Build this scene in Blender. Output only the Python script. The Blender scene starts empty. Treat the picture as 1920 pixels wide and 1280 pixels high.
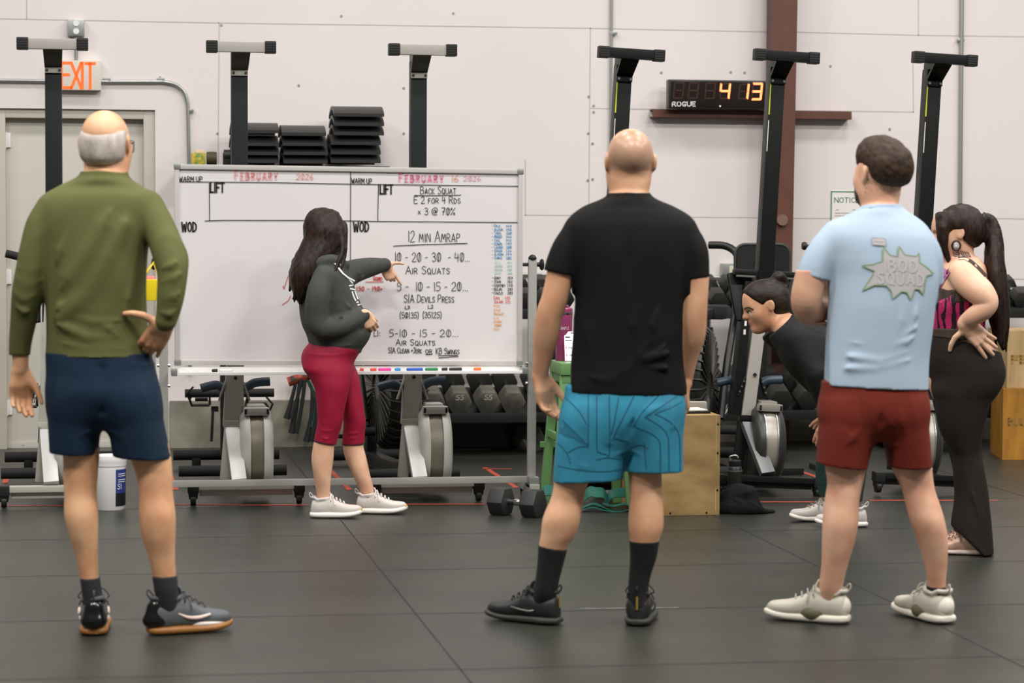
import bpy, bmesh, math, random
import numpy as np
from mathutils import Vector, Matrix
from mathutils.bvhtree import BVHTree

scene = bpy.context.scene
COL = scene.collection

# ---------------------------------------------------------------- camera
FPX, HC = 4533.0, 1.45                       # focal length in pixels of a 1920 wide frame, lens height
YAW = math.radians(9.5)                      # camera looks a little to the right of the wall's normal
PITCH = math.atan(240.0 / FPX)
ROLL = 0.005
_fh = Vector((math.sin(YAW), math.cos(YAW), 0))        # horizontal forward
_rt = Vector((math.cos(YAW), -math.sin(YAW), 0))       # horizontal right
_fw = _fh * math.cos(PITCH) - Vector((0, 0, 1)) * math.sin(PITCH)
_up = _fh * math.sin(PITCH) + Vector((0, 0, 1)) * math.cos(PITCH)
_r2 = _rt * math.cos(ROLL) + _up * math.sin(ROLL)
_u2 = _up * math.cos(ROLL) - _rt * math.sin(ROLL)
CAMLOC = Vector((0, 0, HC))
cam_data = bpy.data.cameras.new('camera')
cam_data.sensor_width = 36.0
cam_data.lens = FPX / 1920.0 * 36.0
cam_data.clip_end = 200
cam = bpy.data.objects.new('camera', cam_data)
M = Matrix((( _r2.x, _u2.x, -_fw.x, 0), (_r2.y, _u2.y, -_fw.y, 0), (_r2.z, _u2.z, -_fw.z, HC), (0, 0, 0, 1)))
cam.matrix_world = M
COL.objects.link(cam)
scene.camera = cam
cam_data.dof.use_dof = True
cam_data.dof.focus_distance = 11.9
cam_data.dof.aperture_fstop = 3.6

# ---------------------------------------------------------------- world, lamps, exposure
scene.view_settings.view_transform = 'Standard'
scene.view_settings.look = 'None'
scene.view_settings.gamma = 1.0
scene.view_settings.use_curve_mapping = False
scene.view_settings.exposure = 0.09
world = bpy.data.worlds.new('gym_ambient')
scene.world = world
world.use_nodes = True
world.node_tree.nodes['Background'].inputs[0].default_value = (0.98, 0.98, 1.0, 1)
world.node_tree.nodes['Background'].inputs[1].default_value = 0.16
def area(name, loc, sx, sy, power, col=(1.0, 0.972, 0.955), rot=(0, 0, 0)):
    l = bpy.data.lights.new(name, 'AREA'); l.shape = 'RECTANGLE'; l.size = sx; l.size_y = sy
    l.energy = power; l.color = col
    o = bpy.data.objects.new(name, l); o.location = loc; o.rotation_euler = rot; COL.objects.link(o)
    return o
for ly, pw in ((12.0, 108), (8.4, 132), (4.6, 285)):
    for lx in (-3.6, 0.6, 4.8, 9.0):
        area('ceiling_lamp', (lx, ly, 6.6), 1.6, 0.9, pw * (1.25 if lx > 8 else 1.0))

# ---------------------------------------------------------------- pixels of the survey photo -> points of the room
def ray(px, py):
    d = _r2 * ((px - 960) / FPX) - _u2 * ((py - 640) / FPX) + _fw
    return d
def on_floor(px, py, z=0.0):
    d = ray(px, py); t = (z - HC) / d.z
    return CAMLOC + d * t
def on_y(px, py, y):
    d = ray(px, py); return CAMLOC + d * (y / d.y)
def on_x(px, py, x):
    d = ray(px, py); return CAMLOC + d * (x / d.x)
def at_h(px, py, h):                          # h: horizontal distance along the view direction
    d = ray(px, py); return CAMLOC + d * (h / d.dot(_fh))
def on_plane(px, py, p0, n):
    d = ray(px, py); return CAMLOC + d * ((p0 - CAMLOC).dot(n) / d.dot(n))
def hdist(p):
    return (p - CAMLOC).dot(_fh)
WALL_Y = (on_floor(420, 838)).y
# ---------------------------------------------------------------- materials
def lin(c):
    return tuple(((v / 255.0) / 12.92 if v / 255.0 <= 0.04045 else ((v / 255.0 + 0.055) / 1.055) ** 2.4) for v in c)
MATS = {}
def mat(name, rgb, rough=0.6, metal=0.0, var=0.0, scale=30.0, bump=0.0, bscale=120.0, rgb2=None, spec=0.5, sheen=0.0, emit=0.0, sss=0.0, coat=0.0, aniso=None):
    if name in MATS: return MATS[name]
    m = bpy.data.materials.new(name); m.use_nodes = True
    nt = m.node_tree; b = nt.nodes['Principled BSDF']
    col = (*lin(rgb), 1)
    b.inputs['Base Color'].default_value = col
    b.inputs['Roughness'].default_value = rough
    b.inputs['Metallic'].default_value = metal
    b.inputs['Specular IOR Level'].default_value = spec
    if sheen: b.inputs['Sheen Weight'].default_value = sheen
    if coat: b.inputs['Coat Weight'].default_value = coat
    if sss:
        b.inputs['Subsurface Weight'].default_value = sss
        b.inputs['Subsurface Radius'].default_value = (0.012, 0.005, 0.003)
    if emit:
        b.inputs['Emission Color'].default_value = col; b.inputs['Emission Strength'].default_value = emit
    if var or bump:
        tc = nt.nodes.new('ShaderNodeTexCoord')
        src = tc.outputs['Object']
        if aniso:
            mp = nt.nodes.new('ShaderNodeMapping'); mp.inputs['Scale'].default_value = aniso
            nt.links.new(src, mp.inputs['Vector']); src = mp.outputs['Vector']
    if var:
        n = nt.nodes.new('ShaderNodeTexNoise'); n.inputs['Scale'].default_value = scale; n.inputs['Detail'].default_value = 5
        nt.links.new(src, n.inputs['Vector'])
        r = nt.nodes.new('ShaderNodeValToRGB')
        c1 = lin(rgb); c2 = lin(rgb2) if rgb2 else tuple(v * (1 - var) for v in c1)
        r.color_ramp.elements[0].position = 0.36; r.color_ramp.elements[0].color = (*c2, 1)
        r.color_ramp.elements[1].position = 0.66; r.color_ramp.elements[1].color = (*c1, 1)
        nt.links.new(n.outputs['Fac'], r.inputs['Fac']); nt.links.new(r.outputs['Color'], b.inputs['Base Color'])
    if bump:
        n2 = nt.nodes.new('ShaderNodeTexNoise'); n2.inputs['Scale'].default_value = bscale; n2.inputs['Detail'].default_value = 3
        nt.links.new(src, n2.inputs['Vector'])
        bp = nt.nodes.new('ShaderNodeBump'); bp.inputs['Strength'].default_value = bump; bp.inputs['Distance'].default_value = 0.004
        nt.links.new(n2.outputs['Fac'], bp.inputs['Height']); nt.links.new(bp.outputs['Normal'], b.inputs['Normal'])
    MATS[name] = m
    return m

# ---------------------------------------------------------------- mesh builder
class MB:
    def __init__(s): s.v = []; s.f = []; s.mi = []; s.cur = 0
    def add(s, vs, fs):
        o = len(s.v); s.v += [tuple(v) for v in vs]
        s.f += [tuple(i + o for i in f) for f in fs]; s.mi += [s.cur] * len(fs); return s
    def bm(s, bm):
        bm.verts.ensure_lookup_table(); bm.verts.index_update()
        s.add([v.co[:] for v in bm.verts], [[v.index for v in f.verts] for f in bm.faces]); bm.free(); return s
    def box(s, c, size, bev=0.0, rot=None, seg=2, taper=None):
        bm = bmesh.new(); bmesh.ops.create_cube(bm, size=1.0)
        for v in bm.verts:
            v.co = Vector((v.co.x * size[0], v.co.y * size[1], v.co.z * size[2]))
            if taper and v.co.z > 0: v.co.x *= taper[0]; v.co.y *= taper[1]
        if bev: bmesh.ops.bevel(bm, geom=bm.edges[:], offset=bev, segments=seg, profile=0.7, affect='EDGES')
        R = rot.to_matrix() if hasattr(rot, 'to_matrix') else rot
        for v in bm.verts: v.co = (R @ v.co if R else v.co) + Vector(c)
        return s.bm(bm)
    def bar(s, a, b, w, d, bev=0.0, side=None):
        a = Vector(a); b = Vector(b); z = (b - a).normalized()
        x = Vector(side) if side else (Vector((1, 0, 0)) if abs(z.x) < 0.9 else Vector((0, 1, 0)))
        y = z.cross(x).normalized(); x = y.cross(z).normalized()
        R = Matrix((x, y, z)).transposed()
        return s.box((a + b) / 2, (w, d, (b - a).length), bev, R)
    def tube(s, pts, r, n=12, cap=True):
        pts = [Vector(p) for p in pts]; m = len(pts)
        rs = r if isinstance(r, (list, tuple)) else [r] * m
        vs = []; fs = []; prev = None
        for i, p in enumerate(pts):
            t = (pts[min(i + 1, m - 1)] - pts[max(i - 1, 0)]).normalized()
            if prev is None:
                x = t.orthogonal().normalized()
            else:
                x = (prev - t * prev.dot(t)).normalized()
            prev = x; y = t.cross(x)
            for k in range(n):
                a = 2 * math.pi * k / n
                vs.append(p + (x * math.cos(a) + y * math.sin(a)) * rs[i])
        for i in range(m - 1):
            for k in range(n):
                fs.append((i * n + k, i * n + (k + 1) % n, (i + 1) * n + (k + 1) % n, (i + 1) * n + k))
        if cap:
            fs.append(tuple(reversed(range(n)))); fs.append(tuple((m - 1) * n + k for k in range(n)))
        return s.add(vs, fs)
    def cyl(s, a, b, r, n=20, r2=None): return s.tube([a, b], [r, r if r2 is None else r2], n)
    def lathe(s, prof, c=(0, 0, 0), axis='z', n=32):
        vs = []; fs = []; m = len(prof)
        for (r, h) in prof:
            for k in range(n):
                a = 2 * math.pi * k / n; u, w = r * math.cos(a), r * math.sin(a)
                p = (u, w, h) if axis == 'z' else ((h, u, w) if axis == 'x' else (w, h, u))
                vs.append((p[0] + c[0], p[1] + c[1], p[2] + c[2]))
        for i in range(m - 1):
            for k in range(n):
                fs.append((i * n + k, i * n + (k + 1) % n, (i + 1) * n + (k + 1) % n, (i + 1) * n + k))
        fs.append(tuple(reversed(range(n)))); fs.append(tuple((m - 1) * n + k for k in range(n)))
        return s.add(vs, fs)
    def prism(s, poly, fn, d0, d1):
        """poly: 2d outline; fn(u, v, depth) -> point; from depth d0 to d1"""
        n = len(poly); vs = [fn(u, v, d0) for u, v in poly] + [fn(u, v, d1) for u, v in poly]
        fs = [tuple(range(n)), tuple(reversed(range(n, 2 * n)))]
        fs += [(i, i + n, (i + 1) % n + n, (i + 1) % n) for i in range(n)]
        return s.add(vs, fs)
    def ribbon(s, pts, w, nrm, closed=False):
        pts = [Vector(p) for p in pts]; nrm = Vector(nrm)
        for i in range(1, len(pts) - 1):                 # a sharp turn of the pen starts a new stroke
            if (pts[i] - pts[i - 1]).normalized().dot((pts[i + 1] - pts[i]).normalized()) < .1:
                s.ribbon(pts[:i + 1], w, nrm); return s.ribbon(pts[i:], w, nrm)
        m = len(pts); vs = []
        for i, p in enumerate(pts):
            a = pts[i - 1] if i > 0 else None; b = pts[i + 1] if i < m - 1 else None
            d1 = (p - a).normalized() if a is not None and (p - a).length > 1e-9 else None
            d2 = (b - p).normalized() if b is not None and (b - p).length > 1e-9 else None
            if d1 is None and d2 is None: d1 = d2 = Vector((1, 0, 0))
            d1 = d1 or d2; d2 = d2 or d1
            t = d1 + d2
            t = t.normalized() if t.length > 0.3 else d1
            o = nrm.cross(t).normalized() * (w / 2)
            e = (d2 if i == 0 else d1) * (w / 2) * (-1 if i == 0 else (1 if i == m - 1 else 0))
            vs += [p + o + e, p - o + e]
        return s.add(vs, [(2 * i, 2 * i + 1, 2 * i + 3, 2 * i + 2) for i in range(m - 1)])
    def build(s, name, m, parent=None, smooth=True, angle=40):
        me = bpy.data.meshes.new(name)
        me.from_pydata(s.v, [], s.f); me.update()
        for x in (m if isinstance(m, (list, tuple)) else [m]): me.materials.append(x)
        if any(s.mi): me.polygons.foreach_set('material_index', s.mi)
        bm = bmesh.new(); bm.from_mesh(me)
        bmesh.ops.recalc_face_normals(bm, faces=bm.faces[:])
        if smooth:
            for f in bm.faces: f.smooth = True
            lim = math.radians(angle)
            for e in bm.edges:
                if len(e.link_faces) == 2 and e.calc_face_angle(0) > lim: e.smooth = False
        bm.to_mesh(me); bm.free()
        o = bpy.data.objects.new(name, me); COL.objects.link(o)
        if parent is not None: o.parent = parent
        return o
def tag(o, label=None, cat=None, group=None, kind=None):
    if label: o['label'] = label
    if cat: o['category'] = cat
    if group: o['group'] = group
    if kind: o['kind'] = kind
    return o
def thing(name, label, cat, loc=(0, 0, 0), rz=0.0, group=None):
    o = bpy.data.objects.new(name, None); COL.objects.link(o)
    o.location = loc; o.rotation_euler = (0, 0, rz); o.empty_display_size = 0.1
    return tag(o, label, cat, group)
def struct(o): o['kind'] = 'structure'; return o
def copy_tree(o, parent=None, **kw):
    c = o.copy(); COL.objects.link(c)
    if parent is not None: c.parent = parent
    for ch in list(o.children): copy_tree(ch, c)
    return c
def smooth_path(pts, n=6):
    """Catmull-Rom through the points"""
    P = [Vector(p) for p in pts]; out = []
    for i in range(len(P) - 1):
        p0 = P[max(i - 1, 0)]; p1 = P[i]; p2 = P[i + 1]; p3 = P[min(i + 2, len(P) - 1)]
        for k in range(n):
            t = k / n
            out.append(0.5 * ((2 * p1) + (p2 - p0) * t + (2 * p0 - 5 * p1 + 4 * p2 - p3) * t * t + (3 * p1 - p0 - 3 * p2 + p3) * t ** 3))
    return out + [P[-1]]

# ---------------------------------------------------------------- a pen-stroke alphabet (x 0..w, y 0..1, up)
G = {
 'A': (.7, ['0,0 .35,1 .7,0', '.13,.35 .57,.35']), 'B': (.6, ['0,0 0,1', '0,1 .4,.97 .5,.8 .4,.57 0,.53', '.4,.55 .6,.38 .55,.12 .35,0 0,0']),
 'C': (.62, ['.62,.82 .45,1 .2,.95 .03,.65 .05,.3 .25,.02 .5,.03 .62,.18']), 'D': (.62, ['0,0 0,1', '0,1 .35,.95 .6,.7 .6,.3 .38,.05 0,0']),
 'E': (.52, ['.52,1 0,1 0,0 .52,0', '0,.52 .42,.52']), 'F': (.52, ['.52,1 0,1 0,0', '0,.52 .42,.52']),
 'G': (.66, ['.62,.85 .42,1 .18,.94 .02,.6 .08,.22 .3,0 .6,.1 .62,.42 .38,.42']), 'H': (.62, ['0,0 0,1', '.62,0 .62,1', '0,.5 .62,.5']),
 'I': (.12, ['.06,0 .06,1']), 'J': (.5, ['.1,1 .55,1', '.36,1 .36,.2 .22,0 .02,.12']), 'K': (.58, ['0,0 0,1', '.55,1 .02,.45 .58,0']),
 'L': (.48, ['0,1 0,0 .48,0']), 'M': (.78, ['0,0 .1,1 .39,.35 .68,1 .78,0']), 'N': (.64, ['0,0 0,1 .64,0 .64,1']),
 'O': (.68, ['.34,1 .1,.88 .0,.5 .1,.12 .34,0 .58,.12 .68,.5 .58,.88 .34,1']), 'P': (.56, ['0,0 0,1 .4,.97 .56,.78 .42,.52 0,.48']),
 'Q': (.7, ['.34,1 .1,.88 .0,.5 .1,.12 .34,0 .58,.12 .68,.5 .58,.88 .34,1', '.42,.25 .72,-.08']), 'R': (.6, ['0,0 0,1 .42,.97 .56,.78 .42,.54 0,.5', '.25,.5 .6,0']),
 'S': (.56, ['.54,.85 .35,1 .1,.92 .05,.7 .28,.53 .52,.36 .5,.1 .25,0 .02,.14']), 'T': (.62, ['0,1 .62,1', '.31,1 .31,0']),
 'U': (.64, ['0,1 .02,.25 .2,.01 .42,.01 .62,.25 .64,1']), 'V': (.62, ['0,1 .31,0 .62,1']), 'W': (.86, ['0,1 .2,0 .43,.75 .66,0 .86,1']),
 'X': (.6, ['0,0 .6,1', '0,1 .6,0']), 'Y': (.62, ['0,1 .31,.5 .62,1', '.31,.5 .31,0']), 'Z': (.58, ['0,1 .58,1 0,0 .58,0']),
 '0': (.56, ['.28,1 .06,.85 .0,.5 .06,.15 .28,0 .5,.15 .56,.5 .5,.85 .28,1', '.33,.98 .25,.02']), '1': (.1, ['.05,1 .05,0']),
 '2': (.54, ['.02,.78 .15,.97 .38,.97 .5,.75 .4,.5 0,0 .54,.02']), '3': (.5, ['.02,.88 .25,1 .46,.85 .4,.6 .2,.54 .46,.46 .5,.18 .25,0 .0,.12']),
 '4': (.54, ['.08,1 .0,.42 .54,.45', '.42,.85 .42,0']), '5': (.52, ['.5,1 .1,1 .06,.58 .35,.6 .52,.35 .4,.06 .15,0 .0,.1']),
 '6': (.5, ['.4,1 .1,.6 .0,.25 .2,0 .45,.08 .5,.32 .3,.48 .05,.35']), '7': (.5, ['0,1 .5,1 .2,0', '.12,.5 .42,.5']),
 '8': (.5, ['.25,.53 .05,.7 .1,.93 .25,1 .4,.93 .45,.7 .25,.53 .02,.3 .08,.06 .25,0 .42,.06 .48,.3 .25,.53']), '9': (.5, ['.46,.7 .3,.5 .08,.56 .02,.8 .2,1 .42,.95 .46,.7 .38,0']),
 '-': (.36, ['.02,.45 .34,.47']), '.': (.1, ['.02,.02 .09,.05']), '/': (.2, ['.1,1.08 .1,-.08']), '(': (.2, ['.2,1.15 .03,.75 .03,.25 .18,-.18']), ')': (.2, ['0,1.15 .17,.75 .17,.25 .02,-.18']),
 '+': (.36, ['.02,.42 .34,.42', '.18,.62 .18,.22']), ':': (.1, ['.03,.15 .08,.2', '.03,.6 .08,.65']), "'": (.1, ['.08,1.05 .03,.8']), '%': (.62, ['0,0 .62,1', '.12,1 .0,.85 .1,.7 .22,.85 .12,1', '.5,.3 .38,.15 .48,0 .6,.15 .5,.3']),
 '@': (.9, ['.62,.3 .5,.68 .3,.6 .28,.35 .45,.28 .62,.6 .64,.3 .82,.4 .84,.75 .6,1 .25,.95 .03,.6 .1,.15 .45,-.05 .75,.05']), 'x': (.4, ['0,.1 .36,.55', '.02,.55 .36,.1']), '~': (.4, ['0,.5 .12,.62 .26,.42 .4,.55']),
}
def glyph_strokes(text, x, y, h, w=None, slope=0.0, small=0.72, gap=0.2, rnd=None):
    """strokes in pixel units; baseline y, capital height h, total width w; lower case letters are small capitals"""
    out = []; cx = 0.0
    for ch in text:
        if ch == ' ': cx += 0.45; continue
        k = 1.0
        g = G.get(ch)
        if g is None:
            g = G.get(ch.upper()); k = small
        if g is None: continue
        for st in g[1]:
            out.append([(cx + float(a.split(',')[0]) * k, float(a.split(',')[1]) * k) for a in st.split()])
        cx += g[0] * k + gap
    tot = max(cx - gap, 1e-3); sx = (w / tot) if w else h
    res = []
    for st in out:
        res.append([(x + px * sx, y - py * h + slope * px * sx) for px, py in st])
    return res
def soften(st, n=3):
    if len(st) < 4: return st
    p = smooth_path([(a, b, 0) for a, b in st], n)
    return [(v.x, v.y) for v in p]
# ================================================================ THE SETTING
V = Vector
WY = 14.97
M_wall = mat('painted_wall', (226, 218, 213), 0.55, var=0.03, scale=1.3, bump=0.12, bscale=30)
M_seam = mat('panel_seam', (186, 180, 174), 0.8)
M_conc = mat('concrete_curb', (150, 146, 130), 0.9, var=0.3, scale=5, rgb2=(116, 112, 98), bump=0.3, bscale=60)
M_floor = mat('rubber_floor', (49, 50, 43), 0.34, var=0.2, scale=2.2, rgb2=(41, 42, 36), bump=0.2, bscale=420, spec=0.4)
M_seamf = mat('mat_seam', (26, 25, 23), 0.9)
M_doorp = mat('door_paint', (200, 195, 183), 0.45)
M_frame = mat('door_frame_paint', (188, 182, 168), 0.45)
M_galv = mat('galvanised', (170, 172, 168), 0.38, 0.75)
M_white = mat('white_plastic', (232, 230, 226), 0.4)
M_black = mat('black_plastic', (18, 18, 17), 0.5)
M_blackm = mat('black_metal', (20, 21, 20), 0.38, 0.2)
M_rubber = mat('black_rubber', (22, 22, 21), 0.75)
M_steel = mat('bare_steel', (176, 174, 168), 0.3, 0.9)
M_brown = mat('brown_primer_steel', (98, 58, 42), 0.5, var=0.15, scale=8)

# floor with a fleck pattern and the joints of the rubber mats
b = MB(); b.box((3, 6, -0.05), (30, 30, 0.1))
floor = struct(b.build('floor', M_floor, smooth=False))
nt = M_floor.node_tree; bs = nt.nodes['Principled BSDF']
vor = nt.nodes.new('ShaderNodeTexVoronoi'); vor.inputs['Scale'].default_value = 55
tcn = [n for n in nt.nodes if n.type == 'TEX_COORD'][0]
nt.links.new(tcn.outputs['Object'], vor.inputs['Vector'])
lt = nt.nodes.new('ShaderNodeMath'); lt.operation = 'LESS_THAN'; lt.inputs[1].default_value = 0.055
nt.links.new(vor.outputs['Distance'], lt.inputs[0])
mx = nt.nodes.new('ShaderNodeMix'); mx.data_type = 'RGBA'
old = bs.inputs['Base Color'].links[0].from_socket
nt.links.new(lt.outputs[0], mx.inputs[0]); nt.links.new(old, mx.inputs[6]); mx.inputs[7].default_value = (*lin((140, 140, 132)), 1)
nt.links.new(mx.outputs[2], bs.inputs['Base Color'])
b = MB()
def fseam(p, q, w=0.006): b.ribbon([V((p[0], p[1], 0.0008)), V((q[0], q[1], 0.0008))], w, (0, 0, 1))
for x, yy in ((1.12, (4.5, 14.9)), (2.92, (4.5, 14.9)), (4.72, (4.5, 14.9)), (-0.7, (4.5, 14.9)), (6.5, (4.5, 14.9))):
    fseam((x, yy[0]), (x - 0.06, yy[1]))
for k, (x0, x1) in enumerate(((-2.5, -0.7), (-0.7, 1.1), (1.1, 2.9), (2.9, 4.7), (4.7, 6.5))):
    for j in range(9):
        y = (6.45 + 1.08 * j) + (0.0, 0.05, 0.02, -0.06, 0.03)[k]
        fseam((x0, y), (x1, y - 0.02), 0.005)
sm = b.build('mat_joint', M_seamf, floor, smooth=False); sm['kind'] = 'stuff'
b = MB(); b.ribbon([V((1.713, 8.662, 0.0009)), V((2.069, 8.638, 0.0009))], 0.012, (0, 0, 1))
b.build('chalk_mark', mat('chalk', (150, 149, 142), 0.9, var=0.4, scale=60, rgb2=(95, 94, 87)), floor, smooth=False)

# back wall with the door opening
DX0, DX1, DZ = on_y(-12, 300, WY).x, on_y(291, 300, WY).x, 2.07
b = MB()
b.box(((-12 + DX0) / 2, WY + 0.1, 3), (DX0 + 12, 0.2, 6))
b.box(((DX1 + 18) / 2, WY + 0.1, 3), (18 - DX1, 0.2, 6))
b.box(((DX0 + DX1) / 2, WY + 0.1, (DZ + 6) / 2), (DX1 - DX0, 0.2, 6 - DZ))
wall = struct(b.build('wall_back', M_wall, smooth=False))
b = MB()
def wseam(a, c, w=0.006):
    p = on_y(*a, WY - 0.001); q = on_y(*c, WY - 0.001)
    b.ribbon([p, q], w, (0, -1, 0))
for a, c in (((-60, 34), (410, 43)), ((410, 43), (1107, 53)), ((50, 35), (50, -30)), ((411, 43), (409, 310)), ((1107, 55), (1104, 404)),
             ((985, 403), (1107, 404)), ((1107, 203), (1445, 208)), ((1484, 60), (1722, 66)), ((1722, 66), (2000, 70)), ((1722, 66), (1722, -20)),
             ((1484, 207), (1713, 210)), ((1713, 210), (1712, 120)), ((1107, 406), (1445, 408)), ((1480, 409), (1700, 410)), ((1830, 409), (2000, 411)), ((985, 403), (985, 300)),
             ((1830, 522), (2000, 524)), ((1107, 53), (1445, 60))):
    wseam(a, c)
b.build('panel_joint', M_seam, wall, smooth=False)['kind'] = 'stuff'
b = MB()
for (x, y) in ((415, 47), (408, 250), (560, 160), (757, 165), (757, 250), (1104, 181), (1113, 198), (1113, 210), (1103, 250), (1111, 269), (1102, 338), (1111, 336), (1370, 135), (1396, 136), (1240, 136), (1490, 202), (1557, 124), (1668, 242), (640, 30), (850, 25), (300, 145)):
    p = on_y(x, y, WY); b.cyl(p, p + V((0, -0.004, 0)), 0.008, 10)
b.build('screw_head', M_galv, wall)['kind'] = 'stuff'
# concrete curb along the foot of the wall, and the steel frame of the building
cx0 = on_y(318, 800, WY).x
b = MB(); b.box(((cx0 + 18) / 2, WY - 0.02, 0.145), (18 - cx0, 0.06, 0.29), 0.006)
tag(struct(b.build('baseboard_back', M_conc)), 'rough concrete curb along the foot of the white wall', 'curb')
b = MB()
for z0, z1, c0, c1, w0, w1 in ((0, 6, 4.165, 4.22, 0.14, 0.165),):
    f0 = 4.185; f1 = 4.215
    b.add([(f0 - .06, 14.74, z0), (f0 + .06, 14.74, z0), (f1 + .085, 14.74, z1), (f1 - .085, 14.74, z1),
           (f0 - .06, 14.94, z0), (f0 + .06, 14.94, z0), (f1 + .085, 14.94, z1), (f1 - .085, 14.94, z1)],
          [(0, 1, 2, 3), (5, 4, 7, 6), (1, 5, 6, 2), (4, 0, 3, 7), (3, 2, 6, 7), (4, 5, 1, 0)])
col = struct(b.build('trim_1', M_brown, smooth=False)); tag(col, 'tall brown painted steel column on the white wall behind the black rowing machines', 'column')
b = MB()
for z in (1.12,):
    p = on_y(1465, 412, 14.735); b.cyl(p, p + V((0, -0.03, 0)), 0.035, 20)
b.build('junction_cover', mat('cover_brown', (120, 92, 78), .5), col)
gx0 = on_y(1224, 212, 14.88).x; gx1 = on_y(1597, 217, 14.88).x; gz = on_y(1400, 214, 14.88).z
b = MB()
b.box(((gx0 + gx1) / 2, 14.885, gz), (gx1 - gx0, 0.008, 0.05), 0.001)
b.box(((gx0 + gx1) / 2, 14.927, gz + 0.023), (gx1 - gx0, 0.086, 0.006))
b.box(((gx0 + gx1) / 2, 14.927, gz - 0.023), (gx1 - gx0, 0.086, 0.006))
struct(tag(b.build('trim_2', M_brown, smooth=False), 'horizontal brown steel channel under the wall clock', 'beam'))

# door
door = thing('door_1', 'closed beige steel door under the lit exit sign', 'door', ((DX0 + DX1) / 2, WY, 0)); door['kind'] = 'structure'
w = DX1 - DX0; jw = 0.07
b = MB(); b.box((jw / 2 + 0.0, 0.11, DZ / 2), (w - 2 * jw - 0.0, 0.045, DZ - 0.02), 0.003)
b.v = [(x - jw / 2, y, z) for x, y, z in b.v]
slab = b.build('door_slab', M_doorp, door)
b = MB()
for sx in (-1, 1): b.box((sx * (w / 2 - jw / 2), 0.09, DZ / 2), (jw, 0.14, DZ), 0.003)
b.box((0, 0.09, DZ - 0.028), (w - 2 * jw, 0.14, 0.056), 0.003)
b.build('door_frame', M_frame, door)
for z in (1.88, 1.05, 0.25):
    b = MB(); b.box((-w / 2 + jw + 0.012, 0.078, z), (0.035, 0.016, 0.09), 0.004); b.cyl((-w / 2 + jw - .004, .072, z - .05), (-w / 2 + jw - .004, .072, z + .05), .008, 12)
    b.build('hinge', M_white, door)
b = MB(); b.box((0, 0.08, 0.02), (w - 2 * jw, 0.012, 0.04), 0.002); 
for sx in (-.32, .28): b.cyl((sx, .075, .024), (sx, .07, .024), .006, 10)
b.build('kick_strip', M_doorp, door)
b = MB(); b.tube([(w / 2 - jw - .07, .09, 1.0), (w / 2 - jw - .07, .04, 1.0), (w / 2 - jw - .16, .04, 1.0)], .01)
b.build('door_handle', M_steel, door)

# exit sign, its conduit and box
ex = on_y(145, 142, WY)
sign = thing('exit_sign', 'white exit sign with glowing orange red letters above the beige door', 'exit sign', (ex.x, WY, ex.z))
p0 = on_y(100, 113, WY - .06); p1 = on_y(190, 170, WY - .06); sw, sh = p1.x - p0.x, p0.z - p1.z
b = MB(); b.box((0, -.032, 0), (sw, .06, sh), .006); b.build('housing', mat('exit_housing', (216, 209, 196), .4), sign)
b = MB()
for ch, x, yb, h, wd in (('E', 115, 164, 46, 17), ('X', 134, 164.5, 46, 18), ('I', 153.5, 164.5, 46, 2), ('T', 161, 165, 46, 16)):
    for st in glyph_strokes(ch, x, yb, h, wd):
        pts = [on_y(px, py, WY - .0635) - V((ex.x, WY, ex.z)) for px, py in st]
        b.ribbon(pts, .017, (0, -1, 0))
b.build('letters', mat('exit_letter_glow', (255, 92, 32), .4, emit=0.85), sign, smooth=False)
tag(sign, None)
bx = on_y(143, 53, WY)
ebox = thing('electrical_box', 'small grey socket box high on the wall above the exit sign', 'electrical box', (bx.x, WY, bx.z))
b = MB(); b.box((0, -.03, 0), (.1, .06, .1), .006); b.build('box', M_galv, ebox)
b = MB()
for dz in (.026, -.022): b.cyl((0, -.06, dz), (0, -.065, dz), .018, 20)
b.build('socket', M_white, ebox)
def conduit(name, label, pts, r=.011, clips=()):
    t = thing(name, label, 'conduit', pts[0])
    o = V(pts[0]); b = MB(); b.tube([V(p) - o for p in pts], r, 12); b.build('pipe', M_galv, t)
    for c in clips:
        c = V(c) - o; b = MB(); b.box(c, (.045, .016, .02), .003); b.cyl(c + V((.018, -.008, 0)), c + V((.018, -.014, 0)), .007, 8); b.build('clip', M_galv, t)
    return t
def wp(x, y, d=.018): return on_y(x, y, WY - d)
c1 = [wp(-40, 150), wp(98, 152)]
conduit('conduit', 'galvanised conduit running left from the exit sign', c1)
arc = [wp(190, 153), wp(300, 153)] + smooth_path([wp(305, 153), wp(328, 158), wp(345, 172), wp(352, 195)], 5) + [wp(353, 230), wp(354.5, 310), wp(356, 700)]
conduit('conduit', 'galvanised conduit bending down beside the door from the exit sign', arc, .011, [wp(200, 149), wp(301, 149), wp(356, 207)])
conduit('conduit', 'short white conduit between the exit sign and the socket box', [wp(143, 68, .03), wp(143, 113, .03)], .012)
conduit('conduit', 'thin vertical conduit behind the leftmost black rowing machine', [wp(1147, -60), wp(1144, 420)], .009, [wp(1150, 62)])
conduit('conduit', 'vertical grey conduit on the wall behind the woman with the ponytail', [wp(1804, -60), wp(1799, 520)], .014, [wp(1801, 75)])
conduit('conduit', 'horizontal conduit low on the wall between whiteboard and black machine', [wp(975, 514), wp(1352, 520)], .011)
q = wp(1362, 508, 0)
jb = thing('electrical_box', 'grey junction box low on the wall left of the black machine pad', 'electrical box', q)
b = MB(); b.box((0, -.03, 0), (.085, .06, .1), .006); b.build('box', M_galv, jb)
b = MB(); b.box((.02, -.062, 0), (.035, .006, .07), .003); b.build('cover_plate', mat('ivory_plate', (208, 203, 180), .4), jb)

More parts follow.
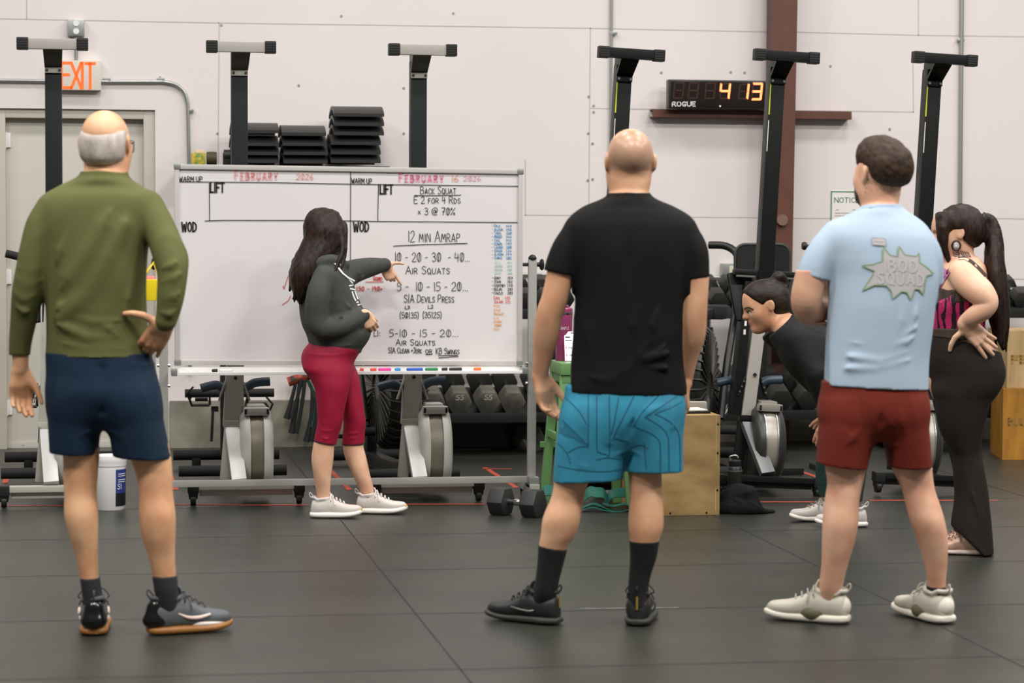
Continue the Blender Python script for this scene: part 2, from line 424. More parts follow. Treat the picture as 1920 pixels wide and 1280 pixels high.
# notice sign
p0 = wp(1558, 358, .004); p1 = wp(1617, 434, .004); c = (p0 + p1) / 2
ns = thing('notice_sign', 'white notice sheet with a green border on the wall', 'sign', (c.x, WY, c.z))
nw, nh = p1.x - p0.x, p0.z - p1.z
b = MB(); b.box((0, -.002, 0), (nw, .003, nh)); b.build('sheet', mat('notice_paper', (232, 226, 220), .6), ns, smooth=False)
b = MB(); t_ = .007
for (x, z, ww, hh) in ((0, nh / 2 - t_ / 2, nw, t_), (0, -nh / 2 + t_ / 2, nw, t_), (-nw / 2 + t_ / 2, 0, t_, nh), (nw / 2 - t_ / 2, 0, t_, nh)):
    b.box((x, -.0045, z), (ww, .002, hh))
b.build('border', mat('notice_green', (52, 132, 84), .6), ns, smooth=False)
b = MB()
for st in glyph_strokes('NOTICE', 1565, 379.5, 9, 46):
    b.ribbon([wp(x, y, .0042) - V((c.x, WY, c.z)) for x, y in st], .0055, (0, -1, 0))
b.build('heading', mat('notice_green_ink', (70, 120, 92), .6), ns, smooth=False)
b = MB()
for st in glyph_strokes('NO  DOGS', 1568, 394, 3, 36) + glyph_strokes('MEMBERS ONLY', 1566, 401, 3.4, 42) + glyph_strokes('PLEASE', 1567, 406, 3, 12):
    pass
for y in (393.5, 399.5, 404.5):
    for x0, x1 in (((1566, 1576), (1579, 1594), (1597, 1609)) if y != 393.5 else ((1568, 1572), (1599, 1604))):
        b.ribbon([wp(x0, y, .0042) - V((c.x, WY, c.z)), wp(x1, y, .0042) - V((c.x, WY, c.z))], .006, (0, -1, 0))
b.build('small_print', mat('notice_grey_ink', (168, 162, 158), .6), ns, smooth=False)

# digital clock on the beam
p0 = on_y(1254, 148.5, 14.80); p1 = on_y(1441, 206, 14.80); zb = gz + .027
cw, chh = p1.x - p0.x, p0.z - zb
clk = thing('wall_clock', 'black digital gym clock with lit red digits reading 4 13', 'clock', ((p0.x + p1.x) / 2, 14.88, zb))
O = V(clk.location)
b = MB(); b.box((0, -.04, chh / 2), (cw, .07, chh), .006); b.build('case', mat('clock_case', (30, 32, 28), .35), clk)
b = MB(); b.box((0, -.0765, chh / 2), (cw - .03, .004, chh - .022), .001); b.build('screen', mat('clock_screen', (34, 26, 22), .12), clk)
SEG = dict(a=((0, 1), (1, 1)), b=((1, 1), (1, .5)), c=((1, .5), (1, 0)), d=((0, 0), (1, 0)), e=((0, .5), (0, 0)), f=((0, 1), (0, .5)), g=((0, .5), (1, .5)))
def digit(mb, segs, px, pyt, pyb, wpx, wd):
    for s in segs:
        (x0, y0), (x1, y1) = SEG[s]
        sh = .0
        a = V((px + x0 * wpx + (y0 - .5) * 3, pyb + (pyt - pyb) * y0, 0)); e = V((px + x1 * wpx + (y1 - .5) * 3, pyb + (pyt - pyb) * y1, 0))
        k = (e - a) * .09; a += k; e -= k
        pa = on_y(a.x, a.y, 14.7995) - O; pe = on_y(e.x, e.y, 14.7995) - O
        mb.ribbon([pa, pe], wd, (0, -1, 0))
M_on, M_off = mat('led_on', (255, 120, 70), .4, emit=3.2), mat('led_off', (62, 38, 28), .3)
for px, pyt, pyb, on in ((1264, 155, 184, ''), (1291.5, 155.5, 184, ''), (1323, 156, 184.5, ''), (1351, 157, 184.5, 'fbgc'), (1386, 158, 185, 'bc'), (1411, 157, 186, 'abgcd')):
    b = MB(); b2 = MB()
    digit(b2, [s for s in 'abcdefg' if s not in on], px, pyt, pyb, 17 if pyt < 156.5 else 16.5, .009)
    b2.build('unlit_digit', M_off, clk, smooth=False)
    if on: digit(b, on, px, pyt, pyb, 16.5, .013); b.build('lit_digit', M_on, clk, smooth=False)
b = MB()
for st in glyph_strokes('ROGUE', 1260.5, 199, 8, 43):
    b.ribbon([on_y(x, y, 14.7995) - O for x, y in st], .0065, (0, -1, 0))
b.build('lettering', mat('clock_letters', (214, 212, 206), .5), clk, smooth=False)
b = MB(); q = on_y(1350, 199, 14.80) - O; b.cyl(q, q + V((0, -.004, 0)), .006, 12); b.build('sensor', M_white, clk)

# shelf behind the board with the back mats
shz = on_y(575, 311, 14.6).z
sx0, sx1 = on_y(345, 311, 14.6).x, on_y(728, 311, 14.6).x
shelf = thing('wall_shelf', 'dark wall shelf hidden behind the top of the whiteboard', 'shelf', ((sx0 + sx1) / 2, WY, shz))
b = MB(); b.box((0, -.23, -.015), (sx1 - sx0, .46, .03), .003); b.build('board', M_blackm, shelf)
for sx in (-.5, 0, .5):
    b = MB(); b.box((sx, -.2, -.045), (.03, .38, .03)); b.box((sx, -.015, -.16), (.03, .03, .26)); b.bar((sx, -.34, -.05), (sx, -.03, -.27), .02, .02); b.build('bracket', M_blackm, shelf)
M_mat = mat('back_mat_foam', (30, 31, 29), .42, bump=.15, bscale=200)
def back_mat(px0, px1, ypx, dx=0, label=''):
    a = on_y(px0, ypx, 14.55); e = on_y(px1, ypx, 14.55); wd = e.x - a.x
    top = []; bot = []; n = 14
    for i in range(n + 1):
        t = i / n; y = -.175 + .35 * t
        h = .062 * math.sin(math.pi * min(1, t * .93 + .04)) ** .75
        top.append((y, h + .012)); bot.append((y, h - .012 + .005))
    poly = top + bot[::-1]
    b = MB(); b.prism(poly, lambda u, v, d: (d, u, v), -wd / 2, wd / 2)
    o = b.build('back_mat', M_mat, None, angle=50)
    o.location = ((a.x + e.x) / 2, 14.725 + dx, a.z + .0)
    return tag(o, label, 'exercise mat', 'curved back mats stacked on the shelf')
random.seed(4)
for sname, px0, px1, ys in (('left', 436, 524, (251, 275, 292, 307)), ('middle', 530, 613, (256, 275, 292, 308)), ('right', 622, 716, (220, 237.5, 255, 273, 291, 307))):
    for i, y in enumerate(ys):
        j = random.uniform(-2, 2)
        if sname == 'right': j = 4 if i < 3 else -2
        which = ('topmost', 'second from top', 'third from top', 'fourth from top', 'fifth from top', 'bottom')[i] if i < len(ys) - 1 else 'lowest'
        back_mat(px0 + j, px1 + j, y, 0 if i > 1 else -.01, f'curved black foam back mat, {which} in the {sname} stack above the whiteboard')
p = on_y(373, 308, 14.62)
pk = thing('food_packet', 'yellow and green packet on the shelf above the whiteboard corner', 'packet', (p.x, 14.7, shz))
b = MB(); b.box((0, 0, .038), (.085, .09, .075), .012); b.build('body', mat('packet_yellow', (214, 176, 40), .4, var=.3, scale=40, rgb2=(96, 140, 70)), pk)
b = MB(); b.box((0.005, 0, .084), (.05, .05, .018), .004); b.build('flap', mat('packet_flap', (226, 196, 150), .5), pk)
b = MB(); b.lathe([(.015, -.03), (.04, -.03), (.042, 0), (.04, .03), (.015, .03)], (0, 0, .042), 'x', 24)
o = b.build('tape_roll', mat('olive_roll', (66, 58, 30), .6)); q = on_y(398, 305, 14.62); o.location = (q.x, 14.7, shz)
tag(o, 'dark olive roll beside the yellow packet on the shelf', 'roll')
b = MB(); b.lathe([(.02, -.02), (.036, -.02), (.036, .02), (.02, .02)], (0, 0, .06), 'x', 24); b.box((0, 0, .04), (.05, .06, .08), .01)
o = b.build('speaker_pod', M_black); q = on_y(427, 305, 14.62); o.location = (q.x, 14.7, shz); tag(o, 'small black pod beside the left mat stack', 'device')
# ================================================================ WHITEBOARD ON ITS STAND
BY = 11.92
M_alu = mat('brushed_aluminium', (196, 192, 187), 0.4, 0.1)
M_alud = mat('grey_stand_paint', (160, 159, 152), 0.45, 0.1)
M_board = mat('whiteboard_enamel', (226, 221, 219), 0.22)
M_inkk = mat('ink_black', (34, 34, 34), 0.6)
def bp(x, y, d=0.0): return on_y(x, y, BY - d)
bx0, bx1, bz0, bz1 = 0.322, 2.046, 0.695, 1.676
bxc = (bx0 + bx1) / 2
wb = thing('whiteboard', 'large rolling whiteboard covered in handwritten workout notes', 'whiteboard', (bxc, BY, 0))
O = V(wb.location)
hw = (bx1 - bx0) / 2
def slope(x): return -0.006 * (x / hw)           # the panel hangs a touch low on its right
b = MB(); b.box((0, .012, (bz0 + bz1) / 2), (2 * hw - .03, .018, bz1 - bz0 - .03), .002)
b.v = [(x, y, z + slope(x)) for x, y, z in b.v]; panel = b.build('panel', M_board, wb, smooth=False)
fr = .024
for nm, c, s in (('t', (0, .006, bz1 - fr / 2), (2 * hw, .034, fr)), ('b', (0, .006, bz0 + fr / 2), (2 * hw, .034, fr)), ('l', (-hw + fr / 2, .006, (bz0 + bz1) / 2), (fr, .034, bz1 - bz0 - 2 * fr)), ('r', (hw - fr / 2, .006, (bz0 + bz1) / 2), (fr, .034, bz1 - bz0 - 2 * fr))):
    b = MB(); b.box(c, s, .005); b.v = [(x, y, z + slope(x)) for x, y, z in b.v]
    f = b.build('frame_rail', M_alu, wb)
for sx in (-1, 1):
    for z in (bz0 + fr / 2, bz1 - fr / 2):
        b = MB(); b.box((sx * (hw - .014), .006, z + slope(sx * hw)), (.034, .04, .03), .008); b.build('corner_cap', M_galv, wb)
b = MB(); b.box((0, -.035, .662), (2 * hw + .02, .075, .008), .002); b.box((0, -.07, .662), (2 * hw + .02, .008, .016), .003); b.box((0, 0.0, .676), (2 * hw + .02, .006, .03), .002)
tray = b.build('pen_tray', mat('tray_alu', (234, 232, 228), .4), wb)
for sx in (-1, 1):
    b = MB(); b.box((sx * (hw + .004), -.035, .668), (.03, .08, .034), .006); b.build('tray_end_cap', M_galv, wb)
px_l, px_r = -hw - .054, hw + .052
for sx, px in ((-1, px_l), (1, px_r)):
    b = MB(); b.box((px, .01, .635), (.042, .03, 1.17), .004); post = b.build('post', M_alud, wb)
    b = MB(); b.lathe([(.02, 0), (.021, .012), (.012, .024), (.002, .027)], (px, .01, 1.218), 'z', 20); b.build('post_cap', M_black, wb)
    b = MB()
    b.cyl((px - sx * .02, .01, 1.195), (px - sx * .05, .01, 1.195), .009, 12)
    b.lathe([(.004, 0), (.024, .004), (.03, .012), (.024, .02), (.012, .024), (.01, .04)][::-1] if sx < 0 else [(.01, 0), (.012, .016), (.024, .02), (.03, .028), (.024, .036), (.004, .04)], (px + (sx * .02 if sx > 0 else -.06), .01, 1.195), 'x', 24)
    b.build('clamp_knob', M_black, wb)
    b = MB(); b.bar((px, -.1, .075), (px, .28, .075), .05, .05, .006); b.build('foot', M_alud, wb)
    b = MB(); b.box((px, -.03, .105), (.05, .1, .06), .006); b.build('foot_bracket', M_galv, wb)
    for y in (-.07, .24):
        b = MB(); b.lathe([(.008, -.012), (.026, -.012), (.028, 0), (.026, .012), (.008, .012)], (px, y, .028), 'x', 20); b.box((px, y, .046), (.032, .03, .03), .004); b.build('castor', M_black, wb)
    for z in (.7, .6):
        b = MB(); b.cyl((px - .032, .01, z), (px + .032, .01, z), .009, 8); b.build('bolt', M_steel, wb)
b = MB(); b.box((0, .01, .116), (px_r - px_l - .04, .03, .032), .004); b.build('lower_rail', M_alud, wb)

def ink(name, strokes, width, m, d=0.0012):
    b = MB()
    for st in strokes:
        b.ribbon([bp(x, y, d) - O for x, y in st], width, (0, -1, 0))
    return b.build(name, m, wb, smooth=False)
def hand(txt, x, y, h, w, seed=0, **k):
    rr = random.Random(seed + len(txt)); out = []
    for st in glyph_strokes(txt, x, y, h, w, **k):
        st = [(a + rr.uniform(-.35, .35), c + rr.uniform(-.35, .35)) for a, c in st]
        out.append(soften(st))
    return out
# ruled lines
ink('ruled_lines', [[(335, 340.5), (500, 342), (660, 345), (973, 349)], [(392.5, 343), (393, 413)], [(385, 414), (420, 412.8), (585, 413), (740, 415), (970, 417)],
                    [(657.5, 320), (657, 490)], [(656.5, 490), (655, 600)], [(709.5, 346), (708.5, 413)]], .0036, M_inkk)
ink('small_heading', hand('WARM UP', 336, 340, 9, 43), .0034, M_inkk)
ink('small_heading', hand('WARM UP', 659, 343, 9, 38, slope=.03), .0034, M_inkk)
for t, x, y, h, w in (('LIFT', 395, 360, 17, 25), ('LIFT', 713, 363, 16.5, 23), ('WOD', 341, 433.5, 16.5, 27), ('WOD', 663, 433.5, 17, 28)):
    ink('bold_heading', glyph_strokes(t, x, y, h, w, gap=.26), .0072, M_inkk)
def block(txt, x, y, h, w, slope=0):
    out = []
    for s in glyph_strokes(txt, x, y, h, w, slope=slope, small=.78, gap=.42):
        for (x0, y0), (x1, y1) in zip(s, s[1:]):
            L = math.hypot(x1 - x0, y1 - y0) + 1e-6; nx, ny = -(y1 - y0) / L * 1.25, (x1 - x0) / L * 1.25
            out.append([(x0 + nx, y0 + ny), (x1 + nx, y1 + ny), (x1 - nx, y1 - ny), (x0 - nx, y0 - ny), (x0 + nx, y0 + ny)])
    return out
ink('month_heading', block('February', 441, 337, 17, 79, .01), .0015, mat('ink_salmon', (226, 96, 92), .6))
ink('month_heading', block('February', 749, 341, 16, 82, .01), .0018, mat('ink_pink', (222, 82, 150), .6))
ink('year', hand('2026', 556, 336.5, 10.5, 31), .0024, mat('ink_light_red', (218, 128, 112), .6))
ink('year', hand('2026', 870, 339, 9, 31), .0024, mat('ink_light_pink', (216, 140, 178), .6))
ink('day_number', hand('16', 848, 340.5, 12, 11), .0026, mat('ink_orange', (228, 138, 96), .6))
for t, x, y, h, w in (('Back Squat', 788.5, 363.5, 14, 66), ('E 2 for 4 Rds', 777, 381, 13, 86), ('x 3 @ 70%', 784, 402.5, 13, 69), ('12 min Amrap', 766, 453, 20.5, 96),
                      ('10 - 20 - 30  - 40...', 741, 490, 16.5, 140), ('Air Squats', 761, 513, 14, 82), ('5 -  10 - 15 - 20...', 745, 545, 16, 132), ("S/A Devils Press", 758, 566.5, 14, 93),
                      ('L3', 760, 579, 6, 8), ('L2', 803, 577.5, 6, 9), ('(50/35)', 750, 596, 10.5, 35), ('(35/25)', 793, 595.5, 10.5, 35),
                      ('L1:', 701.5, 630, 10.5, 11), ('5-10 - 15 - 20...', 730, 631, 13, 129), ('Air Squats', 742.5, 647, 11, 73), ('S/A Clean +Jerk', 728, 661.5, 10, 63), ('or', 798, 662.5, 10, 12), ('KB Swings', 818, 663.5, 11, 43)):
    ink('note_line', hand(t, x, y, h, w), .003, M_inkk)
for l_ in [[(777, 366), (800, 366.8), (864, 365.3)], [(738, 461), (800, 458), (876, 456.2)], [(799, 664.5), (810, 664)], [(822, 666.5), (858, 665.8)], [(823, 670.5), (859, 668)]]:
    ink('underline', [l_], .0036, M_inkk)
M_red = mat('ink_red', (200, 48, 44), .6)
ink('red_note', hand('Score:', 700, 525, 7, 17) + [[(686, 528.5), (719, 528)]], .003, M_red)
ink('red_note', hand('130 - 190+', 669, 545, 8, 48), .003, M_red)
ink('red_tick', [[(541, 516), (532.5, 541), (530.5, 536)]], .003, M_red)
ink('red_tick', [[(545, 554), (541, 563), (529.5, 571)]], .003, M_red)
ROWS = [('Paul', 149), ('Alisha', 150), ('Tara', 220), ('Mario', 146), ('Yao', 142), ('Edwin', 195), ('Laurie', 200), ('Gavin', 126), ('Alison', 199), ('Chris', 202)]
st = []
for i, (n, v) in enumerate(ROWS):
    y = 425.5 + i * 6.65; st += hand(n, 927, y, 5, 4 + 2 * len(n), small=.85) + hand(str(v), 949.5, y, 4.2, 9.5) + [[(922.5, y - 2.5), (924, y - 2.5)]]
ink('score_names', st, .0018, mat('ink_blue', (26, 138, 192), .6))
st = []
for i, (n, v) in enumerate([('Jill', 141), ('Jason', 184), ('Devin', 200), ('Jeff', 188)]):
    y = 493.5 + i * 6.9; st += hand(n, 927.5, y, 4.6, 4 + 2 * len(n), small=.85) + hand(str(v), 951.5, y, 4.2, 8.5)
ink('score_names', st, .0015, mat('ink_mint', (146, 200, 184), .6))
st = []
for i, (n, v) in enumerate([('Abby', 183), ('John', 182), ('Courtney', 178), ('Nolan', 203), ('Oaklis', 203)]):
    y = 523 + i * 7.1; st += hand(n, 926.5, y, 5, 4 + 2.1 * len(n), small=.85) + hand(str(v), 952, y, 4.6, 9) + [[(922.5, y - 3), (924.5, y - 3)]]
ink('score_names', st, .0018, M_inkk)
st = []
for i, (n, v) in enumerate([('Dan', 135), ('Julian', 215)]):
    y = 560.5 + i * 7.2; st += hand(n, 926.5, y, 5.4, 4 + 2 * len(n), small=.85) + hand(str(v), 947.5, y, 4.6, 9)
ink('score_names', st, .0018, mat('ink_vermilion', (216, 66, 46), .6))
st = []
for i, n in enumerate(('Pcs', 'Kyle', 'Madilee', 'Lil', 'Robin', 'Tommy', 'Roy')):
    y = 575.5 + i * 7.2; st += hand(n, 926.5, y, 4.6, 4 + 2 * len(n), small=.85)
ink('score_names', st, .0016, mat('ink_amber', (232, 158, 62), .6))

# markers lying in the tray
def marker(px0, px1, label, body, capc, kind='marker'):
    p = on_y(px0, 692, BY - .04); q = on_y(px1, 692, BY - .04); L = q.x - p.x
    t = thing(kind, label, 'marker pen', (p.x, BY - .04, .675), group='markers in the whiteboard tray')
    b = MB(); b.lathe([(.004, 0), (.008, .004), (.0085, L * .68)], (0, 0, 0), 'x', 14); b.build('barrel', body, t)
    b = MB(); b.lathe([(.009, L * .66), (.009, L * .95), (.006, L)], (0, 0, 0), 'x', 14); b.build('cap', capc, t)
    return t
M_r, M_p, M_bl, M_g, M_o, M_w = [mat('marker_' + n, c, .4) for n, c in (('red', (214, 70, 58)), ('pink', (222, 60, 150)), ('blue', (36, 86, 178)), ('green', (30, 120, 70)), ('orange', (232, 110, 40)), ('white', (222, 220, 216)))]
M_lb = mat('marker_sky', (34, 140, 206), .4)
for a in ((660, 682, 'white marker with a red tip in the tray behind the coach', M_w, M_r), (694, 706, 'short coral marker in the tray, right of the coach', M_r, M_r), (709, 733, 'magenta pink marker in the whiteboard tray', M_p, M_p),
          (740, 751, 'short sky blue marker in the whiteboard tray', M_lb, M_lb), (762, 793, 'slanted dark blue marker in the middle of the tray', M_bl, M_bl), (797, 821, 'green marker with a white label in the tray', M_g, M_g),
          (828, 839, 'short black marker right of the green one', M_inkk, M_inkk), (842, 866, 'long black marker right of the short black one', M_inkk, M_inkk), (888, 902, 'orange marker alone near the right end of the tray', M_o, M_o),
          (397, 408, 'small black marker cap end lying alone at the left of the tray', M_inkk, M_inkk), (411, 437, 'white marker lying at the left of the tray', M_w, M_w)):
    marker(*a)

# yellow basket on the left knob
q = on_y(292, 492, BY - .05)
bk = thing('basket', 'small yellow basket hanging from the left whiteboard knob', 'basket', (q.x - .03, BY - .06, q.z))
b = MB(); bb = on_y(290, 563, BY - .05); tp = on_y(290, 523, BY - .05)
z0, z1 = bb.z - q.z, tp.z - q.z
b.box((.0, 0, (z0 + z1) / 2), (.1, .09, z1 - z0), .01, taper=(1.08, 1.08)); M_y = mat('basket_yellow', (232, 206, 26), .4)
b.build('tub', M_y, bk)
b = MB()
b.ribbon([V((-.045, -.04, z1)), V((.02, -.02, .0)), V((.05, -.04, z1))], .01, (0, -1, 0)); b.tube([V((-.045, -.045, z1 - .01)), V((.025, -.02, .005)), V((.05, -.045, z1 - .01))], .005, 8)
b.build('handle', M_y, bk)
b = MB(); b.box((-.012, 0, z1 + .006), (.075, .07, .018), .006); b.box((-.03, .01, z1 + .02), (.03, .03, .02), .004); b.build('pink_sponge', mat('pink_sponge', (240, 140, 140), .7), bk)
b = MB(); b.box((-.05, -.047, (z0 + z1) / 2 - .005), (.02, .004, (z1 - z0) * .7)); b.build('red_label', mat('label_red', (190, 40, 36), .5), bk)
# ================================================================ ROWING MACHINES STORED ON END
M_rail = mat('rail_slate', (25, 31, 29), 0.5, spec=.3)
M_chan = mat('channel_grey', (178, 176, 163), 0.45, 0.1)
M_leg = mat('leg_silver', (186, 185, 180), 0.35, 0.1, var=.12, scale=6)
M_barg = mat('crossbar_silver', (172, 167, 158), 0.45, 0.1)
M_housing = mat('housing_grey', (178, 176, 167), 0.4)
M_grille = mat('grille_grey', (112, 106, 92), 0.45, 0.3)
M_grillel = mat('grille_silver', (150, 145, 135), 0.35, 0.3)
M_blackp = mat('rower_black', (15, 17, 14), 0.45, spec=.3)
M_ends = mat('end_cap', (22, 24, 19), 0.6)
M_grip = mat('handle_blue_black', (44, 62, 78), 0.4)
M_rimbk = mat('housing_black', (44, 45, 42), 0.35)
M_legbk = mat('leg_charcoal', (98, 99, 98), 0.35, 0.3)
M_yel = mat('decal_yellow', (206, 214, 40), 0.5)
def rower(x, y, label, black=False, lean=0.0, group=None):
    t = thing('rowing_machine', label, 'rowing machine', (x, y, 0), 0, group)
    t.rotation_euler = (0, lean, 0)
    rail_m, bar_m, leg_m, ch_m = (M_blackp, M_blackp, M_legbk, M_barg) if black else (M_rail, M_barg, M_leg, M_chan)
    hs, gr = (M_rimbk, M_grillel) if black else (M_housing, M_grille)
    sl = -0.055 if black else -0.04                     # lower frame leans to the left a little
    zj = 1.0
    b = MB(); b.box((.0, 0, (2.22 + zj) / 2), (.082, .085, 2.22 - zj), .006); rail = b.build('monorail', rail_m, t)
    if black:
        b = MB(); b.box((-.036, -.0435, 2.07), (.006, .002, .2)); b.build('decal_stripe', M_yel, rail, smooth=False)
        b = MB(); b.box((-.036, -.0435, 1.86), (.004, .002, .16)); b.build('brand_mark', M_white, rail, smooth=False)
    # lower frame channel
    b = MB()
    b.bar((0.0 + sl * .1, 0, zj + .02), (sl, -.01, .37), .088 if not black else .068, .07, .004, side=(1, 0, 0)); low = b.build('frame_channel', ch_m, t)
    if black:
        b = MB(); b.bar((-.075 + sl * .1, .01, zj + .1), (sl - .065, 0, .4), .05, .08, .004, side=(1, 0, 0)); side = b.build('chain_housing', M_blackp, t)
        b = MB()
        for k in range(9):
            zz = .52 + k * .045; xx = sl * .1 - .075 + (sl - .065 - sl * .1 + .075) * (zj + .1 - zz) / (zj - .3); b.box((xx, -.033, zz), (.012, .002, .026 if k > 2 else .03))
        b.build('decal', [M_white if True else M_yel], side, smooth=False)
        b = MB(); b.box((sl * .8 - .065, -.034, .5), (.03, .002, .05)); b.build('decal', M_yel, side, smooth=False)
    else:
        for sx in (-1, 1):
            b = MB(); b.box((sl * .6 + sx * .04, -.037, .7), (.008, .012, .62), .003); b.build('channel_edge', M_housing, low)
    b = MB(); b.cyl((sl * .55, -.034, .615), (sl * .55, -.052, .615), .009, 12); b.build('peg', M_black, low)
    for sx in (-1, 1):
        b = MB(); b.bar((sl * .7 + sx * .043, -.02, .6), (sl * .7 + sx * .078, -.03, .5), .008, .05, .002, side=(1, 0, 0)); b.build('brace_plate', M_barg if not black else M_blackp, t)
        b = MB()
        for k in range(3): b.cyl((sl * .7 + sx * (.05 + k * .01), -.045, .58 - k * .028), (sl * .7 + sx * (.05 + k * .01), -.058, .58 - k * .028), .005, 8)
        b.build('rivet', M_steel, t)
    # front leg reaching towards the viewer
    L0, L1 = V((sl, -.03, .375)), V((sl + .025 if not black else sl + .07, -.24, .115))
    b = MB(); b.bar(L0, L1, .074, .04, .004, side=(1, 0, 0)); leg = b.build('front_leg', leg_m, t)
    b = MB(); b.box((sl, -.055, .385), (.09, .012, .035), .003)
    for sx in (-1, 1): b.cyl((sl + sx * .035, -.06, .382), (sl + sx * .035, -.068, .382), .006, 8)
    b.build('hinge_plate', M_blackp if black else M_chan, t)
    b = MB(); b.bar((sl - .01, .0, .37), (sl - .035, -.02, .1), .05, .06, .004, side=(1, 0, 0)); b.build('rear_strut', M_blackp if black else M_chan, t)
    # front foot
    b = MB(); b.box((0.02, -.25, .092), (.56, .06, .03), .004); b.box((.02, -.24, .06), (.46, .03, .03), .003); foot = b.build('front_foot', M_blackp if black else M_chan, t)
    for sx in (-1, 1):
        b = MB(); b.box((.02 + sx * .262, -.25, .085), (.055, .07, .05), .006); b.box((.02 + sx * .262, -.25, .05), (.042, .05, .04), .008, taper=(1.2, 1.2))
        b.lathe([(.01, -.013), (.03, -.013), (.032, 0), (.03, .013), (.01, .013)], (.02 + sx * .262, -.25, .032), 'x', 20)
        b.build('castor', M_black, t)
    # flywheel housing
    fx, fz, fy = sl + (.1 if black else .12), .245, .02
    b = MB(); b.lathe([(.06, -.085), (.19, -.082), (.218, -.06), (.224, -.034), (.2, -.03)], (fx, fy, fz), 'x', 48)
    b.lathe([(.2, .03), (.224, .034), (.218, .06), (.19, .082), (.06, .085)], (fx, fy, fz), 'x', 48)
    fw = b.build('flywheel_housing', hs, t)
    b = MB(); b.lathe([(.1, -.034), (.214, -.034), (.218, 0), (.214, .034), (.1, .034)], (fx, fy, fz), 'x', 48); b.build('grille_band', gr, fw)
    if black:
        b = MB()
        for sx in (-.033, .033): b.lathe([(.2, sx - .003), (.223, sx - .003), (.223, sx + .003), (.2, sx + .003)], (fx, fy, fz), 'x', 48)
        b.build('bright_ring', M_steel, fw)
    b = MB(); b.box((fx, -.1, fz + .205), (.13, .05, .04), .012); b.box((fx, -.03, fz + .222), (.09, .12, .03), .01)
    b.build('carry_bracket', mat('bracket_light', (204, 201, 194), .4) if not black else M_grillel, fw)
    for sx in (-1, 1):
        b = MB(); b.box((fx + sx * .055, -.123, fz + .205), (.012, .008, .026), .003); b.build('clip', M_black, fw)
    # handle, footboards, back foot with its bar
    hp = [(-.175, 0, .555), (-.1, .0, .572), (-.05, 0, .555), (.05, 0, .56), (.1, 0, .582), (.175, 0, .588)]
    b = MB(); b.tube(smooth_path([(a + sl * .4, .085 + c, z) for a, c, z in hp], 5), .023, 14); b.build('pull_handle', M_grip, t)
    for sx in (-1, 1):
        b = MB(); b.box((sx * .105, .015, 1.02), (.115, .03, .26), .02, Matrix.Rotation(math.radians(-14), 3, 'X') @ Matrix.Rotation(math.radians(sx * 9), 3, 'Y'), taper=(1.15, 1.0))
        b.box((sx * .11, -.012, 1.145), (.12, .06, .03), .012)
        fb = b.build('footboard', M_blackp, t)
        b = MB(); b.box((sx * .11, -.04, 1.125), (.1, .008, .01), .002); b.build('strap_bar', M_steel, fb)
    b = MB()
    tw = .042
    b.prism([(-tw, 2.16), (tw, 2.16), (tw + .006, 2.255), (-tw - .006, 2.255)], lambda u, v, d: (u, d - (v - 2.16) * 1.5, v), -.05, -.02)
    b.box((0, -.06, 2.24), (.085, .16, .05), .004)
    bk_ = b.build('back_leg', M_blackp if black else mat('gusset_grey', (86, 86, 74), .45), t)
    b = MB(); b.box((0, -.05, 2.145), (.082, .012, .028), .002)
    b.build('gusset_plate', M_blackp if black else M_chan, t)
    for sx in (-1, 1):
        b = MB(); b.cyl((sx * .031, -.056, 2.145), (sx * .031, -.062, 2.145), .007, 10); b.build('bolt', M_steel if black else mat('bolt_dark', (70, 70, 64), .4, .6), t)
    b = MB(); b.box((0, -.18, 2.265), (.25, .05, .052), .005); b.build('crossbar', bar_m, t)
    for sx in (-1, 1):
        b = MB(); b.box((sx * .144, -.18, 2.265), (.056, .062, .06), .006)
        for k in range(4): b.box((sx * .144, -.212, 2.247 + k * .012), (.05, .003, .005))
        b.build('end_cap', M_ends, t)
    return t
GR = 'rowing machines stored on end in a row'
for x, lb in ((-.262, 'silver and slate rowing machine on end beside the door, behind the man in olive'), (.655, 'silver and slate rowing machine on end behind the left half of the whiteboard'), (1.56, 'silver and slate rowing machine on end behind the right half of the whiteboard')):
    rower(x, 12.26, lb, False, 0.0, GR)
for x, lb in ((2.515, 'black rowing machine on end behind the bald man in the black shirt'), (3.33, 'black rowing machine on end in front of the brown column and clock'), (4.18, 'black rowing machine on end behind the ponytail woman, far right of the row')):
    rower(x, 12.26, lb, True, 0.050, GR)

# floor tape marking the bays
M_tape = mat('orange_tape', (206, 78, 52), 0.6, var=.3, scale=25, rgb2=(160, 70, 50))
def tape(label, p, q, w=.03):
    a, c = on_floor(*p), on_floor(*q); a.z = c.z = .0015
    b = MB(); m_ = (a + c) / 2
    b.ribbon([a - m_, c - m_], w, (0, 0, 1)); o = b.build('floor_tape', M_tape, None, smooth=False); o.location = m_
    tag(o, label, 'floor tape', 'orange bay markings on the floor')
tape('orange floor tape at the front edge of the bay left of the white bucket', (-20, 948), (122, 948))
tape('orange floor tape running back beside the bay of the leftmost rowing machine', (9, 906), (20, 881))
tape('orange floor tape along the front of the second rowing machine', (326, 946), (572, 947))
tape('orange floor tape running back under the gap between olive man and second machine', (330, 918), (314, 880))
tape('orange floor tape running back behind the legs of the coach', (655, 918), (620, 882))
tape('orange floor tape along the front of the third machine, right of the coach', (655, 946), (902, 945))
tape('orange floor tape slanting back left of the black dumbbell', (968, 914), (910, 877))
tape('short orange floor tape behind the whiteboard near the rack', (910, 879), (955, 879))
tape('orange floor tape along the front of the machine by the black bottle', (1420, 941), (1520, 941))
tape('orange floor tape slanting back between the two right flywheels', (1540, 897), (1482, 877))
tape('orange floor tape along the front of the rightmost black machine', (1636, 938), (1866, 938))
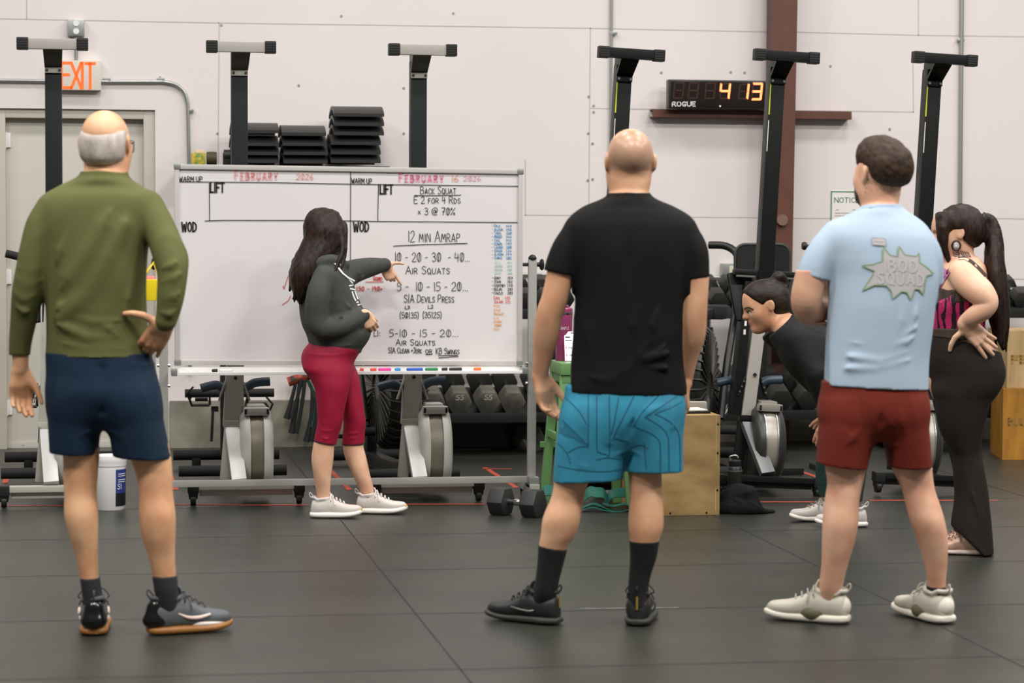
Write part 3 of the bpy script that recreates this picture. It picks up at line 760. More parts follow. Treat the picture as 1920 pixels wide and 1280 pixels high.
# ================================================================ BACKGROUND MACHINES, RACKS, LOOSE GEAR
M_tube = mat('machine_black', (22, 24, 22), 0.42, 0.1)
M_foam = mat('foam_black', (26, 26, 25), 0.8)
M_chrome = mat('chrome', (190, 190, 188), 0.15, 1.0)
def bike(x, y, label, rz=0.0):
    t = thing('exercise_bike', label, 'exercise bike', (x, y, 0), rz, 'upright exercise bikes behind the rowing machines')
    b = MB(); b.tube([(-.29, -.42, .055), (.29, -.42, .055)], .03, 14); b.box((0, -.42, .04), (.08, .1, .06), .01); b.build('front_stabiliser', M_foam, t)
    b = MB(); b.tube([(-.3, .3, .07), (.3, .3, .07)], .03, 14); b.box((-.17, .3, .03), (.05, .06, .05), .01); b.box((.17, .3, .03), (.05, .06, .05), .01); b.build('rear_stabiliser', M_foam, t)
    b = MB(); b.bar((0, -.42, .09), (0, .3, .1), .07, .07, .01); b.bar((-.02, -.05, .1), (-.02, .02, .85), .06, .06, .01); b.bar((.03, .2, .1), (.03, .16, .7), .05, .05, .01)
    b.bar((0, -.36, .1), (0, -.3, .42), .05, .07, .01); fr_ = b.build('frame', M_tube, t)
    b = MB(); b.tube(smooth_path([(-.2, -.12, 1.2), (-.1, -.1, 1.18), (0, -.06, 1.0), (.1, -.1, 1.18), (.2, -.12, 1.2)], 5), .016, 12); hb = b.build('handlebar', M_tube, t)
    for sx in (-1, 1):
        b = MB(); b.tube([(sx * .18, -.115, 1.197), (sx * .27, -.13, 1.22)], .022, 14); b.build('grip', M_foam, hb)
        b = MB(); b.bar((sx * .09, -.04, .36), (sx * .1, -.06 , .3 + .12 * sx), .016, .035, .004); b.bar((sx * .06, -.04, .36), (sx * .1, -.04, .36), .03, .03); ck = b.build('crank', M_tube, t)
        zc = .39 - .03 * sx
        b = MB()
        b.tube([(sx * .11, -.09, zc - .035), (sx * .21, -.09, zc - .035), (sx * .22, -.09, zc), (sx * .2, -.09, zc + .03), (sx * .11, -.09, zc + .03), (sx * .11, -.09, zc - .035)], .008, 8)
        b.tube([(sx * .12, -.09, zc), (sx * .19, -.09, zc)], .014, 10); b.tube([(sx * .21, -.1, zc - .03), (sx * .235, -.12, zc + .03), (sx * .2, -.12, zc + .07)], .006, 8)
        b.build('pedal', M_tube, ck)
        b = MB(); b.tube([(sx * .05, -.08, .45), (sx * .245, -.08, .45)], .024, 14); b.build('foot_peg', M_foam, t)
    b = MB(); b.box((0, .1, .9), (.2, .26, .06), .025, taper=(.8, .9)); b.build('saddle', M_foam, t)
    b = MB(); b.cyl((.0, .08, .68), (0, .08, .88), .018, 12); b.build('seat_post', M_chrome, t)
    return t
q = on_y(430, 740, 13.45); bike(q.x, 13.5, 'black exercise bike with foot pegs behind the second rowing machine')
q = on_y(108, 740, 13.45); bike(q.x, 13.5, 'black exercise bike behind the man in olive, in front of the beige door')

def air_bike(x, y, label, rz, screen=False):
    t = thing('air_bike', label, 'air bike', (x, y, 0), rz, 'fan bikes behind the rowing machines')
    r = .33
    b = MB(); b.lathe([(.05, -.1), (r - .03, -.1), (r, -.06), (r, .06), (r - .03, .1), (.05, .1)], (0, -.3, .5), 'x', 48); cage = b.build('fan_cage', mat('cage_black', (30, 31, 27), .35), t)
    b = MB()
    for k in range(36):
        a = 2 * math.pi * k / 36
        c, s_ = math.cos(a), math.sin(a)
        b.tube([(-.105, -.3 + c * .08, .5 + s_ * .08), (-.106, -.3 + c * (r - .03), .5 + s_ * (r - .03)), (-.06, -.3 + c * (r + .006), .5 + s_ * (r + .006)), (.06, -.3 + c * (r + .006), .5 + s_ * (r + .006)), (.106, -.3 + c * (r - .03), .5 + s_ * (r - .03)), (.105, -.3 + c * .08, .5 + s_ * .08)], .006, 6)
    b.build('cage_wire', mat('wire_grey', (56, 56, 50), .4, .3), cage)
    b = MB(); b.bar((0, -.62, .06), (0, .45, .06), .07, .07, .01); b.bar((0, .25, .06), (0, .2, .8), .06, .07, .01); b.bar((0, -.25, .2), (0, .22, .42), .06, .08, .01); b.build('frame', M_tube, t)
    for yy in (-.62, .45):
        b = MB(); b.tube([(-.27, yy, .055), (.27, yy, .055)], .032, 14); b.build('stabiliser', M_foam, t)
    for sx in (-1, 1):
        b = MB(); b.tube(smooth_path([(sx * .17, -.32, .32), (sx * .18, -.2, .6), (sx * .19, .02, .9), (sx * .2, .02, 1.1), (sx * .19, .06, 1.22), (sx * .12, .1, 1.27), (sx * .02, .12, 1.275)], 6), .022, 12); arm = b.build('handle_arm', M_tube, t)
        b = MB(); b.tube([(sx * .17, -.32, .3), (sx * .17, -.1, .36), (sx * .18, .1, .42)], .016, 10); b.build('push_rod', M_chrome, arm)
        b = MB(); b.tube([(sx * .12, -.32, .26), (sx * .28, -.32, .26)], .026, 14); b.build('foot_peg', M_foam, t)
        b = MB(); b.bar((sx * .1, .1, .36), (sx * .12, .1 , .36 + sx * .16), .02, .036, .004); b.box((sx * .18, .1, .36 + sx * .16), (.1, .08, .025), .008); b.build('pedal', M_tube, t)
    b = MB(); b.cyl((0, .2, .75), (0, .2, .86), .02, 12); b.build('seat_post', M_chrome, t)
    b = MB(); b.box((0, .22, .89), (.27, .25, .08), .038, taper=(.85, .85)); b.box((0, .06, .885), (.11, .2, .06), .028); sd = b.build('saddle', M_foam, t)
    return t
q = on_y(712, 800, 13.5); air_bike(q.x, 13.42, 'black fan bike behind the legs of the coach in red leggings', math.radians(8))
q = on_y(1318, 730, 13.3); ab = air_bike(q.x, 13.35, 'black fan bike with a branded saddle right of the bald man', math.radians(-24))
sd = [o for o in ab.children if o.name.startswith('saddle')][0]
b = MB()
for s_, z in (('ASSAULT', .893), ('FITNESS', .875)):
    for st in glyph_strokes(s_, -.1, 0, .013, .07):
        b.ribbon([V((x, .3455, z - y)) for x, y in st], .0028, (0, 1, 0))
b.build('saddle_lettering', M_white, sd, smooth=False)

# padded panel of a machine behind the fifth rower
q = on_y(1428, 520, 13.2)
t = thing('padded_panel', 'rounded square black machine pad behind the rowing machine with the clock', 'gym machine', (q.x, 13.2, 0))
def rrect(w, h, r, n=6):
    out = []
    for cx_, cy_, a0 in ((w / 2 - r, h / 2 - r, 0), (-w / 2 + r, h / 2 - r, 90), (-w / 2 + r, -h / 2 + r, 180), (w / 2 - r, -h / 2 + r, 270)):
        for k in range(n + 1): a = math.radians(a0 + 90 * k / n); out.append((cx_ + r * math.cos(a), cy_ + r * math.sin(a)))
    return out
b = MB(); b.prism(rrect(.3, .41, .05), lambda u, v, d: (u, d, 1.07 + v), -.022, .03); pd = b.build('pad', M_black, t)
b = MB(); rr_ = rrect(.315, .425, .056); b.tube([(u, -.012, 1.07 + v) for u, v in rr_ + rr_[:1]], .009, 8); b.build('edge_trim', mat('trim_charcoal', (48, 50, 48), .6), pd)
b = MB(); b.box((0, .04, .5), (.08, .06, 1.0), .01); b.box((0, .04, .02), (.4, .5, .04), .01); b.build('stand', M_tube, t)
b = MB()
for (dx, dz) in ((-.035, 1.19), (-.02, 1.08), (-.05, 1.12)): b.cyl((dx, -.028, dz), (dx, -.045, dz), .012, 12)
b.build('hook', M_chrome, t)
q = on_y(1503, 484, 13.2); b = MB(); b.lathe([(.003, 0), (.02, .003), (.024, .015), (.02, .027), (.004, .03)], (0, 0, 0), 'x', 20); b.cyl((0.02, 0, 0), (.2, 0, -.01), .01, 10); b.cyl((.2, 0, 0), (.2, 0, -1.25), .014, 10); b.box((.2, 0, -1.26), (.2, .3, .03), .008)
o = b.build('rope_post', M_black); o.location = (q.x, 13.2, q.z); o.location.z = 1.275; tag(o, 'thin black post with a round knob left of the blue shirt sleeve', 'post')

# dumbbells
M_hex = mat('hex_rubber', (42, 42, 38), 0.55, var=.2, scale=20)
M_hexg = mat('hex_worn', (96, 94, 82), 0.6, var=.35, scale=12, rgb2=(66, 64, 56))
def dumbbell(name_label, loc, rot, R=.085, L=.14, H=.16, m=None, group=None, m2=None):
    t = thing('dumbbell', name_label, 'dumbbell', loc, 0, group); t.rotation_euler = rot
    for sx, mm in ((-1, m or M_hex), (1, m2 or m or M_hex)):
        b = MB(); bm = bmesh.new(); bmesh.ops.create_cone(bm, cap_ends=True, segments=6, radius1=R, radius2=R, depth=L); bmesh.ops.rotate(bm, verts=bm.verts[:], cent=(0, 0, 0), matrix=Matrix.Rotation(math.pi / 6, 3, 'Z'))
        bmesh.ops.bevel(bm, geom=bm.edges[:], offset=R * .16, segments=2, profile=.6, affect='EDGES')
        for v in bm.verts:
            x, y, z = v.co; v.co = V((x, sx * (H / 2 + L / 2) + z, y))
        b.bm(bm); hd = b.build('head', mm, t, angle=30)
    b = MB(); b.tube([(0, -H / 2 - .01, 0), (0, -H / 2 + .03, 0), (0, 0, 0), (0, H / 2 - .03, 0), (0, H / 2 + .01, 0)], [.0165, .014, .018, .014, .0165], 16); b.build('handle', M_chrome, t)
    return t
def mark(t, txt, m, R, dy):
    b = MB()
    for st in glyph_strokes(txt, -.022, -(R * .42), .03, .044): b.ribbon([V((x, dy, -y)) for x, y in st], .006, (0, -1, 0))
    b.build('weight_number', m, t, smooth=False)
M_num = mat('number_paint', (198, 195, 182), .6)
def rack(x0, x1, y, label, zs=(.30, .92)):
    t = thing('dumbbell_rack', label, 'dumbbell rack', ((x0 + x1) / 2, y, 0), 0, 'dumbbell racks along the wall')
    w = x1 - x0
    for z in zs:
        b = MB(); R_ = Matrix.Rotation(math.radians(19), 3, 'X')
        b.box((0, 0, z), (w, .46, .02), .004, R_); b.box((0, -.222, z - .07), (w, .02, .06), .004); b.build('shelf', M_tube, t)
    for sx in (-1, 1):
        b = MB(); b.box((sx * (w / 2 - .03), .1, .48), (.06, .07, .95), .006); b.box((sx * (w / 2 - .03), -.02, .03), (.06, .55, .06), .006); b.build('upright', M_tube, t)
    return t
RY = 14.45
def rx(px, z=.36): return on_y(px, 760, RY - .1).x
rk = rack(rx(722), rx(1062), RY, 'black dumbbell rack seen under the right half of the whiteboard')
b = MB(); b.box((0, .16, .14), (rx(1062) - rx(722) - .13, .012, .27), .002); b.build('dark_sheet', M_tube, rk)  # dark sheet filling the space below the lower shelf
rack(rx(1318), rx(1690), RY, 'black dumbbell rack behind the bending woman')
rack(rx(1748), rx(2010), RY, 'black dumbbell rack behind the ponytail woman and the stacked boxes')
tilt = math.radians(19)
GL = 'hex dumbbells on the racks'
for i, (px, lab) in enumerate(((807, 'left end'), (857, 'second from left'), (910, 'third from left'), (957, 'fourth from left'), (1012, 'far right end'))):
    t = dumbbell(f'worn grey hex dumbbell on the lower shelf under the whiteboard, {lab}', (rx(px), RY, .30 + .085), (tilt, 0, 0), .079, .13, .17, M_hexg if i in (0, 1, 2, 3) else M_hex, GL, M_hex)
    if i in (1, 2): mark(t, '55', M_num, .06, -.2165)
for i, (px, lab) in enumerate(((983, 'first right of the whiteboard edge'), (1020, 'second right of the whiteboard edge'), (1057, 'by the bald man elbow'))):
    dumbbell(f'black hex dumbbell on the upper left rack shelf, {lab}', (rx(px), RY, .92 + .064), (tilt, 0, 0), .056, .1, .13, M_hex, GL)
for i, (px, lab) in enumerate(((1342, 'first'), (1378, 'second'), (1414, 'third'), (1452, 'fourth'), (1492, 'fifth'), (1530, 'sixth'))):
    dumbbell(f'black hex dumbbell on the upper shelf behind the bending woman, {lab} from left', (rx(px), RY, .92 + .064), (tilt, 0, 0), .056, .1, .13, M_hex, GL)
for i, (px, lab) in enumerate(((1352, 'first'), (1404, 'second'), (1456, 'third'), (1508, 'fourth'))):
    dumbbell(f'black hex dumbbell on the lower shelf behind the bending woman, {lab} from left', (rx(px), RY, .30 + .085), (tilt, 0, 0), .079, .13, .17, M_hex, GL)
for i, (px, lab) in enumerate(((1795, 'first'), (1832, 'second'), (1869, 'third'), (1906, 'fourth'))):
    dumbbell(f'black hex dumbbell on the upper shelf of the far right rack, {lab} from left', (rx(px), RY, .92 + .064), (tilt, 0, 0), .056, .1, .13, M_hex, GL)
for i, (px, lab) in enumerate(((1812, 'left one'), (1866, 'beside the stacked boxes'))):
    dumbbell(f'black hex dumbbell on the lower shelf of the far right rack, {lab}', (rx(px), RY, .30 + .085), (tilt, 0, 0), .079, .13, .17, M_hex, GL)
a = on_floor(972, 846)
dumbbell('dusty hex dumbbell on the floor under the rack, seen left of the whiteboard post', (a.x, a.y + .1, .0785), (0, 0, .5), .09, .12, .13, M_hexg)
# the one on the floor: seen from the front right
a = on_floor(972, 969)
dumbbell('black hex dumbbell lying on the floor at the right foot of the whiteboard', (a.x, a.y + .05, .0652), (0, 0, math.radians(52)), .0752, .085, .09, mat('hex_floor', (38, 38, 37), .6))

# jump ropes and straps hanging on the wall
q = on_y(570, 700, 14.9)
t = thing('rope_hook', 'orange and black roll holding the straps on the wall by the coach', 'hook bar', q)
b = MB(); b.tube([(-.1, -.03, -.05), (.11, -.03, .02)], .03, 16); b.build('roll', mat('roll_orange', (208, 74, 40), .6, var=.7, scale=22, rgb2=(40, 30, 26)), t)
b = MB(); b.cyl((0, 0.06, -.01), (0, -.03, -.01), .012); b.build('peg', M_black, t)
M_strapg = mat('strap_green', (30, 58, 44), .8); M_strapk = mat('strap_black', (24, 24, 24), .8)
for i, (pp, m_, lab) in enumerate(((((556, 712), (546, 752), (537, 785)), M_strapk, 'black strap hanging furthest left on the wall by the coach'), (((562, 712), (556, 760), (546, 812)), M_strapk, 'long black strap hanging second from left by the coach'),
     (((575, 708), (592, 752), (586, 800)), M_strapg, 'dark green rope hanging beside the coach thigh'), (((585, 730), (584, 780), (574, 828)), M_strapk, 'thick black strap hanging lowest beside the coach'))):
    pts = [on_y(x, y, 14.86) for x, y in pp]; o3 = pts[0].copy()
    b = MB(); ps = smooth_path([p - o3 for p in pts], 6)
    b.tube(ps, [.010 + .012 * (k / len(ps)) ** 1.5 for k in range(len(ps))], 10); b.tube([p + V((.03, -.02, 0)) for p in ps], .012, 8)
    o = b.build('hanging_strap', m_); o.location = o3; tag(o, lab, 'strap', 'straps hanging on the wall behind the coach')

# white bucket
q = on_floor(206, 958)
t = thing('bucket', 'white plastic bucket with a blue label on the floor by the olive man', 'bucket', (q.x, q.y + .08, 0))
hB = 1.0 * (HC - 0) * 0 + .265
b = MB(); b.lathe([(.004, 0), (.07, 0), (.073, .004), (.0785, hB - .05), (.0785, hB - .03)], (0, 0, 0), 'z', 40); body = b.build('tub', mat('bucket_white', (226, 223, 219), .4), t)
b = MB(); b.lathe([(.081, hB - .05), (.0825, hB - .045), (.0815, hB - .035), (.0835, hB - .03), (.0835, hB - .012), (.082, hB), (.07, hB), (.068, hB - .006), (.003, hB - .006)], (0, 0, 0), 'z', 40); b.build('lid', mat('lid_white', (232, 229, 225), .35), t)
def wrap(z0, z1, a0, a1, m_, nm, r=.0778):
    b = MB(); n = 14
    vs = []
    for k in range(n + 1):
        a = math.radians(a0 + (a1 - a0) * k / n)
        for z in (z0, z1): vs.append((math.cos(a) * (r - .004 * (1 - z / hB)), math.sin(a) * (r - .004 * (1 - z / hB)), z))
    b.add(vs, [(2 * k, 2 * k + 2, 2 * k + 3, 2 * k + 1) for k in range(n)]); return b.build(nm, m_, t)
lab = wrap(.085, .2, -68, 20, mat('label_blue', (46, 62, 128), .4), 'blue_label', .0795)
wrap(.022, .085, -68, 20, mat('label_black', (22, 24, 26), .4), 'black_label', .0795)
b = MB()
for (s_, z, hh) in (('SI', .105, .026),):
    for st in glyph_strokes(s_, 0, 0, hh, 16):
        pts = []
        for x, y in st:
            a = math.radians(-62 + x); pts.append(V((math.cos(a) * .0798, math.sin(a) * .0798, z - y)))
        mid = math.radians(-40); b.ribbon(pts, .0035, (math.cos(mid), math.sin(mid), 0))
for z_ in (.178, .168, .15, .14):
    b.ribbon([V((math.cos(math.radians(a)) * .0798, math.sin(math.radians(a)) * .0798, z_)) for a in range(-58, -20, 6)], .0035, (math.cos(math.radians(-40)), math.sin(math.radians(-40)), 0))
b.build('label_lettering', M_white, t, smooth=False)
# green step stool with a cup and a phone, plywood boxes, bottle, clothes, bands
M_green = mat('stool_green', (98, 140, 84), 0.45)
qs = on_y(1095, 676, 11.72)
SX, SZ = qs.x, qs.z
t = thing('step_stool', 'tall green plastic stool behind the man in blue shorts', 'stool', (SX + .012, 11.68, 0))
wt, wbm = .165, .188
b = MB(); b.box((0, 0, SZ - .03), (2 * wt, .3, .06), .012); b.box((0, 0, SZ - .075), (2 * wt - .02, .28, .05), .006); b.build('seat', M_green, t)
for sx in (-1, 1):
    for sy in (-1, 1):
        b = MB(); b.bar((sx * (wt - .025), sy * .12, SZ - .06), (sx * wbm, sy * .17, 0.002), .045, .03, .006, side=(1, 0, 0)); b.build('leg', M_green, t)
    b = MB(); b.bar((sx * (wt + .004), -.14, .36), (sx * (wt + .004), .14, .36), .02, .035, .004); b.build('rung', M_green, t)
b = MB(); b.bar((-.21, .15, .3), (.21, .15, .3), .02, .03, .004); b.build('rung', M_green, t)
# tumbler
qt = on_y(1057, 668, 11.7)
cup = thing('tumbler', 'berry pink insulated tumbler on the green stool', 'cup', (qt.x, 11.74, SZ))
M_berry = mat('berry_enamel', (142, 58, 98), .35)
b = MB(); b.lathe([(.003, 0), (.032, 0), (.034, .004), (.036, .075), (.046, .095), (.05, .22), (.0505, .235)], (0, 0, 0), 'z', 32); b.build('body', M_berry, cup)
b = MB(); b.lathe([(.0505, .228), (.0515, .236), (.0505, .242)], (0, 0, 0), 'z', 32); b.build('steel_band', M_chrome, cup)
b = MB(); b.lathe([(.05, .242), (.05, .256), (.044, .262), (.003, .262)], (0, 0, 0), 'z', 32); b.box((.01, 0, .268), (.04, .03, .014), .004); b.build('lid', M_berry, cup)
b = MB(); b.tube(smooth_path([(-.048, 0, .21), (-.085, 0, .2), (-.09, 0, .13), (-.047, 0, .1)], 5), .009, 10); b.build('handle', M_berry, cup)
b = MB()
for st in glyph_strokes('Simple', -.022, 0, .018, .045, small=.8):
    b.ribbon([V((x, -.0488 - .0 , .155 - y)) for x, y in st], .0022, (0, -1, 0))
b.build('script_logo', mat('logo_cream', (214, 176, 190), .5), cup, smooth=False)
# phone leaning on it
qp = on_y(1073, 673, 11.66)
ph = thing('phone', 'phone with a bright white screen leaning on the pink tumbler', 'phone', (qp.x + .0, 11.672, SZ)); ph.rotation_euler = (math.radians(-12), 0, 0)
b = MB(); b.box((0, 0, .075), (.074, .009, .15), .004); b.build('case', mat('phone_magenta', (176, 60, 140), .4), ph)
b = MB(); b.box((0, -.0052, .075), (.068, .001, .144)); scr = b.build('screen', mat('screen_white', (250, 248, 255), .3, emit=.9), ph, smooth=False)
b = MB()
for (s_, z, hh, ww) in (('0.00', .062, .009, .03), ('0.40', .025, .009, .03)):
    for st in glyph_strokes(s_, -.03, 0, hh, ww): b.ribbon([V((x, -.0061, z - y)) for x, y in st], .002, (0, -1, 0))
b.box((.012, -.006, .14), (.03, .0008, .006)); b.box((-.014, -.006, .105), (.034, .0008, .005)); b.box((-.018, -.006, .12), (.024, .0008, .007))
b.build('screen_text', M_inkk, scr, smooth=False)

# plywood box right of the man in blue shorts
M_ply = mat('plywood', (178, 148, 98), .6, var=.25, scale=4.5, rgb2=(142, 112, 66), aniso=(1, 1, 2.2), bump=.1, bscale=60)
M_plye = mat('plywood_edge', (206, 178, 128), .7, var=.2, scale=60)
fr_r = on_floor(1349, 965)
bxw, bxd = .37, .58
ztop = on_y(1349, 778, fr_r.y).z
t = thing('plyo_box', 'plywood jump box with papers on top, right of the blue shorts', 'jump box', (fr_r.x - bxw / 2, fr_r.y + bxd / 2, 0))
for nm, c, s in (('front_panel', (0, -bxd / 2 + .009, ztop / 2), (bxw - .036, .018, ztop)), ('back_panel', (0, bxd / 2 - .009, ztop / 2), (bxw - .036, .018, ztop)), ('top_panel', (0, 0, ztop - .009), (bxw - .036, bxd - .036, .018)),
                 ('side_panel', (-bxw / 2 + .009, 0, ztop / 2), (.018, bxd, ztop)), ('side_panel', (bxw / 2 - .009, 0, ztop / 2), (.018, bxd, ztop))):
    b = MB(); b.box(c, s, .0015)
    b.build(nm, M_plye if 0 else M_ply, t, smooth=False)
b = MB()
for (x, z) in ((bxw / 2 - .012, .12), (bxw / 2 - .012, .3), (-.06, .012), (.12, .012), (bxw / 2 - .012, .44), (-.2, .012)): b.cyl((x, -bxd / 2 - .0005, z), (x, -bxd / 2 - .002, z), .005, 10)
b.build('screw_head', M_black, t)
b = MB()
for z0, z1 in ((.02, .13), (.25, ztop)): b.ribbon([V((bxw / 2 - .02, -bxd / 2 - .0012, z0)), V((bxw / 2 - .02, -bxd / 2 - .0012, z1))], .0025, (0, -1, 0))
b.build('finger_joint', mat('joint_light', (214, 186, 130), .7), t, smooth=False)
def on_box(nm, lab, cat_, px0, px1, ypx, yy, size, m_, z=0, rz=0, bev=.003):
    a, c = on_y(px0, ypx, yy), on_y(px1, ypx, yy)
    b = MB(); b.box((0, 0, size[2] / 2), size, bev); o = b.build(nm, m_); o.location = ((a.x + c.x) / 2, yy, ztop + z + .0005); o.rotation_euler = (0, 0, rz); return tag(o, lab, cat_)
by0 = fr_r.y
cb = on_box('clipboard', 'dark clipboard lying on the plywood jump box', 'clipboard', 1255, 1306, 773, by0 + .16, (.23, .16, .012), M_black, 0, .1)
on_box('paper_sheet', 'white papers on the dark clipboard', 'paper', 1258, 1305, 768, by0 + .165, (.2, .14, .006), mat('paper', (236, 226, 212), .7), .0125, .1, .0)
on_box('chalk_block', 'grey block on the plywood jump box behind the papers', 'block', 1292, 1325, 765, by0 + .33, (.085, .06, .04), mat('block_grey', (158, 154, 142), .8), 0, -.15, .006)
on_box('blue_marker', 'small blue marker end on the plywood box beside the papers', 'marker pen', 1306, 1317, 768, by0 + .24, (.03, .02, .014), mat('cap_blue', (30, 74, 168), .4), 0, .3, .005)

# stacked boxes at the right edge
M_pale = mat('box_pale', (186, 158, 112), .6, var=.2, scale=5, rgb2=(158, 130, 86), aniso=(3, 3, .6))
M_ochre = mat('box_ochre', (176, 122, 34), .55, var=.3, scale=6, rgb2=(146, 98, 26), aniso=(3, 3, .6))
ql = on_floor(1879, 862)
zt = on_y(1880, 728, ql.y).z; zt2 = on_y(1888, 620, ql.y).z
def crate(nm, lab, x, y, z0, z1, w, d, m_, txt, rz):
    t = thing(nm, lab, 'jump box', (x, y, z0), rz)
    for pn, c, s in (('front_panel', (w / 2, .009, (z1 - z0) / 2), (w - .036, .018, z1 - z0)), ('back_panel', (w / 2, d - .009, (z1 - z0) / 2), (w - .036, .018, z1 - z0)), ('top_panel', (w / 2, d / 2, z1 - z0 - .009), (w - .036, d - .036, .018)),
                     ('side_panel', (.009, d / 2, (z1 - z0) / 2), (.018, d, z1 - z0)), ('side_panel', (w - .009, d / 2, (z1 - z0) / 2), (.018, d, z1 - z0))):
        b = MB(); b.box(c, s, .0015); b.build(pn, m_, t, smooth=False)
    b = MB()
    for (s_, x0, z, hh, ww, wd, mm) in txt:
        for st in glyph_strokes(s_, x0, 0, hh, ww): b.ribbon([V((px, -.0012, z - py)) for px, py in st], wd, (0, -1, 0))
    b.build('stencil', txt[0][6], t, smooth=False)
    return t
crate('plyo_box', 'ochre wooden jump box at the right edge, bottom of the stack', ql.x, ql.y, 0, zt, .55, .46, M_ochre, (('bulk', .035, .21, .05, .13, .012, mat('stencil_dark', (138, 104, 40), .7)),), math.radians(-12))
q2 = on_y(1888, 700, ql.y + .02)
crate('plyo_box', 'pale wooden jump box stacked on the ochre one at the right edge', q2.x, ql.y + .02, zt + .001, zt2, .5, .4, M_pale, (('FEET', .03, .15, .04, .2, .014, mat('stencil_ochre', (156, 118, 58), .7)),), math.radians(-4))

# black bottle and the clothes beside the box
q = on_floor(1380, 938)
t = thing('water_bottle', 'matte black water bottle behind the heap of black clothes', 'bottle', (q.x, q.y + .03, 0))
b = MB(); b.lathe([(.003, 0), (.036, 0), (.038, .004), (.038, .15), (.034, .168), (.03, .172)], (0, 0, 0), 'z', 32); b.build('body', mat('bottle_black', (26, 26, 25), .4), t)
b = MB(); b.lathe([(.0385, .148), (.039, .15), (.0385, .152)], (0, 0, 0), 'z', 32); b.build('ring', M_galv, t)
b = MB(); b.lathe([(.03, .172), (.031, .175), (.031, .2), (.026, .204), (.003, .204)], (0, 0, 0), 'z', 32); b.build('cap', M_black, t)
b = MB(); b.tube(smooth_path([(-.026, -.01, .2), (-.03, -.016, .222), (0, -.02, .228), (.012, -.02, .215)], 5), .005, 8); b.build('carry_loop', M_galv, t)
# ================================================================ BODIES: distance fields turned into one continuous skin
F32 = np.float32
class Prim:
    def __init__(s, fn, lo, hi): s.fn = fn; s.lo = np.array(lo, float); s.hi = np.array(hi, float)
def nrm(v):
    v = np.array(v, float); return v / (np.linalg.norm(v) + 1e-12)
def crom(ts, vals, n=160):
    """smooth dense table through the stations (monotone-ish Catmull-Rom on non uniform t)"""
    ts = np.array(ts, float); vals = np.array(vals, float)
    T = np.linspace(ts[0], ts[-1], n); m = len(ts)
    sl = np.zeros_like(vals)
    for i in range(m):
        a, b = max(i - 1, 0), min(i + 1, m - 1); sl[i] = (vals[b] - vals[a]) / (ts[b] - ts[a])
    k = np.clip(np.searchsorted(ts, T, 'right') - 1, 0, m - 2)
    h = ts[k + 1] - ts[k]; x = (T - ts[k]) / h
    out = (2 * x ** 3 - 3 * x ** 2 + 1) * vals[k] + (x ** 3 - 2 * x ** 2 + x) * h * sl[k] + (-2 * x ** 3 + 3 * x ** 2) * vals[k + 1] + (x ** 3 - x ** 2) * h * sl[k + 1]
    return T, out
def p_tube(pts, rs, flat=None):
    """chain of tapered capsules; flat = (axis vector, factor): squash distances along that axis"""
    P = np.array([p[:3] for p in pts], float); R = np.array(rs, float)
    r = R.max() * (1.0 if not flat else max(1.0, 1.0 / flat[1]))
    ax = nrm(flat[0]) if flat else None; ff = flat[1] if flat else 1
    def fn(x, y, z):
        best = None
        for i in range(len(P) - 1):
            a, b = P[i], P[i + 1]; d = b - a; L = float(d @ d) + 1e-12
            qx, qy, qz = x - F32(a[0]), y - F32(a[1]), z - F32(a[2])
            t = np.clip((qx * F32(d[0]) + qy * F32(d[1]) + qz * F32(d[2])) / F32(L), 0, 1)
            qx = qx - t * F32(d[0]); qy = qy - t * F32(d[1]); qz = qz - t * F32(d[2])
            s2 = qx * qx + qy * qy + qz * qz
            if flat:
                w = qx * F32(ax[0]) + qy * F32(ax[1]) + qz * F32(ax[2]); s2 = s2 + w * w * F32(ff * ff - 1)
            v = np.sqrt(s2) - (F32(R[i]) + t * F32(R[i + 1] - R[i]))
            best = v if best is None else np.minimum(best, v)
        return best
    return Prim(fn, P.min(0) - r, P.max(0) + r)
def p_ell(c, r, R=None):
    c = np.array(c, float); r = np.array(r, float); m = r.max()
    R = np.eye(3) if R is None else np.array(R, float)
    def fn(x, y, z):
        qx, qy, qz = x - F32(c[0]), y - F32(c[1]), z - F32(c[2])
        u = [(qx * F32(R[0, i]) + qy * F32(R[1, i]) + qz * F32(R[2, i])) for i in range(3)]
        k0 = np.sqrt(sum((u[i] / F32(r[i])) ** 2 for i in range(3))); k1 = np.sqrt(sum((u[i] / F32(r[i] ** 2)) ** 2 for i in range(3)))
        return k0 * (k0 - 1) / (k1 + F32(1e-6))
    return Prim(fn, c - m, c + m)
def p_loft(rows, n=2.3, cap=0.0):
    """stack along local z: rows (z, cu, cv, wu, wv), any order"""
    rows = sorted(rows); A = np.array(rows, float)
    T, cu = crom(A[:, 0], A[:, 1]); cv, wu, wv = [crom(A[:, 0], A[:, i])[1] for i in (2, 3, 4)]
    wu = np.maximum(wu, .002); wv = np.maximum(wv, .002)
    z0, z1 = A[0, 0], A[-1, 0]
    def fn(x, y, z):
        zz = np.asarray(z)
        a, b, c, d = [np.interp(zz, T, q).astype(F32) for q in (cu, cv, wu, wv)]
        u = np.abs(x - a) / c + F32(1e-5); v = np.abs(y - b) / d + F32(1e-5)
        Fv = (u ** n + v ** n) ** F32(1 / n)
        g = np.sqrt(((u / Fv) ** (n - 1) / c) ** 2 + ((v / Fv) ** (n - 1) / d) ** 2)
        dd = (Fv - 1) / g
        return np.maximum(dd, np.maximum(zz - F32(z1), F32(z0) - zz)) if not cap else np.maximum(dd, np.maximum(zz - F32(z1), F32(z0) - zz) - 0)
    return Prim(fn, (np.min(cu - wu), np.min(cv - wv), z0), (np.max(cu + wu), np.max(cv + wv), z1))
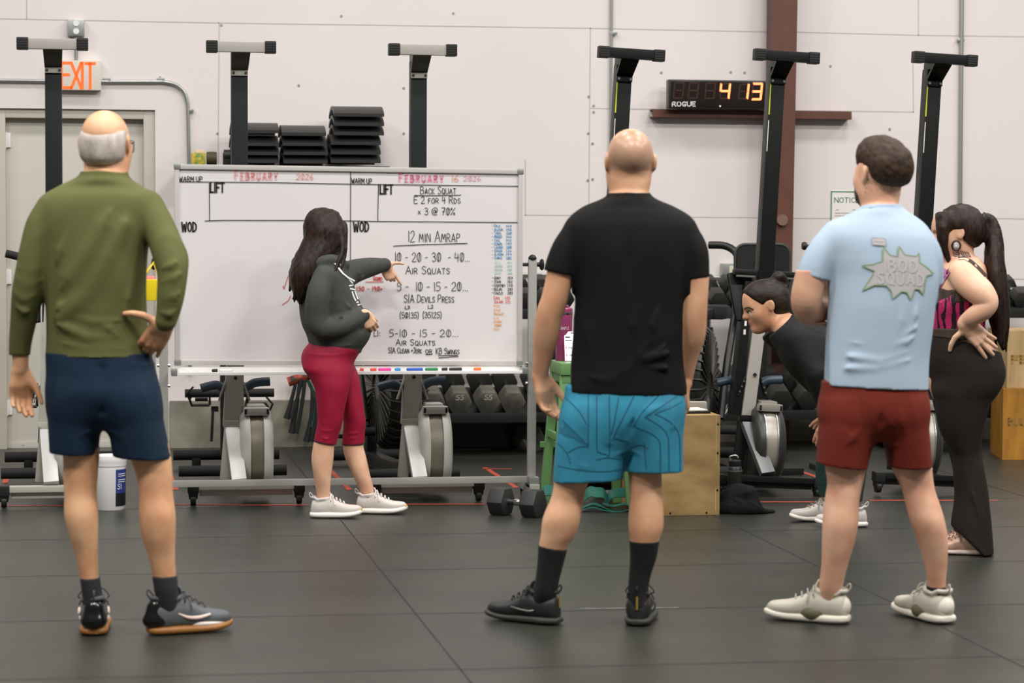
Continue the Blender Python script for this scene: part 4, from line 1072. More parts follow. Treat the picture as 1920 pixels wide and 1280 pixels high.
def xf(pr, R, o, s=1.0):
    """place a primitive made in a local frame: columns of R are the local axes"""
    R = np.array(R, float); o = np.array(o, float)
    cs = np.array([[(pr.lo, pr.hi)[i][0], (pr.lo, pr.hi)[j][1], (pr.lo, pr.hi)[k][2]] for i in (0, 1) for j in (0, 1) for k in (0, 1)]) * s @ R.T + o
    def fn(x, y, z):
        qx, qy, qz = (x - F32(o[0])) / F32(s), (y - F32(o[1])) / F32(s), (z - F32(o[2])) / F32(s)
        return pr.fn(*[qx * F32(R[0, i]) + qy * F32(R[1, i]) + qz * F32(R[2, i]) for i in range(3)]) * F32(s)
    return Prim(fn, cs.min(0), cs.max(0))
def p_plane(p, n_):
    """half space: negative where (q-p).n < 0"""
    p = np.array(p, float); n_ = nrm(n_)
    return Prim(lambda x, y, z: (x - F32(p[0])) * F32(n_[0]) + (y - F32(p[1])) * F32(n_[1]) + (z - F32(p[2])) * F32(n_[2]), (-9, -9, -9), (9, 9, 9))

class Body:
    """ops in order: ('u', prim, k) smooth union, ('s', prim, k) subtract, ('i', prim, k) intersect, ('f', prim, amp, width) fold, ('d', fn) displace"""
    def __init__(s): s.ops = []
    def u(s, pr, k=0.02):
        for p in (pr if isinstance(pr, list) else [pr]): s.ops.append(('u', p, k))
        return s
    def s(s_, pr, k=0.01): s_.ops.append(('s', pr, k)); return s_
    def i(s, pr, k=0.0): s.ops.append(('i', pr, k)); return s
    def fold(s, pts, amp, w): 
        m_ = len(pts); rs = [-1.3 * w] + [0.0] * (m_ - 2) + [-1.3 * w] if m_ > 2 else [0.0] * m_; pr = p_tube(pts, rs); pr.lo -= 1.3 * w; pr.hi += 1.3 * w; s.ops.append(('f', pr, amp, w)); return s
    def d(s, fn): s.ops.append(('d', fn)); return s
    def field(s, lo, hi, res):
        n = np.ceil((hi - lo) / res).astype(int) + 1
        ax = [(lo[i] + res * np.arange(n[i])).astype(F32) for i in range(3)]
        D = np.full(n, 0.3, F32)
        for op in s.ops:
            if op[0] == 'd':
                M_ = np.abs(D) < 0.05
                I = np.nonzero(M_); D[M_] -= op[1](ax[0][I[0]], ax[1][I[1]], ax[2][I[2]]).astype(F32); continue
            pr = op[1]; pad = (op[2] if op[0] != 'f' else op[3] * 2.2) + 4 * res
            if op[0] == 'i':
                sl = (slice(None),) * 3
            else:
                a = np.clip(np.floor((pr.lo - pad - lo) / res).astype(int), 0, n); b = np.clip(np.ceil((pr.hi + pad - lo) / res).astype(int) + 1, 0, n)
                if (b <= a).any(): continue
                sl = tuple(slice(a[i], b[i]) for i in range(3))
            x, y, z = ax[0][sl[0]][:, None, None], ax[1][sl[1]][None, :, None], ax[2][sl[2]][None, None, :]
            d = pr.fn(x, y, z); cur = D[sl]
            if op[0] == 'f': D[sl] = cur - F32(op[2]) * np.exp(-(d / F32(op[3])) ** 2); continue
            k = max(op[2], 1e-5)
            if op[0] == 'u':
                h = np.clip(.5 + .5 * (cur - d) / F32(k), 0, 1); D[sl] = cur * (1 - h) + d * h - F32(k) * h * (1 - h)
            elif op[0] == 's':
                d = -d; h = np.clip(.5 - .5 * (cur - d) / F32(k), 0, 1); D[sl] = cur * (1 - h) + d * h + F32(k) * h * (1 - h)
            else:
                h = np.clip(.5 - .5 * (cur - d) / F32(k), 0, 1); D[sl] = cur * (1 - h) + d * h + F32(k) * h * (1 - h)
        return D
    def bounds(s):
        U = [o for o in s.ops if o[0] == 'u']
        lo = np.min([o[1].lo for o in U], 0) - .025; hi = np.max([o[1].hi for o in U], 0) + .025
        for o in s.ops:
            if o[0] == 'i' and hasattr(o[1], 'clip'): pass
        return lo, hi
    def mesh(s, name, res=0.006, crop=None):
        lo, hi = s.bounds()
        if crop is not None: lo = np.maximum(lo, crop[0]); hi = np.minimum(hi, crop[1])
        D = s.field(lo, hi, res); v, q = surface_nets(D, lo, res)
        me = bpy.data.meshes.new(name)
        me.vertices.add(len(v)); me.vertices.foreach_set('co', v.astype(F32).ravel())
        me.loops.add(q.size); me.loops.foreach_set('vertex_index', q.ravel().astype(np.int32))
        me.polygons.add(len(q)); me.polygons.foreach_set('loop_start', np.arange(0, q.size, 4, dtype=np.int32))
        try: me.polygons.foreach_set('loop_total', np.full(len(q), 4, np.int32))
        except Exception: pass
        me.polygons.foreach_set('use_smooth', np.ones(len(q), bool))
        me.update(calc_edges=True); me.validate()
        return me
def surface_nets(D, lo, res):
    S = D < 0
    nx, ny, nz = D.shape
    c = np.zeros((nx - 1, ny - 1, nz - 1), np.int8)
    for i in (0, 1):
        for j in (0, 1):
            for k in (0, 1): c += S[i:nx - 1 + i, j:ny - 1 + j, k:nz - 1 + k]
    act = (c > 0) & (c < 8); I = np.argwhere(act)
    idx = np.full(act.shape, -1, np.int64); idx[act] = np.arange(len(I))
    cn = [(i, j, k) for i in (0, 1) for j in (0, 1) for k in (0, 1)]
    val = np.stack([D[I[:, 0] + i, I[:, 1] + j, I[:, 2] + k] for i, j, k in cn], 1)
    acc = np.zeros((len(I), 3)); cnt = np.zeros(len(I))
    for a in range(8):
        for b in range(a + 1, 8):
            if sum(abs(np.array(cn[a]) - np.array(cn[b]))) != 1: continue
            va, vb = val[:, a], val[:, b]; m = (va < 0) != (vb < 0)
            t = np.where(m, va / np.where(m, va - vb, 1), 0)
            p = np.array(cn[a]) + t[:, None] * (np.array(cn[b]) - np.array(cn[a]))
            acc += np.where(m[:, None], p, 0); cnt += m
    v = lo + (I + acc / cnt[:, None]) * res
    Q = []
    for ax in range(3):
        sh = [slice(None)] * 3; s0 = list(sh); s1 = list(sh); s0[ax] = slice(0, -1); s1[ax] = slice(1, None)
        A, B = S[tuple(s0)], S[tuple(s1)]; E = np.argwhere(A != B); o1, o2 = [i for i in range(3) if i != ax]
        ok = (E[:, o1] > 0) & (E[:, o2] > 0) & (E[:, o1] < D.shape[o1] - 1) & (E[:, o2] < D.shape[o2] - 1); E = E[ok]
        def g(d1, d2):
            X = E.copy(); X[:, o1] += d1; X[:, o2] += d2; return idx[X[:, 0], X[:, 1], X[:, 2]]
        q = np.stack([g(-1, -1), g(0, -1), g(0, 0), g(-1, 0)], 1)
        inside = A[E[:, 0], E[:, 1], E[:, 2]]
        flip = inside if ax != 1 else ~inside
        q[~flip] = q[~flip][:, ::-1]
        Q.append(q)
    return v, np.concatenate(Q)
def noise3(seed, n=7, lo=4, hi=16, stretch=(1, 1, 1)):
    r = np.random.RandomState(seed); K = r.normal(size=(n, 3)); K /= np.linalg.norm(K, axis=1)[:, None]; K *= r.uniform(lo, hi, n)[:, None] * np.array(stretch); ph = r.uniform(0, 6.28, n); am = 1 / np.sqrt(np.linalg.norm(K, axis=1)); am /= am.sum()
    def f(x, y, z):
        w = 0
        for k, p, a in zip(K, ph, am): w = w + a * np.sin(x * k[0] + y * k[1] + z * k[2] + p + .8 * np.sin(z * k[0] * .7 + x * k[2] * .6 + p))
        return w
    return f
def wrinkle(seed, amp, lo=8, hi=30, stretch=(1, 1, 1), power=2):
    f = noise3(seed, 8, lo, hi, stretch)
    return lambda x, y, z: amp * (1 - np.minimum(1, np.abs(f(x, y, z)) * 2.2)) ** power - amp * .3

class Person:
    """local frame: u to the right of the photo, v away from the camera, z up; origin on the floor between the feet"""
    def __init__(s, px, py, label, name='person', group=None):
        p = on_floor(px, py); s.h = hdist(p); s.px = px
        s.base = p; s.rot = -YAW
        s.e = thing(name, label, 'person', p, -YAW, group)
        s.Rw = Matrix.Rotation(-YAW, 3, 'Z')
        s.ppm = FPX / s.h
    def L(s, px, py, v=0.0):
        q = at_h(px, py, s.h + v) - s.base
        l = s.Rw.transposed() @ q
        return np.array((l.x, l.y, l.z))
    def m(s, rpx, v=0.0): return rpx * (s.h + v) / FPX
    def tube(s, pts, **k):
        P_ = [s.L(a, b, c) for a, b, c, r in pts]; R_ = [s.m(r, c) for a, b, c, r in pts]
        if len(pts) > 3:                                # round off the joints of longer limbs
            t = np.arange(len(pts)); A = np.array(P_); q = [crom(t, A[:, i], 5 * len(pts))[1] for i in range(3)]; rr = crom(t, np.array(R_), 5 * len(pts))[1]
            P_ = np.stack(q, 1); R_ = rr
        return p_tube(P_, R_, **k)
    def loft(s, rows, n=2.3):
        """rows (py, xl, xr, vc, vh)"""
        out = []
        for py, xl, xr, vc, vh in rows:
            a = s.L((xl + xr) / 2, py, vc); out.append((a[2], a[0], a[1], s.m((xr - xl) / 2, vc), vh))
        return p_loft(out, n)
    def add(s, me, name, mats, fn=None, parent=None, label=None):
        mats = mats if isinstance(mats, (list, tuple)) else [mats]
        for m_ in mats: me.materials.append(m_)
        if fn is not None:
            n = len(me.polygons); c = np.empty(n * 3, F32); me.polygons.foreach_get('center', c); c = c.reshape(-1, 3)
            me.polygons.foreach_set('material_index', fn(c[:, 0], c[:, 1], c[:, 2]).astype(np.int32))
        o = bpy.data.objects.new(name, me); COL.objects.link(o); o.parent = parent or s.e
        if label: o['label'] = label
        return o
    def cast(s, me):
        n = len(me.vertices); c = np.empty(n * 3, F32); me.vertices.foreach_get('co', c)
        bm = bmesh.new(); bm.from_mesh(me); t = BVHTree.FromBMesh(bm); bm.free(); return t
    def decal(s, bvh, polys, name, m_, parent, off=0.002, sub=0.008, width=None, vstart=-1.2, vdir=1):
        """closed outlines (filled) or, with width in pixels, pen strokes; laid onto the cloth surface along the view depth"""
        bm = bmesh.new()
        for poly in polys:
            if width is None:                       # fill the outline with a fine grid
                stp = .003 / s.m(1); Pg = np.array(poly, float); x0, y0 = Pg.min(0); x1, y1 = Pg.max(0)
                nx_, ny_ = int((x1 - x0) / stp) + 2, int((y1 - y0) / stp) + 2; vm = {}
                def gv(i, j):
                    if (i, j) not in vm: vm[(i, j)] = bm.verts.new(s.L(x0 + i * stp, y0 + j * stp, 0))
                    return vm[(i, j)]
                for i in range(nx_):
                    for j in range(ny_):
                        cx_, cy_ = x0 + (i + .5) * stp, y0 + (j + .5) * stp; ins = False
                        for (ax_, ay_), (bx__, by__) in zip(poly, poly[1:] + poly[:1]):
                            if (ay_ > cy_) != (by__ > cy_) and cx_ < (bx__ - ax_) * (cy_ - ay_) / (by__ - ay_) + ax_: ins = not ins
                        if ins: bm.faces.new((gv(i, j), gv(i, j + 1), gv(i + 1, j + 1), gv(i + 1, j)))
            else:
                pts = [s.L(x, y, 0) for x, y in poly]; w = s.m(width) / 2; pr = None; dens = []
                for a, b in zip(pts, pts[1:]):
                    k = max(1, int(np.linalg.norm(b - a) / sub)); dens += [a + (b - a) * i / k for i in range(k)]
                dens.append(pts[-1]); rowv = []
                for i, p in enumerate(dens):
                    d = dens[min(i + 1, len(dens) - 1)] - dens[max(i - 1, 0)]; o = np.array((-d[2], 0, d[0])); o = o / (np.linalg.norm(o) + 1e-9) * w
                    rowv.append((bm.verts.new(p + o), bm.verts.new(p - o)))
                for (a, b), (c, d) in zip(rowv, rowv[1:]): bm.faces.new((a, b, d, c))
        bad = []
        cw = s.Rw.transposed() @ (CAMLOC - s.base)
        for v in bm.verts:
            d = (v.co - cw).normalized(); start = cw + d * ((v.co - cw).length + vstart)
            hit = bvh.ray_cast(start, d)
            if hit[0] is None: bad.append(v)
            else: v.co = hit[0] + (hit[1] if hit[1].dot(d) < 0 else -hit[1]) * off
        bmesh.ops.delete(bm, geom=bad, context='VERTS')
        me = bpy.data.meshes.new(name); bm.to_mesh(me); bm.free()
        for p in me.polygons: p.use_smooth = True
        me.materials.append(m_)
        o = bpy.data.objects.new(name, me); COL.objects.link(o); o.parent = parent
        return o

def tuck(me, bvh, zone, depth=.004, reach=.06):
    """keep the skin under the cloth: vertices of the zone that come through the cloth sink back below it"""
    n = len(me.vertices); c = np.empty(n * 3, F32); me.vertices.foreach_get('co', c); c = c.reshape(-1, 3)
    for i in np.nonzero(zone(c[:, 0], c[:, 1], c[:, 2]))[0]:
        p = Vector(c[i].tolist()); hit = bvh.find_nearest(p, reach)
        if hit[0] is None: continue
        if (p - hit[0]).dot(hit[1]) > -depth: c[i] = hit[0] - hit[1] * depth * 1.5
    me.vertices.foreach_set('co', c.ravel()); me.update()

def hand(w, f, s, n, L=0.19, curl=(.3, .3, .35, .4), thumb=(.5, .6, .3), spread=.05, finger_r=1.0):
    """w wrist point, f finger direction, s thumb side, n palm side; returns (palm prims, finger prims)"""
    w = np.array(w, float); f = nrm(f); s = np.array(s, float); s = nrm(s - f * (s @ f)); n_ = np.cross(f, s); n = n_ if n_ @ np.array(n, float) > 0 else -n_
    palm = []; fing = []
    fw = (.52, .54, .51, .45); sw = (.165, .055, -.055, -.15); ln = (.40, .44, .41, .33)
    for i in range(4):
        kn = w + f * fw[i] * L + s * sw[i] * L - n * .01 * L * (1, 2, 1.5, 0)[i]
        a = w + s * sw[i] * .62 * L + f * .02 * L
        palm.append(p_tube([a, w + f * .28 * L + s * sw[i] * .9 * L + n * .006, kn], [.07 * L, .078 * L, .062 * L]))
        ang = 0; p = kn; pts = [kn]; d0 = nrm(f + s * spread * (1.5, .4, -.6, -1.6)[i])
        for j, (part, bend) in enumerate(((.46, .75), (.31, 1.1), (.23, .8))):
            ang += curl[i] * bend; d = d0 * math.cos(ang) + n * math.sin(ang); p = p + d * ln[i] * L * part; pts.append(p)
        r = (.052, .053, .05, .044)[i] * L * finger_r
        fing.append(p_tube(pts, [r * 1.06, r, r * .92, r * .78]))
    b0 = w + f * .1 * L + s * .14 * L + n * .03 * L
    d1 = nrm(f * thumb[0] + s * thumb[1] + n * thumb[2]); d2 = nrm(d1 * .8 + f * .35 + n * .08); d3 = nrm(d2 * .85 + f * .3 + n * .06)
    p1 = b0 + d1 * .24 * L; p2 = p1 + d2 * .19 * L; p3 = p2 + d3 * .14 * L
    fing.append(p_tube([b0, p1, p2, p3], [.075 * L, .062 * L, .054 * L, .042 * L]))
    palm.append(p_tube([w, w + f * .2 * L + s * .09 * L + n * .03 * L], [.09 * L, .09 * L]))
    return palm, fing
def add_hand(B, *a, **k):
    p, f = hand(*a, **k)
    B.u(p, .012)
    B.u(f[4], .014); B.u(f[:4], .0045)
def frame(fwd, up=(0, 0, 1)):
    y = nrm(fwd); x = nrm(np.cross(y, np.array(up, float))); z = np.cross(x, y); return np.stack([x, y, z], 1)
def head(B, o, R, H=.23, male=True, ears=True, es=1.0):
    """o = middle of the head, R columns: right, face, up"""
    P = lambda pr: xf(pr, R, o, H)
    B.u(P(p_ell((0, -.04, .13), (.335, .425, .37))), .02)
    B.u(P(p_ell((0, .13, -.1), (.27, .25, .33))), .05)
    B.u(P(p_ell((0, .1, -.26), (.24 if male else .2, .24, .17))), .05)
    B.u(P(p_tube([(-.04, .27, -.41), (.04, .27, -.41)], [.085, .085])), .035)
    B.u(P(p_tube([(-.17, .31, .075), (-.06, .372, .07), (.06, .372, .07), (.17, .31, .075)], [.05, .05, .05, .05])), .02)
    for sx in (-1, 1):
        B.u(P(p_ell((sx * .17, .25, -.09), (.1, .1, .09))), .04)
        B.s(P(p_ell((sx * .17, .435, .0), (.125, .085, .052))), .018)
    B.u(P(p_tube([(0, .375, .03), (0, .44, -.07), (0, .475, -.115)], [.03, .036, .046])), .02)
    for sx in (-1, 1): B.u(P(p_ell((sx * .05, .42, -.13), (.042, .05, .035))), .008)
    B.u(P(p_ell((0, .365, -.225), (.1, .065, .026))), .012); B.u(P(p_ell((0, .36, -.275), (.085, .065, .03))), .01)
    if ears:
        for sx in (-1, 1):
            Re = np.array(Matrix.Rotation(sx * .35, 3, 'Z') @ Matrix.Rotation(.15, 3, 'X'))
            B.u(P(p_ell((sx * .355, -.05, -.0), (.034, .08 * es, .135 * es), Re)), .012)
            B.s(P(p_ell((sx * .392, -.02, .02), (.02, .045 * es, .08 * es), Re)), .01)

M_skinA = mat('skin_warm', (224, 176, 134), .5, var=.25, scale=9, rgb2=(208, 150, 110), sss=.12, bump=.08, bscale=240)
M_skinB = mat('skin_tan', (216, 170, 134), .48, var=.22, scale=9, rgb2=(200, 146, 110), sss=.12, bump=.08, bscale=240)
M_skinC = mat('skin_pink', (224, 178, 148), .5, var=.25, scale=10, rgb2=(208, 152, 122), sss=.12, bump=.08, bscale=240)
M_skinD = mat('skin_light', (230, 188, 156), .46, var=.18, scale=10, rgb2=(216, 166, 134), sss=.12, bump=.06, bscale=240)
M_skinE = mat('skin_olive', (206, 158, 122), .46, var=.15, scale=10, rgb2=(190, 136, 104), sss=.12)
M_skinF = mat('skin_fair', (228, 186, 156), .46, var=.15, scale=8, rgb2=(216, 166, 136), sss=.12)

def shoe(P, px, py, v, yaw, Ls, name, cols, wide=1.0, tall=1.0, lab=None, at=.058, toe_spring=.012, lift=0.0, sole_t=.032, tongue=True, lace=True):
    """one shoe: (px, v) is where the ankle comes down; yaw 0 points away from the camera, + turns to the photo's left. cols: upper, sole, laces, extra"""
    c, s_ = math.cos(yaw), math.sin(yaw)
    a_ = P.L(px, py, v); o = np.array((a_[0] + s_ * at * Ls / .29, a_[1] * 0 + v - c * at * Ls / .29, lift))
    Rf = np.array(((c, -s_, 0), (s_, c, 0), (0, 0, 1.0)))             # columns: right, toe, up
    w = .05 * wide * Ls / .29; k = Ls / .29
    # outline tables along the foot, in local x,y,z with the loft axis on y
    ax = np.array(((1, 0, 0), (0, 0, 1), (0, -1, 0.0))).T            # loft frame (u,v,t) -> (x, z, y)
    A = np.stack([Rf[:, 0], Rf[:, 2], Rf[:, 1]], 1)                  # columns: u=right, v=up, t=toe
    if np.linalg.det(A) < 0: pass
    sole = [(-.006, 0, .5, .3), (.012, 0, .8, .44), (.06, 0, .93, .5), (.11, .004, .9, .5), (.17, .008, .94, .47), (.22, .008, 1.0, .44), (.262, .004, .82, .4), (.285, 0, .5, .34), (.294, 0, .25, .2)]
    rows = []
    for t, cx, ww, hh in sole:
        sp = toe_spring * max(0, (t - .17) / .12) ** 2
        rows.append((t * k, cx * k, sole_t * k * .5 + sp + .001, ww * w * 1.06, max(hh * sole_t * k, .006)))
    BS = Body(); BS.u(xf(p_loft(rows, 3.2), A, o), .004)
    up = [(.0, .34, .05), (.008, .62, .078), (.03, .86, .088), (.06, .9, .09), (.1, .88, .094), (.135, .86, .086), (.17, .88, .07), (.21, .93, .056), (.25, .8, .046), (.275, .5, .036), (.287, .2, .02)]
    rows = []
    for t, ww, hh in up:
        h = hh * k * tall; sp = toe_spring * max(0, (t - .17) / .12) ** 2
        rows.append((t * k, .004 * k if t > .1 else 0, sole_t * k * .6 + sp + (h - sole_t * k * .3) / 2, ww * w, (h) / 2))
    BU = Body(); BU.u(xf(p_loft(rows, 2.4), A, o), .004)
    # padded collar and tongue
    T = lambda x, t, z: o + Rf @ np.array((x * k, t * k, z * k))
    ring = [T(math.cos(a) * .037 * wide, .058 + math.sin(a) * .05, (.094 + .012 * (1 if math.sin(a) < -.6 else 0) + .006 * math.sin(a)) * tall + .012) for a in np.linspace(0, 2 * math.pi, 17)]
    BU.u(p_tube(ring, [.0085 * k] * 17), .012)
    if tongue: BU.u(p_tube([T(-.0, .118, .1 * tall + .012), T(0, .105, .125 * tall + .012)], [.018 * k, .014 * k], flat=(Rf @ np.array((0, 1, .4)), 2.6)), .01)
    BU.s(xf(p_ell((0, .058, .125), (.03, .044, .05)), Rf, o, k), .008)
    me = BU.mesh(name, .0045); so = P.add(me, name, cols[0], label=lab)
    ms = BS.mesh('sole', .0045); P.add(ms, 'sole', cols[1], parent=so)
    if lace:
        b = MB()
        for i in range(4):
            t = .115 + i * .021; z = (.108 - i * .011) * tall + sole_t * .32
            b.tube([V(T(-.024, t, z - .008)), V(T(-.008, t + .004, z + .004)), V(T(.008, t + .008, z + .004)), V(T(.024, t + .012, z - .008))], .0028, 6)
        for sx in (-1, 1):
            b.tube(smooth_path([V(T(0, .118, .118 * tall + .006)), V(T(sx * .03, .115, .128 * tall)), V(T(sx * .052, .11, .105 * tall)), V(T(sx * .03, .117, .1 * tall)), V(T(0, .119, .112 * tall + .006))], 4), .0024, 6)
            b.tube(smooth_path([V(T(0, .118, .116 * tall + .006)), V(T(sx * .035, .13, .1 * tall)), V(T(sx * .05, .135, .075 * tall))], 4), .0022, 6)
        b.build('laces', cols[2], so)
    b = MB(); b.tube(smooth_path([V(T(0, .004, .1 * tall + .008)), V(T(0, -.008, .115 * tall + .01)), V(T(0, -.004, .128 * tall + .01)), V(T(0, .012, .112 * tall + .01))], 4), .003, 6); b.build('heel_loop', cols[0], so)
    return so, T, me, Rf, o
# ================================================================ MAN IN THE OLIVE SHIRT
A_ = Person(240, 1188, 'older balding man in an olive long sleeve shirt and navy shorts, hand on hip')
B = Body()
# torso core and neck
B.u(A_.loft([(330, 160, 228, .03, .06), (352, 125, 262, .03, .085), (385, 88, 288, .02, .1), (440, 86, 282, .015, .11), (520, 92, 270, .01, .11), (600, 94, 268, .0, .105), (680, 94, 278, 0, .115), (760, 98, 290, 0, .12), (800, 110, 290, 0, .11)]), .02)
B.u(A_.tube([(194, 352, .02, 40), (198, 322, .04, 37.5), (199, 285, .06, 38)]), .03)
# legs
B.u(A_.loft([(770, 98, 190, 0, .085), (850, 118, 186, .005, .078), (890, 119, 183, .0, .066), (925, 121, 181, -.004, .062), (965, 121, 184, -.018, .062), (1000, 129, 184, -.018, .056), (1040, 141, 184, -.01, .046), (1085, 151, 185, -.004, .042), (1110, 155, 187, 0, .042), (1135, 160, 188, 0, .042), (1172, 166, 186, .01, .034)], 2.1), .02)
B.u(A_.loft([(770, 205, 300, 0, .085), (855, 243, 320, .005, .078), (890, 256, 323, .0, .068), (925, 261, 324, -.004, .064), (965, 261, 329, -.018, .064), (1000, 265, 329, -.018, .058), (1040, 277, 328, -.01, .047), (1080, 287, 330, -.004, .042), (1125, 290, 332, 0, .04), (1168, 296, 328, .01, .03)], 2.1), .02)
# arms
larm = [(92, 398, 0, 27), (76, 450, -.01, 26), (62, 500, -.02, 24), (51, 550, -.02, 22), (44, 600, 0, 20), (39, 650, .02, 16), (38, 692, .03, 15)]
rarm = [(283, 390, 0, 27), (305, 440, -.04, 26), (325, 492, -.10, 24), (324, 525, -.12, 22), (319, 560, -.125, 19), (312, 596, -.12, 15), (309, 606, -.118, 15)]
B.u(A_.tube(larm), .02); B.u(A_.tube(rarm), .02)
add_hand(B, A_.L(38, 694, .03), (-.02, .1, -1), (.9, .35, .1), (.1, -1, 0), .185, curl=(.42, .55, .62, .6), thumb=(.85, .5, .35), spread=.02)
add_hand(B, A_.L(311, 604, -.118), (-.5, .42, -.72), (-.95, -.12, .25), (-.2, 1, .3), .2, curl=(.5, .45, .35, .2), thumb=(.0, 1.25, .02), spread=.1)
# head, turned a touch to the right
RA = frame(nrm((.13, 1, -.03)))
oA = A_.L(198, 271, .05)
head(B, oA, RA, .232, True)
B.i(p_plane((0, 0, .04), (0, 0, -1)), .004)
me = B.mesh('body', .005)
zc = A_.L(198, 263, .05)[2]
body = A_.add(me, 'body', M_skinA)
# grey fringe of hair round the back
Hr = Body(); P_ = lambda pr: xf(pr, RA, oA, .232)
Hr.u(P_(p_ell((0, -.045, .115), (.352, .44, .375))), .02); Hr.u(P_(p_ell((0, -.15, -.16), (.31, .3, .27))), .05)
Hr.s(P_(p_ell((0, -.15, .5), (.28, .5, .36))), .05); Hr.i(P_(p_plane((0, .13, 0), (0, 1, .25))), .02); Hr.i(P_(p_plane((0, -.3, -.35), (0, .15, -1))), .04)
for sx in (-1, 1): Hr.s(P_(p_ell((sx * .385, .05, -.07), (.08, .12, .17))), .03)
hn = noise3(5, 9, 60, 160, (1, 1, .4)); Hr.d(lambda x, y, z: .0022 * hn(x, y, z))
A_.add(Hr.mesh('hair', .004), 'hair', mat('hair_silver', (204, 194, 184), .7, var=.3, scale=26, rgb2=(164, 152, 140), bump=.4, bscale=160, aniso=(1, 1, .4)))
# glasses: temple arm and lens edge
b = MB(); T = lambda x, y, z: V(oA + RA @ (np.array((x, y, z)) * .232))
for sx in (-1, 1):
    b.tube([T(sx * .365, -.03, .06), T(sx * .37, .2, .06), T(sx * .3, .43, .05)], .0022, 6)
    b.tube(smooth_path([T(sx * .3, .44, .05), T(sx * .29, .45, -.08), T(sx * .17, .5, -.1), T(sx * .06, .5, -.05), T(sx * .07, .5, .05), T(sx * .3, .44, .05)], 4), .002, 6)
b.tube([T(-.07, .5, .03), T(.07, .5, .03)], .002, 6)
gl = b.build('glasses', mat('glasses_dark', (60, 56, 52), .3), A_.e)
for sx in (-1, 1):
    b = MB(); c = [T(sx * .29, .445, .045), T(sx * .285, .455, -.075), T(sx * .17, .502, -.095), T(sx * .07, .502, -.05), T(sx * .075, .502, .045)]; b.add(c, [tuple(range(5))]); b.build('lens', mat('lens_glass', (230, 236, 236), .05, spec=.8), gl)
# shirt
S = Body()
S.u(A_.loft([(324, 154, 236, .035, .086), (329, 151, 238, .034, .088), (337, 138, 246, .03, .094), (350, 110, 268, .03, .098), (366, 90, 290, .02, .11), (388, 80, 296, .015, .12), (425, 80, 288, .01, .128), (470, 83, 279, .005, .13), (520, 86, 276, .0, .13), (580, 86, 275, 0, .125), (630, 86, 276, 0, .128), (656, 85, 281, 0, .13), (668, 84, 283, 0, .132)]), .02)
S.u(A_.tube([(100, 392, .01, 33), (82, 425, 0, 33.5), (72, 462, -.01, 32), (63, 500, -.02, 30), (52, 548, -.02, 29), (45, 597, 0, 25), (38, 650, .02, 21), (37, 688, .03, 20)]), .022)
S.u(A_.tube([(276, 388, .01, 34), (300, 432, -.04, 33), (319, 480, -.09, 32), (324, 510, -.115, 29), (320, 555, -.125, 26), (313, 592, -.12, 20.5), (311, 601, -.118, 20)]), .022)
# drag folds from the shoulder and round the waist
f = lambda *p: [A_.L(x, y, -.115 + (v if len(q_) else 0)) for (x, y, *q_), v in [(t, t[2] if len(t) > 2 else 0) for t in p]]
for pts, amp, wd in ((((215, 370), (195, 420), (168, 470), (130, 520), (110, 545)), .006, .024), (((255, 370), (235, 420), (205, 480), (165, 550), (110, 595), (90, 610)), .007, .026), (((272, 440), (262, 500), (245, 560), (228, 620)), .006, .022), (((130, 430), (112, 470), (95, 520)), .005, .014),
                     (((88, 590), (110, 575), (140, 560)), .007, .014), (((92, 605), (125, 615), (165, 632), (215, 632)), .010, .013), (((180, 598), (205, 615), (222, 632)), .009, .012), (((130, 590), (175, 603), (235, 600)), .007, .013),
                     (((268, 470), (262, 540), (240, 600)), -.006, .018), (((100, 640), (160, 652), (240, 654)), .004, .01), (((150, 355), (190, 362), (235, 352)), .003, .012)):
    S.fold(f(*pts), amp * 2.2, wd)
for pts in (((20, 545), (45, 560), (70, 552)), ((25, 520), (55, 532), (80, 525)), ((22, 570), (45, 585), (68, 585)), ((30, 500), (60, 505), (85, 498)), ((28, 672), (38, 676), (50, 672)), ((24, 640), (38, 646), (54, 640)), ((22, 610), (42, 618), (62, 610))):
    S.fold([A_.L(x, y, -.06) for x, y in pts], .011, .012)
for pts in (((295, 505), (320, 498), (345, 480)), ((300, 530), (325, 522), (350, 505)), ((288, 455), (315, 440), (335, 425)), ((283, 432), (305, 412), (318, 400)), ((305, 560), (325, 556), (345, 545)), ((298, 585), (318, 590), (335, 580))):
    S.fold([A_.L(x, y, -.16) for x, y in pts], .013, .012)
S.d(wrinkle(3, .006, 8, 24, (1, 1, .6))); S.d(wrinkle(4, .007, 4, 12, (1, 1, .6)))
S.i(p_plane(A_.L(184, 667), (0, 0, -1)))
S.i(p_plane(A_.L(37, 690, .03), (.05, 0, -1))) if 0 else None
M_olive = mat('olive_knit', (95, 97, 54), .8, var=.12, scale=5, bump=.12, bscale=500, spec=.25)
ms_ = S.mesh('long_sleeve_shirt', .005); z1, z2 = A_.L(A_.px, 592)[2], A_.L(A_.px, 342)[2]; ux, zx = A_.L(220, 580)[0], A_.L(A_.px, 570)[2]
tuck(body.data, A_.cast(ms_), lambda x, y, z: (z > z1) & (z < z2) & ~((x > ux) & (z < zx)))
sh = A_.add(ms_, 'long_sleeve_shirt', M_olive)
# white undershirt hem peeking out on the left
U = Body(); U.u(A_.loft([(652, 92, 276, 0, .118), (664, 87, 280, 0, .1275), (676, 87, 280, 0, .128)], 2.3), .01); U.i(p_plane(A_.L(140, 671, -.128), (.075, 0, -1))); A_.add(U.mesh('undershirt', .005), 'undershirt', mat('undershirt_white', (226, 222, 216), .8), label='white undershirt hem')
